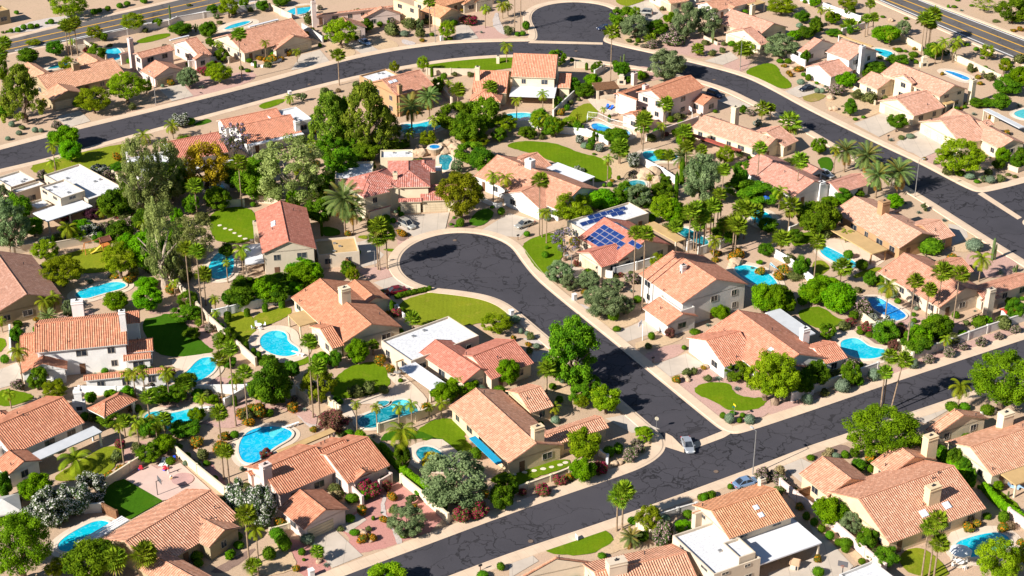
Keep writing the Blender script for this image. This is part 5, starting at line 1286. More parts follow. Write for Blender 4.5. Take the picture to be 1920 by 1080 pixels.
# ---------------------------------------------------------------- plants: x, y of foot, y of top, width (quarter pixels of each tile)
plants("""
@0,0
mesq 530,140,-40,280 715,305,190,130 1005,235,100,190 250,335,300,110 1720,135,-20,150 710,850,660,270 960,775,545,255 1650,625,480,190
fan 515,415,150,130 540,420,165,120 585,418,130,130 60,560,280,140 15,560,360,150 1815,600,215,140
round 220,475,360,170 420,415,300,150 1350,262,170,170 1570,290,155,150 1590,355,280,90 490,1110,950,240
pine 190,915,480,290
olive 1420,660,505,150
boug 1540,560,490,110
agave 1520,665,600,60 1500,660,625,50
clip 85,245,210,40 135,240,200,50 180,222,178,48 235,217,172,56 280,205,175,40 385,180,138,50 350,182,160,25 55,245,225,30 900,60,18,55 955,45,5,55 710,107,62,60 750,95,55,45 810,82,40,48 125,107,75,40 1080,25,-20,60 1870,470,435,50 1810,525,490,40 1860,540,515,50
sage 90,952,905,50 265,992,950,50 310,992,960,42 145,1012,975,50 60,1052,1020,45
oleP 425,962,905,85
shrub 170,972,935,50 910,262,235,40 960,257,238,28 1230,192,165,70 1120,210,190,60 690,360,320,90 825,352,325,45 20,250,230,30 1510,120,100,35 1650,180,150,50 1880,90,50,50 1420,45,25,40
oleW 1350,945,835,150
clip 1430,935,880,80
queen 1300,1040,910,140 1080,1080,985,160
jac 1770,1200,910,210
sag 1280,165,25,35 1130,665,610,18 1470,240,170,30 1435,235,175,24
tree 30,640,430,90 20,880,800,140
@480,0
round 50,85,0,110 195,40,-30,130 830,240,140,110
mesq 640,360,145,255 1435,300,155,130 1640,1090,1010,220
fan 1305,240,-20,110 625,640,375,130 1515,790,630,140 1755,790,610,140
queen 1720,210,40,100 1850,140,10,120 310,470,365,85 75,445,300,85 1880,470,320,120 1340,1060,870,120 1150,1090,970,120 255,790,710,100 1890,120,20,90
shrub 1020,268,170,120 1155,212,135,110 1235,275,200,80 515,712,655,80 390,190,90,60 1890,262,180,70 320,722,695,45
oleP 1025,182,130,50
cact 1225,212,135,70 360,757,690,55 560,390,370,30
boug 1600,182,110,125 1560,170,120,80
clip 930,202,155,50 990,182,135,45 1455,302,270,45 1415,304,275,25 1320,272,240,40 480,352,320,35 1410,597,540,55 1520,545,500,40
lant 1245,312,288,45 110,465,415,110 250,420,370,45 30,450,420,60
agave 1690,250,200,45 525,392,365,30
pine 560,1110,690,330 840,1150,610,380 960,1060,790,230
conif 640,1080,720,180
date 1300,880,690,180 1170,1010,750,210
tree 1500,1000,770,270 1700,1000,720,260 1590,1080,850,220
mesq 1860,1000,860,200
@960,0
tree 830,210,55,190
olive 920,288,110,200 1300,290,15,190 1450,262,55,230 1150,592,370,270
round 1080,262,150,180 1190,182,90,120 820,580,460,140 780,500,455,85 605,665,550,130 540,730,630,150 870,622,570,60 960,602,530,80 780,1072,970,180 1230,1020,965,75 1290,1100,1000,140 1730,852,790,80
oleP 1215,262,170,90 1200,332,240,190 1050,362,290,80 990,357,325,60
fan 1035,332,260,120 1200,332,285,70 1390,417,330,120 1710,502,320,150 738,612,195,150 20,250,-160,130 65,232,-130,120 1140,1042,735,150 985,1002,840,120 970,1082,910,140 1310,1112,1000,150
clip 945,322,280,45 40,272,235,40 80,267,230,50 105,222,150,60 410,830,775,50 370,790,755,40 410,745,715,45 120,1007,958,50 240,1012,975,50 450,462,430,35 510,470,452,28
sag 1505,327,200,36 1293,337,280,16 840,472,400,34 815,470,415,24
agave 1510,392,330,75 1570,392,345,55 560,495,465,70 1120,605,585,60
fany 1870,905,770,150
queen 230,865,680,110 35,905,730,100 490,935,850,70
mesq 320,1025,880,140 200,985,840,140 440,975,880,140
oleW 505,1077,1000,60 1840,947,885,70
boug 65,1012,985,40 1155,1020,985,50
shrub 1450,335,300,70 1590,340,310,50 1500,420,370,60 1580,395,350,50
@1440,0
mesq 100,112,-10,250 590,60,-20,140 1440,1110,1010,260
round 250,172,80,120 480,182,90,130 495,272,220,130 270,292,200,140 190,302,230,110 880,322,190,230 970,492,410,160 800,562,460,190 730,582,520,70 580,662,540,165 1240,442,320,160 1780,702,590,230 1870,652,500,160 1560,802,740,120 1640,802,740,120 1740,822,700,150
queen 390,187,50,85 450,192,60,100 870,320,200,85 905,352,240,90 1250,482,330,110 1300,472,290,120 1400,452,280,130 1380,470,330,90
agave 410,232,180,65 490,742,680,65 1880,802,730,80 910,162,120,50 1450,82,50,50
fan 610,222,150,170 725,277,110,95 745,262,0,95 780,272,100,95 1145,422,95,150 1170,412,130,120 1210,332,60,160 1195,402,150,110
olive 90,425,260,230 1010,262,150,110
clip 980,387,355,60 1030,392,370,35 1090,427,385,80 1075,452,425,40 1110,477,445,40 300,607,548,50 265,572,540,40 150,477,435,60 90,472,440,60 655,902,880,42 715,887,865,38 1560,382,350,45 1780,482,430,90 1820,502,475,40 1815,527,500,40 1625,522,490,50 1675,547,520,50 1785,582,550,40 1605,442,420,40 1490,342,320,50 860,132,115,40 1035,147,125,40 1395,58,38,45 1525,48,30,35 650,120,105,28 1350,60,30,25 1420,8,-10,40
oleP 505,712,625,135
sage 245,632,590,65 368,697,655,45 405,700,658,45 1065,1037,1000,70
round 960,988,855,165,0,.3
shrub 1000,1047,1012,50 760,770,690,120 660,740,680,80 1650,602,540,80 1880,475,405,90 1515,542,470,50 1710,165,148,60 570,850,840,30 620,760,745,25 560,800,790,25
lant 120,502,480,50 230,532,500,80 155,562,525,45 170,577,550,40 1575,592,560,50 1590,637,610,50 1840,237,215,50 1890,232,200,55 950,375,355,40
fany 150,992,855,210
fan 15,895,780,90
tree 1830,175,-20,240
lacy 1620,85,-10,190
@0,270
queen 430,290,-10,120 420,270,110,120 920,95,5,80 770,562,480,110 1100,800,575,120
round 540,135,-30,170 880,202,140,130 870,562,330,230 940,532,440,190 910,752,580,230 620,652,570,150 510,672,610,130 260,692,560,170 750,742,670,120 960,802,670,150 1100,1092,1010,170 1830,1102,1000,180
lant 880,127,60,60 860,1000,980,90 980,1010,970,80
oleW 745,217,150,130 680,712,590,150
oleP 320,262,190,80 810,282,195,95 770,662,580,100 480,722,680,140 570,712,650,100 930,642,555,140
shrub 910,272,215,80 1010,990,900,80 1130,960,900,100
euca 1060,560,-60,270 1130,540,100,320 1245,1085,390,270 1265,460,-40,260 1200,420,150,230 1390,340,100,170 1460,890,510,290 1340,1062,780,190
yel 1560,390,-20,340
fan 1480,545,270,160 1815,475,90,160 1440,1300,740,150 1525,1350,760,150 1545,1210,930,160
purp 690,562,470,130
sage 340,742,700,110
olive 90,800,420,270 30,500,310,150
tree 150,590,370,170 1440,530,380,120 1880,400,200,170 1900,200,100,110 1640,420,330,150 1350,700,600,150
mesq 345,875,730,200 480,1070,860,310 910,1005,740,270 1130,900,690,210
queen 1830,1020,760,160 1710,1040,870,80
clip 1900,472,430,45
@480,270
euca 270,455,-40,560
tree 600,275,120,150 650,255,30,210 820,125,-20,210 480,330,230,150 470,432,290,140 1050,30,-20,210 1610,152,-10,200 720,160,40,180 60,200,80,200
round 480,592,410,240 330,965,825,220 350,1065,900,310 170,1095,985,270 60,1105,1020,240 1700,212,20,190 140,402,330,130
yel 60,420,330,110
mesq 620,235,160,100
queen 410,115,-40,160 600,215,120,100 1780,442,210,140 1870,442,220,150
date 670,670,350,300 730,680,450,210
fan 930,948,560,185 915,942,650,180 985,938,620,170
autumn 1530,562,215,330
clip 1533,622,550,68 1485,562,540,28 1465,612,590,32 1500,624,602,32 860,622,560,60 990,597,555,50 1030,592,550,45 1090,542,505,50 1075,512,465,30 1770,482,460,38 1840,532,470,62 770,830,790,40
lant 1100,692,650,75 1075,662,640,55 690,690,650,50
olive 1510,212,120,95
cyp 495,690,545,22
@960,270
queen 715,312,85,110 1030,372,225,75 225,702,490,95 258,747,490,105 1510,852,690,140 1865,402,310,85
fan 810,152,0,150 1170,202,50,120 1295,272,-20,130 1555,692,155,125 1505,702,420,140 1535,692,340,130 1360,802,430,125 1380,802,570,135 1437,772,440,150 1655,802,530,190 1700,702,430,160 205,690,225,160 905,1242,625,145 975,1252,625,155 1835,332,-10,135 1415,120,10,110 1575,760,560,150 1750,620,470,130 1450,700,520,120
oleW 910,177,50,100 650,57,0,60 760,62,0,60 500,212,160,85
clip 800,272,232,32 735,322,280,48 690,322,290,32 615,82,65,32 112,692,650,52 250,852,800,58 262,790,758,28 700,370,340,40
lant 750,287,260,40 1655,867,820,85 1525,882,850,60 1705,852,790,75 1690,830,780,60
cyp 1230,417,200,34 1272,302,100,42
olive 1420,445,70,285 950,472,305,180 360,1045,880,210 580,1085,960,170 750,1095,1020,170 430,1100,980,120
round 690,492,340,230 800,472,340,180 1210,592,510,140 1010,1082,1035,75 1855,902,870,55 1700,382,160,130
date 1270,205,60,170
tree 1820,455,370,140 1010,470,390,130
jac 400,872,610,200
mesq 460,602,380,300 1130,582,390,190
boug 480,922,860,42 1545,830,800,60 1110,190,165,60
agave 430,872,800,55 1030,455,420,40
oleP 900,1042,960,125
@1440,270
clip 408,54,5,62 1215,817,695,205 840,1062,975,75 1435,237,195,80 1565,292,265,52
queen 490,225,20,100 1580,1032,820,190 880,1292,1030,190
date 570,210,10,200 730,225,40,230 805,405,190,210 965,372,160,240
fan 210,422,75,165 90,852,660,180 340,1062,690,155 540,1042,870,190 1035,1580,985,155 1262,1310,900,200 1385,1360,925,165 1182,1310,1050,145
fany 150,672,410,215
tree 370,690,440,260
round 460,462,400,140 560,452,335,160 680,402,345,95 940,482,375,150 250,992,840,140 370,1032,970,75 760,1072,950,95 420,1122,1020,260 1725,192,110,95 1890,132,20,95
sage 1545,802,705,135 1510,262,210,85 1665,292,235,80
agave 1030,452,400,55 1130,522,470,65 1740,982,880,95 1600,262,210,80 1860,255,230,40
cact 1170,502,440,60 1620,285,230,60
sag 1680,872,690,55 1860,962,900,34 1700,870,740,30 1840,962,915,24
lant 110,962,900,95 1172,122,98,32 150,990,950,60
shrub 190,1002,960,140 1345,232,160,85 1740,282,220,65 1800,237,215,42 1850,252,230,42 1650,230,185,70
mesq 1430,232,-20,340
lacy 60,700,640,70
@0,540
queen 410,192,40,150 20,332,220,100 180,762,440,175 1020,832,600,145 1095,852,610,120 85,902,770,115 1275,872,600,160 1780,832,640,120 1060,1092,960,260 1190,1092,970,190 1620,205,60,100
date 370,282,190,150
olive 520,222,90,95
round 135,422,280,115 885,167,30,215 1115,167,0,245 690,862,780,105 830,822,765,95 1600,872,810,110 1390,1092,1010,240 1810,155,-10,215 1720,130,20,140
clip 40,562,495,72 290,332,280,90 1365,132,100,48 1420,192,140,62 1185,852,780,92 1490,857,790,82 1040,932,870,62 640,990,930,80 60,780,755,40
mesq 420,832,700,200
oleP 140,767,675,105
tree 1320,862,740,150
fan 1490,302,240,75 775,1042,960,125 1675,892,490,155 1770,1037,415,160 1862,1032,590,150 1660,1180,890,170 1640,522,400,95
cyp 1630,302,235,38 1665,332,262,44 1710,367,295,42 1752,402,325,42 1797,432,355,40 1850,472,395,42 1905,512,445,40 1945,547,470,40 1988,567,495,42
cyp 1710,252,172,58 1855,212,150,50
lant 1820,972,900,95 1870,1032,975,95 1880,922,870,85 1560,300,270,30
agave 150,480,440,50
@480,540
round 130,105,-40,270 280,65,-40,160 130,880,555,310 270,685,540,125 760,562,385,180 490,602,480,145 600,602,460,105 1410,862,720,210 1550,785,670,230 1640,735,660,140 1880,725,540,215 610,882,815,95 40,860,640,200
cyp 70,177,112,46 195,147,82,50
fan 430,975,355,155 480,980,545,175 880,502,395,110 1175,322,185,150
autumn 480,862,600,230
mesq 1800,335,205,230
sage 1880,262,195,95
clip 1090,347,300,42 1095,192,140,62 1030,142,100,48 1085,707,675,42 560,580,545,40
lant 935,572,500,85 1005,632,570,75 30,962,870,105 20,900,870,60
shrub 750,812,730,125 850,792,710,115 960,790,730,80 1390,277,245,90
queen 760,1080,850,95 910,1080,870,110 1075,1042,870,120 1170,1052,850,120 1300,1002,870,95 1390,982,840,115
plum 585,1082,925,240
@960,540
conif 440,722,245,390
fan 260,795,555,185
lime 700,942,730,215
tree 570,775,650,165 510,870,730,150 1690,692,570,170
mesq 520,902,800,130 1900,840,485,310
sage 380,712,655,62 185,452,415,62 25,257,205,85 65,342,300,42 115,357,320,42 1630,1012,935,78 1783,1017,945,88
clip 305,762,710,62 355,857,805,62 760,242,170,92 785,322,285,66 1045,387,325,60 1580,977,928,52 1705,1010,970,46 1728,970,932,44 1655,952,920,52 1510,602,560,42 1290,462,425,42 1370,342,310,90
queen 320,975,870,120
lant 10,402,350,42 125,437,405,52 1230,712,655,72 550,1090,1020,165
shrub 130,492,440,52 1020,452,412,58 1305,662,605,75 1365,647,600,65 1470,702,645,62 1640,700,640,60
olive 700,205,30,280 840,195,70,130 620,120,0,150
dry 760,195,100,95
plum 1185,372,300,95
round 1560,235,130,140 1880,185,-40,190 980,1090,1050,115 1610,640,600,60
agave 1685,767,700,85
@1440,540
round 40,205,-20,180 130,195,60,140 250,132,60,85 350,115,-20,140 520,187,-30,235 640,242,170,75 1260,387,220,245 1110,492,330,245 1460,362,320,95 1820,172,65,105 1630,292,210,95 360,745,545,220 250,795,620,190
oleP 710,217,80,155 1850,337,275,82 1730,382,330,78 1595,432,365,95 1460,462,410,88 1355,517,445,92 1200,562,495,90 620,632,530,130
oleW 870,342,210,175 780,255,190,90
boug 735,332,245,85
plum 970,395,310,160 930,475,385,95
clip 685,312,285,42 690,347,310,62 757,367,330,62 820,387,325,82 995,297,258,52 1095,262,222,48 1090,212,180,42 680,727,660,82 1380,917,855,115 1470,917,855,85 1640,947,870,112 695,587,550,42
shrub 1360,417,340,145 1760,307,215,125 420,807,750,68 530,682,605,125
sage 1080,602,520,95 555,782,680,120 290,867,790,92 790,692,600,95
mesq 60,875,500,340
acac 840,1250,922,560 1740,900,505,540
fan 840,942,590,145 860,932,470,155
queen 1420,922,700,195
@0,810
round 280,515,320,250 40,505,290,130 1720,957,895,75
fan 1680,352,110,130 1722,407,110,135 1868,962,565,205 880,1150,890,240 1100,1130,850,250 1890,1082,965,155
queen 930,242,-60,100 1050,162,-90,100 1185,105,-60,90 575,295,150,290
oleW 700,505,290,240 560,605,360,270 400,685,400,280 290,685,520,210 1830,602,340,280
acac 170,1110,640,480
mesq 430,1090,960,160
tree 700,1110,810,340 80,680,600,150
lant 1680,57,5,95 1650,132,80,110 820,342,300,85
clip 1550,247,215,62 1130,132,70,55 1220,92,20,62 1420,952,890,75 1490,1002,960,85 1610,370,325,60 1480,260,225,60
boug 1450,230,200,30 1540,300,280,30
@480,810
oleW 50,705,375,230
clip 155,792,720,115 190,850,745,105 215,892,770,112 100,952,855,108 345,922,870,62 640,477,445,48 690,517,480,52 1108,792,745,62 360,967,945,30 705,672,615,82 740,767,735,82 880,662,625,30 700,35,-20,80 1835,1037,975,66 1700,1092,1045,92
fan 460,972,860,135 20,1105,960,85
queen 20,985,700,170 1110,300,-50,260
agave 525,1007,950,75 940,610,575,34
boug 850,482,360,175 985,442,355,75 1540,672,560,135 1670,642,510,155
round 810,512,440,95 1840,582,400,185 1105,322,60,135
lant 1025,512,455,78 1185,582,540,58 960,674,630,68 795,612,555,78 795,827,770,78 875,812,765,72
shrub 845,740,705,50 1035,602,545,78 640,30,-10,70
cact 1160,532,470,105
olive 1140,760,570,270 1500,535,190,480
yel 1320,285,155,145
tree 1880,445,330,160
lime 985,1170,1005,290
clip 1650,202,110,95
@960,810
lime 540,225,-30,260
round 530,375,200,190 1290,755,675,160 10,485,360,75 980,822,740,95
boug 660,312,215,125 360,392,325,105 230,472,390,125 80,472,420,65
clip 725,187,100,92 795,162,75,82 675,947,905,72 1635,427,385,46 910,687,640,92 1440,520,460,60 1495,505,455,60
mesq 990,75,-20,145
oleP 885,217,110,115 960,147,90,85 925,102,50,75 1135,862,660,175 1880,375,260,115
fan 785,742,435,200 825,738,385,195
autumn 1020,765,560,175
date 890,862,760,170
@1440,810
clip 320,207,170,66 575,197,135,66 765,302,245,62 285,657,595,62 345,702,640,64 400,747,695,66 460,802,740,72 525,852,795,62 578,902,845,68 703,992,945,62 375,1077,1010,92 1760,682,585,92 1640,652,605,72 250,460,430,40
sage 505,202,155,78
round 645,192,115,82 680,292,200,115 455,692,500,235 740,882,730,185 890,1002,870,195 1290,192,105,125 1390,262,115,125 1460,312,190,115 1510,402,260,95 1720,432,370,82
lant 770,227,165,105 370,972,920,62 1500,742,680,92 1565,712,660,68 1755,742,690,82 1890,852,800,62
dry 465,162,115,62 90,342,240,72
oleP 30,360,290,110 90,390,330,110 130,430,370,80
olive 615,752,610,155
fan 1150,1100,670,175 1205,1092,605,195 1240,1112,785,195
mesq 1700,1110,825,350 1880,1005,850,160 1120,152,60,95
sag 1800,487,440,34
@0,135 2
tree 960,480,340,140 640,480,340,140 900,440,350,120 1240,335,240,110 1330,305,225,90 690,300,240,60 1000,470,400,90 820,520,430,90 540,520,420,90
round 1260,375,305,80 540,600,515,90 560,745,590,150 640,700,600,90 1010,860,765,120 1160,800,715,110 1290,330,270,60 480,480,400,60 1200,470,400,70 1100,520,440,60 1230,430,370,70 1310,350,290,50 850,700,640,60
mesq 620,440,380,90 1150,420,340,90 300,640,590,60
shrub 220,640,600,50 470,560,520,50 420,590,555,50 700,780,740,50 760,560,520,50
sage 330,590,555,50 260,600,565,45
lant 480,790,765,40 560,800,775,45 640,830,800,40
boug 460,550,520,45 250,560,530,40
@960,135 2
fan 660,705,500,80 700,690,520,75 740,665,480,80 835,690,550,90 870,625,490,85 490,300,155,80 640,300,200,80 400,345,255,85 610,640,560,70 910,570,500,75
round 600,560,475,100 1130,872,785,120 1220,905,795,130 1000,872,800,110 390,272,212,95 1590,992,915,120 1520,1045,955,110 330,250,220,50 560,330,290,60 230,80,20,60 1300,560,510,60 480,480,430,80 840,590,540,70 960,600,545,80 1060,640,590,60 1330,520,480,60 950,690,640,60
tree 925,490,425,150 1140,595,485,150 150,245,168,60 60,250,205,60 700,400,340,90 860,470,400,110 800,640,570,90 560,480,420,90 640,560,500,80
clip 60,232,207,32 290,292,265,32 1350,800,760,40 1310,740,700,50 1260,700,665,40 520,560,530,40 1750,962,908,62 1840,952,912,60
oleW 255,267,233,32 330,292,265,32 455,352,295,50
plum 1445,1002,955,90
lant 830,702,678,42 930,760,730,40 1000,780,750,40 760,690,665,36 450,590,565,36
shrub 700,560,520,50 590,600,560,50 1040,720,680,50 1180,620,580,50 660,270,235,50 760,380,340,50 520,260,230,40 480,560,530,40
queen 130,230,160,60 560,250,190,50 1000,520,430,70 1250,640,590,60
agave 1400,470,445,30 1620,560,535,34 900,740,715,30
@0,540 2
round 560,560,490,90 480,420,370,60 620,620,550,90 540,340,290,60 890,380,340,60 740,500,450,70 1010,300,255,70 640,420,370,60 860,300,255,60 430,460,420,50 720,190,150,70
tree 600,430,370,80 1040,430,380,90 560,650,590,90 700,120,70,100 420,520,470,70
shrub 520,620,580,50 440,650,610,50 760,640,600,50 930,500,460,50 350,500,465,40 820,200,165,50
fan 560,480,390,75 620,560,470,75 700,420,340,70 470,560,480,70
queen 480,380,310,60 760,470,400,60 980,440,380,60
clip 960,470,440,36 1010,480,455,36 880,560,535,36 700,640,615,36 640,660,635,40
lant 560,500,478,32 500,430,405,32 840,430,408,32 680,560,535,36
boug 450,600,565,40 640,330,295,40 1000,640,600,50
@0,0 4
""")
O[:] = [1440, 540]; plant('fan', 915, 937, 490, 175, R(6.5))
for hpts, wd, hh in (([(940, 160), (1040, 260), (1110, 340), (1230, 430), (1350, 520), (1420, 590)], 1.2, 2.3), ([(770, 60), (870, 150), (930, 190)], 1.8, 2.2)):
    O[:] = [480, 810]; hedge(hpts, wd, hh)
O[:] = [1440, 810]; hedge([(1610, 440), (1700, 540), (1790, 610), (1920, 690)], 1.2, 1.9); hedge([(890, 870), (1000, 850)], 1.6, 1.7, 'clip'); hedge([(1250, 180), (1400, 290), (1530, 420)], 1.2, 2.0)
O[:] = [480, 540]; hedge([(1050, 80), (1180, 45), (1310, 18)], 1.1, 1.0, 'clip')
O[:] = [960, 810]; hedge([(1410, 515), (1510, 480)], 1.4, 1.1, 'clip')
# ---------------------------------------------------------------- garden walls and fences
for o_, lst in {
 (0, 0): [('grey', [(560, 345), (960, 262), (1270, 197), (1330, 170), (1920, 72)]), ('tan', [(640, 350), (800, 462)]), ('tan', [(500, 395), (640, 380)]), ('white', [(1420, 505), (1650, 465)]), ('tan', [(1600, 390), (1720, 475)]), ('grey', [(1080, 600), (1105, 640)])],
 (480, 0): [('tan', [(105, 70), (270, 150)]), ('grey', [(350, 220), (500, 320)]), ('tan', [(1340, 630), (1470, 785)]), ('tan', [(1280, 560), (1640, 565)]), ('white', [(-30, 490), (50, 505), (190, 455)], .6)],
 (960, 0): [('grey', [(310, 875), (490, 705)]), ('white', [(-60, 950), (140, 955), (360, 1000), (560, 1020), (720, 1085)]), ('ironw', [(560, 920), (570, 880), (650, 890), (740, 935), (840, 960)], 1.5), ('pink', [(1010, 1060), (1140, 1010), (1390, 925)]), ('grey', [(690, 530), (620, 575)]), ('tan', [(470, 510), (640, 510)]), ('tan', [(1440, 290), (1540, 340)], .9)],
 (1440, 0): [('white', [(250, 5), (690, 165)]), ('grey', [(555, 260), (740, 210)]), ('cream', [(1000, 305), (1150, 385)]), ('cream', [(1370, 440), (1540, 515), (1740, 610)]), ('white', [(150, 435), (275, 500)]), ('cream', [(610, 660), (740, 730), (800, 790)], 1.2)],
 (0, 270): [('tan', [(380, 800), (700, 740)]), ('tan', [(980, 605), (1060, 590)]), ('tan', [(985, 670), (1060, 745)]), ('tan', [(1180, 890), (1390, 1150), (1570, 1345), (1920, 1665)]), ('cream', [(850, 255), (920, 320)]), ('grey', [(1640, 475), (1830, 470)]), ('tan', [(100, 830), (260, 800)])],
 (480, 270): [('tan', [(10, 440), (160, 450)]), ('white', [(0, 1230), (150, 1200), (300, 1155)]), ('wood', [(680, 920), (750, 1000)]), ('white', [(1680, 425), (1800, 480), (1840, 475)], 1.0)],
 (0, 540): [('white', [(50, 265), (150, 245), (300, 215), (520, 160)]), ('white', [(80, 340), (85, 510)]), ('white', [(600, 800), (1140, 810), (1240, 795), (1850, 790)]), ('white', [(1855, 800), (1690, 895)]), ('white', [(1600, 225), (1710, 200), (1930, 150)]), ('white', [(250, 740), (440, 720)], 1.2)],
 (480, 540): [('cream', [(310, 800), (400, 870)]), ('cream', [(550, 880), (630, 950)]), ('cream', [(920, 1085), (1200, 1000), (1445, 900)]), ('white', [(980, 165), (1060, 160), (1110, 230)], 1.0)],
 (960, 270): [('white', [(955, 145), (1130, 235), (1225, 300)]), ('white', [(760, 985), (930, 945), (1080, 900)]), ('iron', [(760, 330), (830, 300), (860, 260), (950, 215)], 1.5), ('iron', [(1030, 400), (1210, 360)], 1.5), ('grey', [(1400, 830), (1560, 785), (1660, 735)]), ('grey', [(660, 985), (750, 1010)], 1.6)],
 (1440, 270): [('white', [(-10, 815), (150, 905), (355, 1070)]), ('grey', [(160, 680), (260, 640)]), ('tan', [(1800, 190), (1870, 215), (1930, 190)], 1.2)],
 (1440, 540): [('grey', [(330, 790), (820, 620)]), ('grey', [(1080, 545), (1260, 480), (1500, 390), (1640, 340), (1930, 245)]), ('cream', [(690, 235), (800, 320), (1000, 470), (1080, 545)]), ('white', [(180, 850), (330, 800)]), ('iron', [(380, 370), (520, 320), (700, 280)], 1.3), ('grey', [(1600, 960), (1700, 940)], .8)],
 (0, 810): [('cream', [(790, 420), (980, 295), (1125, 205), (1270, 130)]), ('cream', [(1275, 130), (1480, 310), (1690, 480), (1800, 570)]), ('wood', [(780, 605), (880, 660)]), ('grey', [(640, 610), (780, 600)])],
 (480, 810): [('cream', [(1090, 385), (1290, 545), (1440, 680)]), ('cream', [(1445, 675), (1610, 580)], 1.2), ('pink', [(650, 420), (700, 450), (800, 550)]), ('pink', [(915, 290), (1015, 380), (930, 430)]), ('cream', [(110, 770), (250, 730)], 1.2)],
 (960, 810): [('cream', [(20, 465), (120, 430), (290, 370), (430, 315)], 1.3), ('white', [(660, 180), (715, 215), (712, 245)], 1.2), ('tan', [(940, 720), (1130, 860)]), ('grey', [(1100, 660), (1240, 615), (1380, 575)], 1.2)],
 (1440, 810): [('pink', [(90, 420), (210, 520), (440, 690), (720, 935), (870, 1060)]), ('pink', [(1800, 640), (1930, 730)]), ('wood', [(220, 500), (340, 460)], 1.6)],
}.items():
    O[:] = list(o_)
    for e in lst:
        if len(e[1]) > 1: wallrun(e[1], e[0], e[2] if len(e) > 2 else 1.8)
# planting along walls and house fronts, where the ground is free
def inside(p, P):
    c = False; x, y = p; j = len(P) - 1
    for i in range(len(P)):
        if (P[i][1] > y) != (P[j][1] > y) and x < (P[j][0] - P[i][0]) * (y - P[i][1]) / (P[j][1] - P[i][1]) + P[i][0]: c = not c
        j = i
    return c
BOXES = [(min(q[0] for q in P), max(q[0] for q in P), min(q[1] for q in P), max(q[1] for q in P), P) for P in NOPLANT]
def free(p):
    return not any(a <= p.x <= b and c <= p.y <= d and inside((p.x, p.y), P) for a, b, c, d, P in BOXES) and all((q['p'] - p).length > .45 * q['w'] + .3 for q in PLANTS if abs(q['p'].x - p.x) < 9)
rp = random.Random(5); O[:] = [0, 0]; ZM[0] = 1.0
def infill(p, kinds):
    q = px(p)
    if not (-20 < q[0] < 1940 and -20 < q[1] < 1100) or not free(p): return
    k = rp.choice(kinds); s = 1 / mpp(p); big = k in CR or k in PALM
    h = rp.uniform(2.6, 5.0) if big else rp.uniform(.8, 1.9); w_ = h * rp.uniform(.7, 1.05) if big else h * rp.uniform(1.0, 1.5)
    if k == 'cyp': h, w_ = rp.uniform(2, 3.2), .9
    top = p + Vector((0, 0, h)); plant(k, q[0], q[1], px(top)[1], w_ * s)
for P in list(WALLRUNS):
    for a, b in zip(P, P[1:]):
        d = b - a; L = d.length; d = d / L; s_ = Vector((-d.y, d.x, 0)); u = rp.uniform(.5, 2)
        while u < L - .5:
            sg = rp.choice((-1, 1)); off = rp.uniform(.9, 1.6)
            if rp.random() < .68: infill(a + d * u + s_ * sg * off, ['clip', 'shrub', 'round', 'tree', 'lant', 'clip', 'oleP', 'boug', 'round', 'shrub', 'queen', 'tree', 'cyp'] if a.y > 245 else ['clip', 'shrub', 'lant'])
            u += rp.uniform(1.3, 3.2)
for c, t, n_, L in FACES:
    u = -L / 2 + rp.uniform(.5, 1.5)
    while u < L / 2:
        if rp.random() < .33: infill(c + t * u + n_ * rp.uniform(.9, 1.7), ['clip', 'shrub', 'lant', 'clip', 'sage', 'clip', 'agave'])
        u += rp.uniform(1.4, 3.0)
for _ in range(900):                                     # small desert plants on the open gravel
    q = gp(rp.uniform(0, 1920), rp.uniform(0, 1080))
    if rp.random() < (.45 if q.y < 270 else .6 if q.y < 350 else .8): infill(q, ['shrub', 'sage', 'agave', 'dry', 'lant', 'clip', 'shrub', 'lant'] if q.y < 290 else ['shrub', 'shrub', 'sage', 'agave', 'dry', 'lant', 'oleP', 'tree', 'mesq', 'round', 'shrub', 'cact'])
ZM[0] = 4.0
# ---------------------------------------------------------------- cars
SILV = carpaint('silver_paint', (.50, .53, .57), .5); GOLD = carpaint('pale_gold_paint', (.50, .48, .42), .5); NAVY = carpaint('navy_paint', (.02, .03, .08)); RED = carpaint('dark_red_paint', (.20, .012, .02)); BLUEC = carpaint('pale_blue_paint', (.25, .38, .58), .4); BLK = carpaint('black_paint', (.015, .018, .03))
O[:] = [960, 810]; car(1318, 118, 1345, 190, SILV, 'pale silver-blue sedan driving through the street junction')
O[:] = [960, 270]; car(92, 618, 30, 640, GOLD, 'parked silver sedan on the driveway')
O[:] = [480, 270]; car(1133, 622, 1190, 650, GOLD, 'parked silver estate car with roof rails', True)
O[:] = [480, 540]; car(1040, 40, 960, 55, RED, 'parked dark red car in the shade')
O[:] = [480, 0]; car(815, 330, 865, 352, BLUEC, 'parked silver-blue car on the driveway')
O[:] = [960, 0]; car(995, 108, 900, 100, GOLD, 'parked dark-roofed family car by the upper cul-de-sac', True); car(695, 222, 640, 230, NAVY, 'parked navy sedan at the upper kerb'); car(1520, 725, 1575, 745, NAVY, 'parked dark blue car behind the house', True)
O[:] = [1440, 0]; car(295, 678, 235, 690, BLK, 'parked dark navy coupe on the driveway')
O[:] = [960, 810]; car(1755, 398, 1820, 380, BLUEC, 'parked pale blue car behind the roof')
O[:] = [1440, 270]; car(425, 240, 450, 250, SILV, 'parked car half hidden between two roofs')
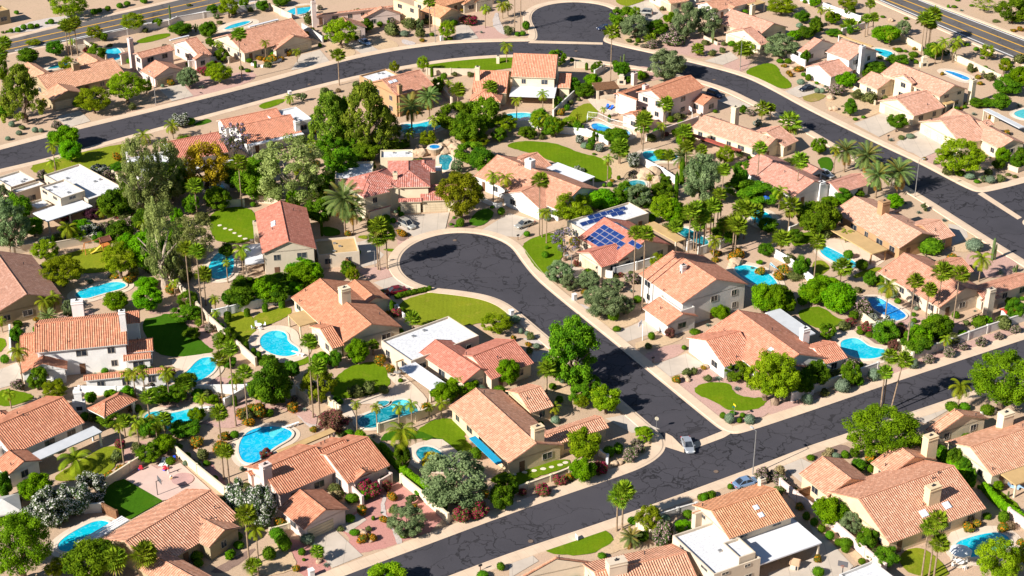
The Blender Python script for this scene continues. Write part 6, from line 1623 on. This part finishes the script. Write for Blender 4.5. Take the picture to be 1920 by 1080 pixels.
# ---------------------------------------------------------------- lamps, hoops, signs, mailboxes
O[:] = [0, 0]; lamp(1170, 790, 545, R(140))
O[:] = [480, 0]; lamp(1345, 320, 60, R(200))
O[:] = [960, 0]; lamp(1710, 530, 285, R(60)); hoop(1350, 890, 800, R(200))
O[:] = [1440, 270]; lamp(1100, 400, 118, R(20))
O[:] = [960, 270]; lamp(443, 1060, 830, R(200))
O[:] = [960, 810]; lamp(1805, 325, -10, R(120))
O[:] = [480, 270]; lamp(893, 920, 800, R(200))
O[:] = [960, 540]; hoop(978, 395, 255, R(150))
O[:] = [0, 810]; hoop(1183, 478, 350, R(35), True)
O[:] = [1440, 810]; hoop(556, 1075, 970, R(250), True)
def mailbox(x, y, k, ds):
    p = gt(x, y); o = thing('mailbox', p, ds, 'mailbox', R(30))
    if k == 'post':
        M = MB(); M.box(-.05, .05, -.05, .05, 0, 1.0); M.obj('post', WOOD, o); M = MB(); M.box(-.28, .28, -.12, .12, 1.0, 1.2); M.tube((-.28, 0, 1.2), (.28, 0, 1.2), .12, .12, 10); M.obj('box', DARK, o)
    else:
        M = MB(); M.box(-.38, .38, -.38, .38, 0, 1.25); M.box(-.44, .44, -.44, .44, 1.25, 1.36); M.obj('pillar', wallm('white'), o); M = MB(); M.box(.381, .40, -.16, .16, .85, 1.05); M.obj('box', DARK, o)
O[:] = [960, 540]; mailbox(1057, 562, 'post', 'black mailbox on a short post'); mailbox(468, 90, 'pillar', 'white masonry mailbox pillar'); mailbox(-3, 210, 'pillar', 'white masonry mailbox pillar')
O[:] = [480, 810]; mailbox(1683, 1045, 'post', 'black mailbox on a short post'); mailbox(417, 1085, 'pillar', 'white masonry mailbox pillar')
O[:] = [1440, 0]; mailbox(900, 1050, 'post', 'black mailbox on a short post')
O[:] = [480, 0]; mailbox(255, 720, 'pillar', 'brown masonry mailbox pillar'); mailbox(1393, 305, 'pillar', 'tan masonry mailbox pillar')
O[:] = [960, 270]; mailbox(45, 720, 'post', 'black mailbox on a short post')
O[:] = [960, 540]; p = gt(1663, 985); o = thing('street_sign', p, 'green and yellow street name sign on thin pole', 'street sign', R(25))
M = MB(); M.tube((0, 0, 0), (0, 0, 2.9), .04, .04, 6); M.obj('pole', STEEL, o); M = MB(); M.box(-.45, .45, -.02, .02, 2.45, 2.7); M.obj('sign_plate', plain('sign_green', (.02, .30, .24), .4), o); M = MB(); M.box(-.02, .02, -.4, .4, 2.72, 3.05); M.obj('sign_plate', plain('sign_yellow', (.70, .50, .01), .4), o)
O[:] = [960, 810]; p = gt(484, 812); o = thing('yard_sign', p, 'small white yard sign stuck in the lawn', 'yard sign', R(115)); M = MB(); M.box(-.45, .45, -.015, .015, .25, 1.0); M.obj('sign_plate', PLASTIC_W, o); M = MB(); M.box(-.42, -.38, -.02, .02, 0, .25); M.box(.38, .42, -.02, .02, 0, .25); M.obj('stake', DARK, o)
O[:] = [960, 540]; p = gt(1082, 1065); o = thing('stop_sign', p, 'octagonal traffic sign seen from behind at the junction', 'traffic sign', R(250)); M = MB(); M.tube((0, 0, 0), (0, 0, 2.6), .035, .035, 6); M.obj('pole', STEEL, o); M = MB(); M.tube((-.01, 0, 2.3), (.02, 0, 2.3), .38, .38, 8); M.obj('sign_plate', plain('sign_back', (.45, .40, .30), .5), o)
for o_, x, y in (((960, 810), 1530, 300), ((960, 0), 1515, 600), ((480, 270), 1490, 725), ((480, 0), 400, 635), ((960, 0), 480, 385), ((960, 810), 140, 823)):
    O[:] = list(o_); p = gt(x, y) + Vector((0, 0, .10)); M = MB(); M.tube((0, 0, 0), (0, 0, .02), .42, .42, 20); o = thing('manhole_cover', p, 'round rusty manhole cover', 'manhole cover', 0, M.mesh('manhole_cover', [plain('rusty_iron', (.17, .12, .09), .8, .2, .2, 3)]))
# ---------------------------------------------------------------- rock work
for o_, ds, lst in (((480, 270), 'tan rockwork boulder', [(1340, 25, 90), (1390, 40, 80), (1440, 25, 95), (1490, 50, 100), (1530, 30, 85), (1410, 75, 80), (1460, 70, 70), (1510, 85, 95), (1300, 75, 80), (1250, 85, 90), (1540, 70, 70), (1480, 15, 70), (1360, 5, 70), (1225, 40, 60), (1210, 75, 70)]),
                    ((960, 270), 'pale poolside boulder', [(1000, 260, 130), (1060, 240, 120), (1090, 290, 90), (1670, 905, 90), (1700, 895, 70), (1650, 920, 60)]),
                    ((1440, 0), 'tan boulder in the rock garden', [(500, 825, 55), (470, 825, 45), (180, 520, 40), (1690, 430, 50), (920, 160, 45), (470, 745, 60)]),
                    ((960, 540), 'pinkish boulder in the gravel yard', [(1300, 680, 50), (1320, 700, 45), (1450, 600, 50)]),
                    ((480, 810), 'tan boulder', [(810, 770, 55), (470, 980, 45), (860, 825, 40), (790, 750, 40), (1000, 600, 40)]),
                    ((960, 810), 'grey boulder on the tan gravel', [(838, 800, 32), (770, 250, 60), (810, 240, 50)])):
    O[:] = list(o_)
    for x, y, w_ in lst: rock(x, y, w_, 1, ds)
O[:] = [480, 270]; p = gt(1340, 75); o = thing('hot_tub', p, 'raised stone hot tub with bright blue water', 'hot tub'); M = MB(); M.tube((0, 0, 0), (0, 0, 1.7), 1.2, 1.7, 18); M.obj('basin', ROCK, o)
M = MB(); M.tube((0, 0, 1.7), (0, 0, 1.85), 1.75, 1.75, 18); M.obj('rim', COPING, o); M = MB(); M.tube((0, 0, 1.86), (0, 0, 1.88), 1.2, 1.2, 16); M.obj('water', WATER['b'], o)
# ---------------------------------------------------------------- ramada, pergolas, fireplaces, play frame
O[:] = [0, 540]
a, b = gt(650, 905, 2.6), gt(1032, 838, 2.6); q1, q2 = gt(790, 870, 2.6), gt(900, 775, 2.6); an = math.atan2(gt(1032, 838, 2.6).y - gt(785, 970, 2.6).y, gt(1032, 838, 2.6).x - gt(785, 970, 2.6).x); c = (a + b) / 2; c.z = 0
o = thing('garden_ramada', c, 'orange hip-tiled ramada on white posts', 'pavilion', an); ca, sa = math.cos(an), math.sin(an)
A_ = [((v.x - c.x) * ca + (v.y - c.y) * sa, -(v.x - c.x) * sa + (v.y - c.y) * ca) for v in (a, b)]; x0, x1, y0, y1 = min(A_[0][0], A_[1][0]), max(A_[0][0], A_[1][0]), min(A_[0][1], A_[1][1]), max(A_[0][1], A_[1][1])
M = MB(); slab_hip(M, x0, x1, y0, y1, 2.6, .5); M.obj('roof', [ROOF['orange'], wallm('white')], o)
for X in (x0 + .6, x1 - .6):
    for Y in (y0 + .6, y1 - .6): M = MB(); M.box(X - .25, X + .25, Y - .25, Y + .25, 0, 2.5); M.obj('post', wallm('white'), o)
def fireplace(x, y, h, az, wc, ds):
    o = thing('outdoor_fireplace', gt(x, y), ds, 'fireplace', az); M = MB(); M.box(-1.1, 1.1, -.5, .5, 0, h * .45); M.box(-.65, .65, -.42, .42, h * .45, h * .8); M.box(-.75, .75, -.5, .5, h * .8, h * .88); M.box(-.5, .5, -.35, .35, h * .88, h); M.obj('chimney_breast', wallm(wc), o); M = MB(); M.box(-.5, .5, -.53, -.501, .35, 1.1); M.obj('firebox', DARK, o)
fireplace(600, 920, 4.6, R(10), 'white', 'tall white outdoor fireplace'); O[:] = [960, 0]; fireplace(820, 630, 2.6, R(-5), 'beige', 'low beige outdoor fireplace'); O[:] = [1440, 0]; fireplace(1165, 500, 3.0, R(20), 'cream', 'cream outdoor fireplace with sloped shoulders')
O[:] = [960, 0]; p = gt(700, 720); o = thing('garden_pergola', p, 'brown timber pergola on stucco columns', 'pergola', R(12))
M = MB()
for i in range(16): M.box(-3.0, 3.0, -2.4 + i * .32, -2.4 + i * .32 + .2, 2.7, 2.85)
M.box(-3.0, 3.0, -2.2, -2.0, 2.5, 2.69); M.box(-3.0, 3.0, 2.0, 2.2, 2.5, 2.69); M.obj('rafters', WOOD, o)
for X in (-2.6, 2.6):
    for Y in (-2.1, 2.1): M = MB(); M.box(X - .28, X + .28, Y - .28, Y + .28, 0, 2.5); M.obj('column', wallm('beige'), o)
M = MB(); M.box(-2.3, 1.8, -2.25, -1.75, 0, 1.0); M.obj('counter', wallm('beige'), o)
O[:] = [0, 270]; p = gt(795, 800); o = thing('play_frame', p, 'wooden play tower with brown roof and yellow slide', 'play frame', R(215)); OW = plain('orange_wood', (.50, .17, .04), .7)
M = MB()
for X in (-.8, .8):
    for Y in (-.8, .8): M.box(X - .07, X + .07, Y - .07, Y + .07, 0, 2.6)
M.box(-.9, .9, -.9, .9, 1.3, 1.42); M.obj('frame', OW, o); M = MB(); slab_gable(M, -1.2, 1.2, -1.1, 1.1, 2.6, .6); M.obj('roof', [plain('brown_canvas', (.16, .055, .035), .8)] * 2, o)
M = MB(); pr = [(.9, 1.4), (1.6, 1.0), (2.3, .5), (2.9, .3), (3.3, .25)]
for (x0, z0), (x1, z1) in zip(pr, pr[1:]): M.face([(x0, -.3, z0), (x1, -.3, z1), (x1, .3, z1), (x0, .3, z0)]); M.face([(x0, -.3, z0), (x0, -.3, z0 + .2), (x1, -.3, z1 + .2), (x1, -.3, z1)]); M.face([(x0, .3, z0), (x1, .3, z1), (x1, .3, z1 + .2), (x0, .3, z0 + .2)])
M.obj('slide', plain('yellow_slide', (.75, .60, .10), .4), o)
M = MB(); M.tube((.8, -1.2, 2.4), (4.0, -1.2, 2.4), .08, .08, 8); M.tube((4.0, -1.2, 2.4), (4.3, -2.2, 0), .07, .07, 6); M.tube((4.0, -1.2, 2.4), (4.3, -.2, 0), .07, .07, 6); M.tube((.8, -.8, 2.4), (.8, -1.3, 2.4), .07, .07, 6); M.obj('swing_beam', OW, o)
for X in (1.8, 3.0):
    M = MB(); M.tube((X, -1.2, 2.4), (X, -1.2, .5), .015, .015, 4); M.box(X - .22, X + .22, -1.35, -1.05, .46, .5); M.obj('swing', plain('yellow_slide', (.75, .60, .10), .4), o)
# parasols, tables, loungers
def parasol(x, y, m, ds, r=1.6, h=2.4):
    o = thing('patio_parasol', gt(x, y), ds, 'parasol'); M = MB(); n = 8; M_ = [(r * math.cos(6.283 * i / n), r * math.sin(6.283 * i / n), h - .5) for i in range(n)]
    for i in range(n): M.face([M_[i], M_[(i + 1) % n], (0, 0, h)]); a_, b_ = M_[i], M_[(i + 1) % n]; M.face([(a_[0], a_[1], a_[2] - .15), (b_[0], b_[1], b_[2] - .15), b_, a_])
    M.obj('canopy', m, o); M = MB(); M.tube((0, 0, 0), (0, 0, h - .05), .03, .03, 6); M.obj('pole', STEEL, o)
def tableset(x, y, m, ds):
    o = thing('garden_table', gt(x, y), ds, 'table'); M = MB(); M.tube((0, 0, .70), (0, 0, .75), .65, .65, 16); M.obj('tabletop', m, o); M = MB(); M.tube((0, 0, 0), (0, 0, .7), .05, .05, 6); M.tube((0, 0, 0), (0, 0, .04), .35, .35, 10); M.obj('pedestal', m, o)
    for i in range(4):
        a = i * 1.57 + .5; c = thing('garden_chair', gt(x, y) + Vector((math.cos(a) * 1.15, math.sin(a) * 1.15, 0)), ('white' if m is PLASTIC_W else 'grey' if m is STEEL else 'brown') + ' garden chair', 'chair', a)
        M = MB(); M.box(-.24, .24, -.24, .24, .40, .45); M.obj('seat', m, c); M = MB(); M.box(.20, .25, -.24, .24, .46, .9); M.obj('backrest', m, c)
        for sx in (-.2, .2):
            for sy in (-.2, .2): M = MB(); M.box(sx - .025, sx + .025, sy - .025, sy + .025, 0, .40); M.obj('leg', m, c)
def lounger(x, y, az, m, fm, ds):
    o = thing('sun_lounger', gt(x, y), ds, 'sun lounger', az); M = MB(); M.box(-.9, .45, -.33, .33, .30, .40); M.obj('cushion', m, o); M = MB(); M.face([(.45, -.33, .40), (.45, .33, .40), (1.0, .33, .85), (1.0, -.33, .85)]); M.face([(.45, .33, .32), (.45, -.33, .32), (1.0, -.33, .77), (1.0, .33, .77)]); M.face([(1.0, -.33, .77), (1.0, -.33, .85), (1.0, .33, .85), (1.0, .33, .77)]); M.obj('backrest', m, o)
    for sx in (-.8, .4):
        for sy in (-.3, .3): M = MB(); M.box(sx - .03, sx + .03, sy - .03, sy + .03, 0, .30); M.obj('leg', fm, o)
BLUEF = plain('blue_fabric', (.02, .12, .62), .8); AQUAF = plain('pale_blue_fabric', (.35, .55, .75), .8); PINKF = plain('pink_fabric', (.70, .12, .25), .8)
O[:] = [1440, 810]; parasol(1435, 975, PLASTIC_W, 'white tiered parasol by the curved pool', 1.7, 2.6); tableset(1435, 1000, PLASTIC_W, 'white garden table under the white parasol')
lounger(1840, 425, R(150), AQUAF, STEEL, 'pale blue sun lounger under the tan canopy edge'); lounger(1895, 420, R(150), AQUAF, STEEL, 'pale blue sun lounger beyond the first under the tan canopy')
O[:] = [960, 0]; lounger(712, 812, R(70), BLUEF, PLASTIC_W, 'blue and white folding chair on the patio by the pergola'); lounger(742, 820, R(60), BLUEF, PLASTIC_W, 'blue and white folding chair next to the pink house wall')
O[:] = [480, 540]; tableset(20, 300, PLASTIC_W, 'round white patio table beside the kidney pool'); tableset(1060, 655, STEEL, 'grey outdoor table by the white canopy')
O[:] = [0, 270]; parasol(1040, 850, PINKF, 'small pink parasol on the lawn', 1.0, 1.7); O[:] = [960, 270]; parasol(1895, 455, BLUEF, 'small bright blue parasol beyond the palms', 1.1, 2.2); tableset(1480, 660, WOOD, 'brown wooden table behind the fan palms')
O[:] = [960, 270]
O[:] = [0, 810]; lounger(1218, 245, R(80), PLASTIC_W, STEEL, 'grey folding chair by the corner of the court'); lounger(1256, 245, R(80), PLASTIC_W, STEEL, 'grey folding chair beside the toys on the court')
# slatted awning tent at the left edge
p = gt(40, 640); o = thing('canopy_tent', p, 'pale grey peaked canopy tent at the picture edge', 'tent', R(20)); M = MB(); s = 2.6
for i in range(4):
    a0, a1 = [( -s, -s), (s, -s), (s, s), (-s, s)][i], [(-s, -s), (s, -s), (s, s), (-s, s)][(i + 1) % 4]; M.face([(*a0, 2.3), (*a1, 2.3), (0, 0, 3.5)]); M.face([(*a0, 2.05), (*a1, 2.05), (*a1, 2.3), (*a0, 2.3)])
M.obj('canopy', plain('tent_cloth', (.55, .52, .48), .8), o)
for X in (-2.5, 2.5):
    for Y in (-2.5, 2.5): M = MB(); M.tube((X, Y, 0), (X, Y, 2.2), .04, .04, 6); M.obj('pole', STEEL, o)
# people at play on the court and their toys
SKIN = plain('skin', (.45, .25, .17), .6); 
O[:] = [0, 810]
person(1266, 314, 1.55, SKIN, plain('red_shirt', (.55, .05, .05), .8), plain('white_trousers', (.70, .68, .66), .8), R(-20), 'reach', 'person in red shirt and pale trousers standing with arms out')
person(1283, 358, 1.45, SKIN, plain('white_shirt', (.75, .75, .76), .8), plain('yellow_shorts', (.62, .42, .10), .8), R(-60), 'bend', 'person in white shirt and yellow shorts bending forward')
def toycar(x, y, m1, m2, az, ds):
    o = thing('toy_car', gt(x, y) + Vector((0, 0, .2)), ds, 'toy car', az); o.scale = (.75, .75, .75); M = MB(); M.box(-.5, .5, -.3, .3, .1, .45); M.box(-.3, .3, -.28, .28, .85, .95)
    for sx in (-.27, .27):
        for sy in (-.25, .25): M.box(sx - .03, sx + .03, sy - .03, sy + .03, .45, .85)
    M.obj('body', m1, o); M = MB(); M.box(-.55, -.2, -.32, .32, .05, .28); M.obj('bumper', m2, o)
    for sx in (-.33, .33):
        for sy in (-.3, .3): M = MB(); M.tube((sx, sy - .05, .1), (sx, sy + .05, .1), .13, .13, 10); M.obj('wheel', TYRE, o)
REDP = plain('red_plastic', (.62, .04, .06), .4); BLUEP = plain('blue_plastic', (.02, .08, .60), .4)
toycar(1240, 290, REDP, BLUEP, R(60), 'red and blue toy car beside the person in red'); toycar(1058, 288, REDP, BLUEP, R(20), 'red and blue toy car against the court wall'); toycar(1310, 215, BLUEP, REDP, R(100), 'blue toy car in the far corner of the court')
# pool slide and air conditioner
O[:] = [1440, 270]; p = gt(10, 970); o = thing('pool_slide', p, 'curved white and blue pool slide', 'pool slide', R(240)); M = MB(); pts = [Vector((math.cos(t * .35) * 1.2 - 1.2, math.sin(t * .35) * 1.6, 2.2 - t * .38)) for t in range(6)]
for a_, b_ in zip(pts, pts[1:]):
    d = (b_ - a_).normalized(); s = Vector((-d.y, d.x, 0)).normalized() * .32; u = Vector((0, 0, .18)); M.face([a_ - s, a_ + s, b_ + s, b_ - s]); M.face([a_ + s, a_ + s + u, b_ + s + u, b_ + s]); M.face([a_ - s + u, a_ - s, b_ - s, b_ - s + u])
M.obj('chute', plain('slide_blue', (.45, .68, .80), .3), o); M = MB(); M.tube((.25, -.1, 0), (0, 0, 2.2), .04, .04, 6); M.tube((-.25, -.1, 0), (-.1, 0, 2.2), .04, .04, 6)
for i in range(6): M.tube((.25 - .03 * i, -.08, .3 + .3 * i), (-.25 + .02 * i, -.08, .3 + .3 * i), .025, .025, 5)
M.obj('ladder', STEEL, o)
def acunit(x, y, z=0):
    o = thing('air_conditioner', gt(x, y, z), 'boxy grey air-conditioning unit', 'air conditioner', R(20)); M = MB(); M.box(-.45, .45, -.45, .45, 0, .95); M.obj('casing', plain('ac_casing', (.55, .55, .52), .5), o); M = MB(); M.tube((0, 0, .951), (0, 0, .99), .36, .36, 14); M.obj('fan_grille', DARK, o)
O[:] = [1440, 810]; acunit(372, 545); O[:] = [960, 270]; acunit(1722, 305)
O[:] = [1440, 810]; p = gt(200, 1020); o = thing('playhouse', p, 'small beige toy playhouse by the verandah', 'playhouse', R(-20)); M = MB(); M.box(-.6, .6, -.6, .6, 0, 1.1); M.obj('wall', wallm('beige'), o); M = MB(); slab_gable(M, -.75, .75, -.75, .75, 1.1, .8); M.obj('roof', [plain('playhouse_roof', (.40, .26, .16), .8)] * 2, o); M = MB(); M.box(.2, .5, -.62, -.601, 0, .8); M.obj('door', DARK, o)
O[:] = [1440, 540]; p = gt(1810, 225); o = thing('garden_shed', p, 'small garden shed with bright red roof', 'shed', R(20)); M = MB(); M.box(-1.5, 1.5, -.8, .8, 0, 1.8); M.obj('wall', wallm('grey'), o); M = MB(); slab_gable(M, -1.7, 1.7, -1.0, 1.0, 1.8, .3); M.obj('roof', [plain('red_roof_sheet', (.50, .05, .03), .6)] * 2, o)
O[:] = [480, 540]
def board(x, y, az):
    o = thing('diving_board', gt(x, y), 'white diving board at the pool edge', 'diving board', az); M = MB(); M.box(-1.4, 1.4, -.22, .22, .55, .60); M.obj('plank', PLASTIC_W, o); M = MB(); M.box(-1.2, -.9, -.2, .2, 0, .55); M.box(-.3, -.05, -.2, .2, 0, .55); M.obj('stand', PLASTIC_W, o)
board(315, 505, R(150)); O[:] = [0, 540]; board(1555, 915, R(195)); O[:] = [480, 540]; board(270, 1045, R(215))
for o_, x, y in (((960, 0), 443, 462), ((1440, 540), 1568, 318), ((1440, 540), 1590, 318), ((960, 540), 1250, 330)):
    O[:] = list(o_); o = thing('wheelie_bin', gt(x, y), 'dark wheeled rubbish bin', 'bin', R(20)); M = MB(); M.box(-.28, .28, -.32, .32, .08, 1.0); M.obj('bin_body', DARK, o); M = MB(); M.box(-.31, .31, -.36, .34, 1.0, 1.07); M.obj('lid', plain('bin_lid', (.03, .05, .09), .5), o)
# stepping stones
for o_, pts in (((0, 270), [(1650, 615), (1690, 638), (1730, 648), (1760, 672), (1800, 695), (1840, 715), (1885, 725)]), ((960, 810), [(95, 308), (165, 295), (235, 282), (300, 268), (360, 252), (400, 235), (15, 325)])):
    O[:] = list(o_)
    for x, y in pts:
        M = MB(); P = chaikin([(rnd.uniform(.4, .6) * math.cos(a * 1.05), rnd.uniform(.3, .5) * math.sin(a * 1.05)) for a in range(6)], 1); M.sheet(P, .2); n = len(P)
        for i in range(n): a_, b_ = P[i], P[(i + 1) % n]; M.face([(*a_, 0), (*b_, 0), (*b_, .2), (*a_, .2)])
        thing('stepping_stone', gt(x, y), 'pale stepping stone', 'stepping stone', 0, M.mesh('stepping_stone', [COPING]))
# ---------------------------------------------------------------- labels: each says which one
NUM = ['zero', 'one', 'two', 'three', 'four', 'five', 'six', 'seven', 'eight', 'nine', 'ten', 'eleven', 'twelve', 'thirteen', 'fourteen', 'fifteen', 'sixteen', 'seventeen', 'eighteen', 'nineteen', 'twenty']
NUM += ['twenty-%s' % n for n in NUM[1:10]]
ORD = ['', 'first', 'second', 'third', 'fourth', 'fifth', 'sixth', 'seventh', 'eighth', 'ninth', 'tenth', 'eleventh', 'twelfth', 'thirteenth', 'fourteenth', 'fifteenth', 'sixteenth', 'seventeenth', 'eighteenth', 'nineteenth', 'twentieth']; ORD += ['twenty-%s' % n for n in ORD[1:10]]
def near_house(p): return min(HOUSES, key=lambda h: (h[0] - p).length)[1]
ALLT = PLANTS + THINGS
for t in ALLT: t['hs'] = near_house(t['p'])
grp = {}
for t in ALLT: grp.setdefault((t['ds'], t['hs']), []).append(t)
byds = {}
for t in ALLT: byds.setdefault(t['ds'], []).append(t)
SHORT = {k: v[2] for k, v in DESC.items()}
taken = set()
def setlab(t, s):
    w_ = s.split()
    if s in taken or len(w_) > 16: return False
    taken.add(s); t['o']['label'] = s; return True
marks = [t for t in ALLT if t['k'] in ('pool', 'street_lamp', 'basketball_hoop', 'mailbox', 'car', 'parked_car', 'saguaro_cactus') or t['k'] in ('jac', 'yel', 'pine', 'purp', 'autumn', 'lime', 'conif', 'fany')]
def neigh(t):
    best = sorted((m for m in marks if m is not t and m['ds'] != t['ds'] and (m['p'] - t['p']).length < 14), key=lambda m: (m['p'] - t['p']).length); return best[:3]
for (ds, hs), L in grp.items():
    n = len(L)
    if len(byds[ds]) == 1 and len(ds.split()) >= 6: setlab(L[0], ds); continue
    if n == 1:
        setlab(L[0], f'{ds} by the {hs}') or setlab(L[0], f'{ds} near {hs}'); continue
    rest = list(L)
    L2 = sorted(L, key=lambda t: -t['h'] * t['w'])
    if n == 2 and L2[0]['h'] * L2[0]['w'] > 1.3 * L2[1]['h'] * L2[1]['w']:
        if setlab(L2[0], f'larger {ds} of two by the {hs}') and setlab(L2[1], f'smaller {ds} of two by the {hs}'): continue
    nb = {}
    for t in rest:
        for m in neigh(t)[:1]: nb.setdefault(m['ds'], []).append(t)
    for mds, ts in nb.items():
        if len(ts) == 1 and ts[0] in rest and n > 1:
            md = {'street_lamp': 'street lamp', 'basketball_hoop': 'basketball hoop', 'mailbox': 'mailbox', 'car': 'moving silver car', 'parked_car': 'parked car'}.get(next(m['k'] for m in marks if m['ds'] == mds), mds)
            if setlab(ts[0], f'{ds} beside the {md}, {hs}' if len(f'{ds} {md} {hs}'.split()) <= 14 else f'{ds} beside the {md}'): rest.remove(ts[0])
    if n > 2 and L2[0] in rest and L2[0]['h'] * L2[0]['w'] > 1.35 * L2[1]['h'] * L2[1]['w']:
        if setlab(L2[0], f'largest {ds} by the {hs}'): rest.remove(L2[0])
    L3 = sorted(L, key=lambda t: t['x'])
    for t in rest:
        i = L3.index(t) + 1; plh = hs
        for s in (f'{ds}, {ORD[min(i, 29)]} of {NUM[min(n, 29)]} from left, {plh}', f'{ds} {i} of {n} from left, {plh}', f'{ds} {i} of {n}, {plh}'):
            if setlab(t, s): break
for t in ALLT:
    if 'label' not in t['o']: t['o']['label'] = f"{t['ds']} near the {t['hs']}"
    if len(byds[t['ds']]) > 2: t['o']['group'] = t['ds'] + 's of the neighbourhood' if len(byds[t['ds']]) > 6 else t['ds'] + 's'
for o in SC.objects:
    if o.name.split('.')[0] == 'house': o['group'] = 'tile-roofed houses of the neighbourhood'
    if o.get('group') and len(o['group'].split()) > 9: o['group'] = ' '.join(o['group'].split()[:9])
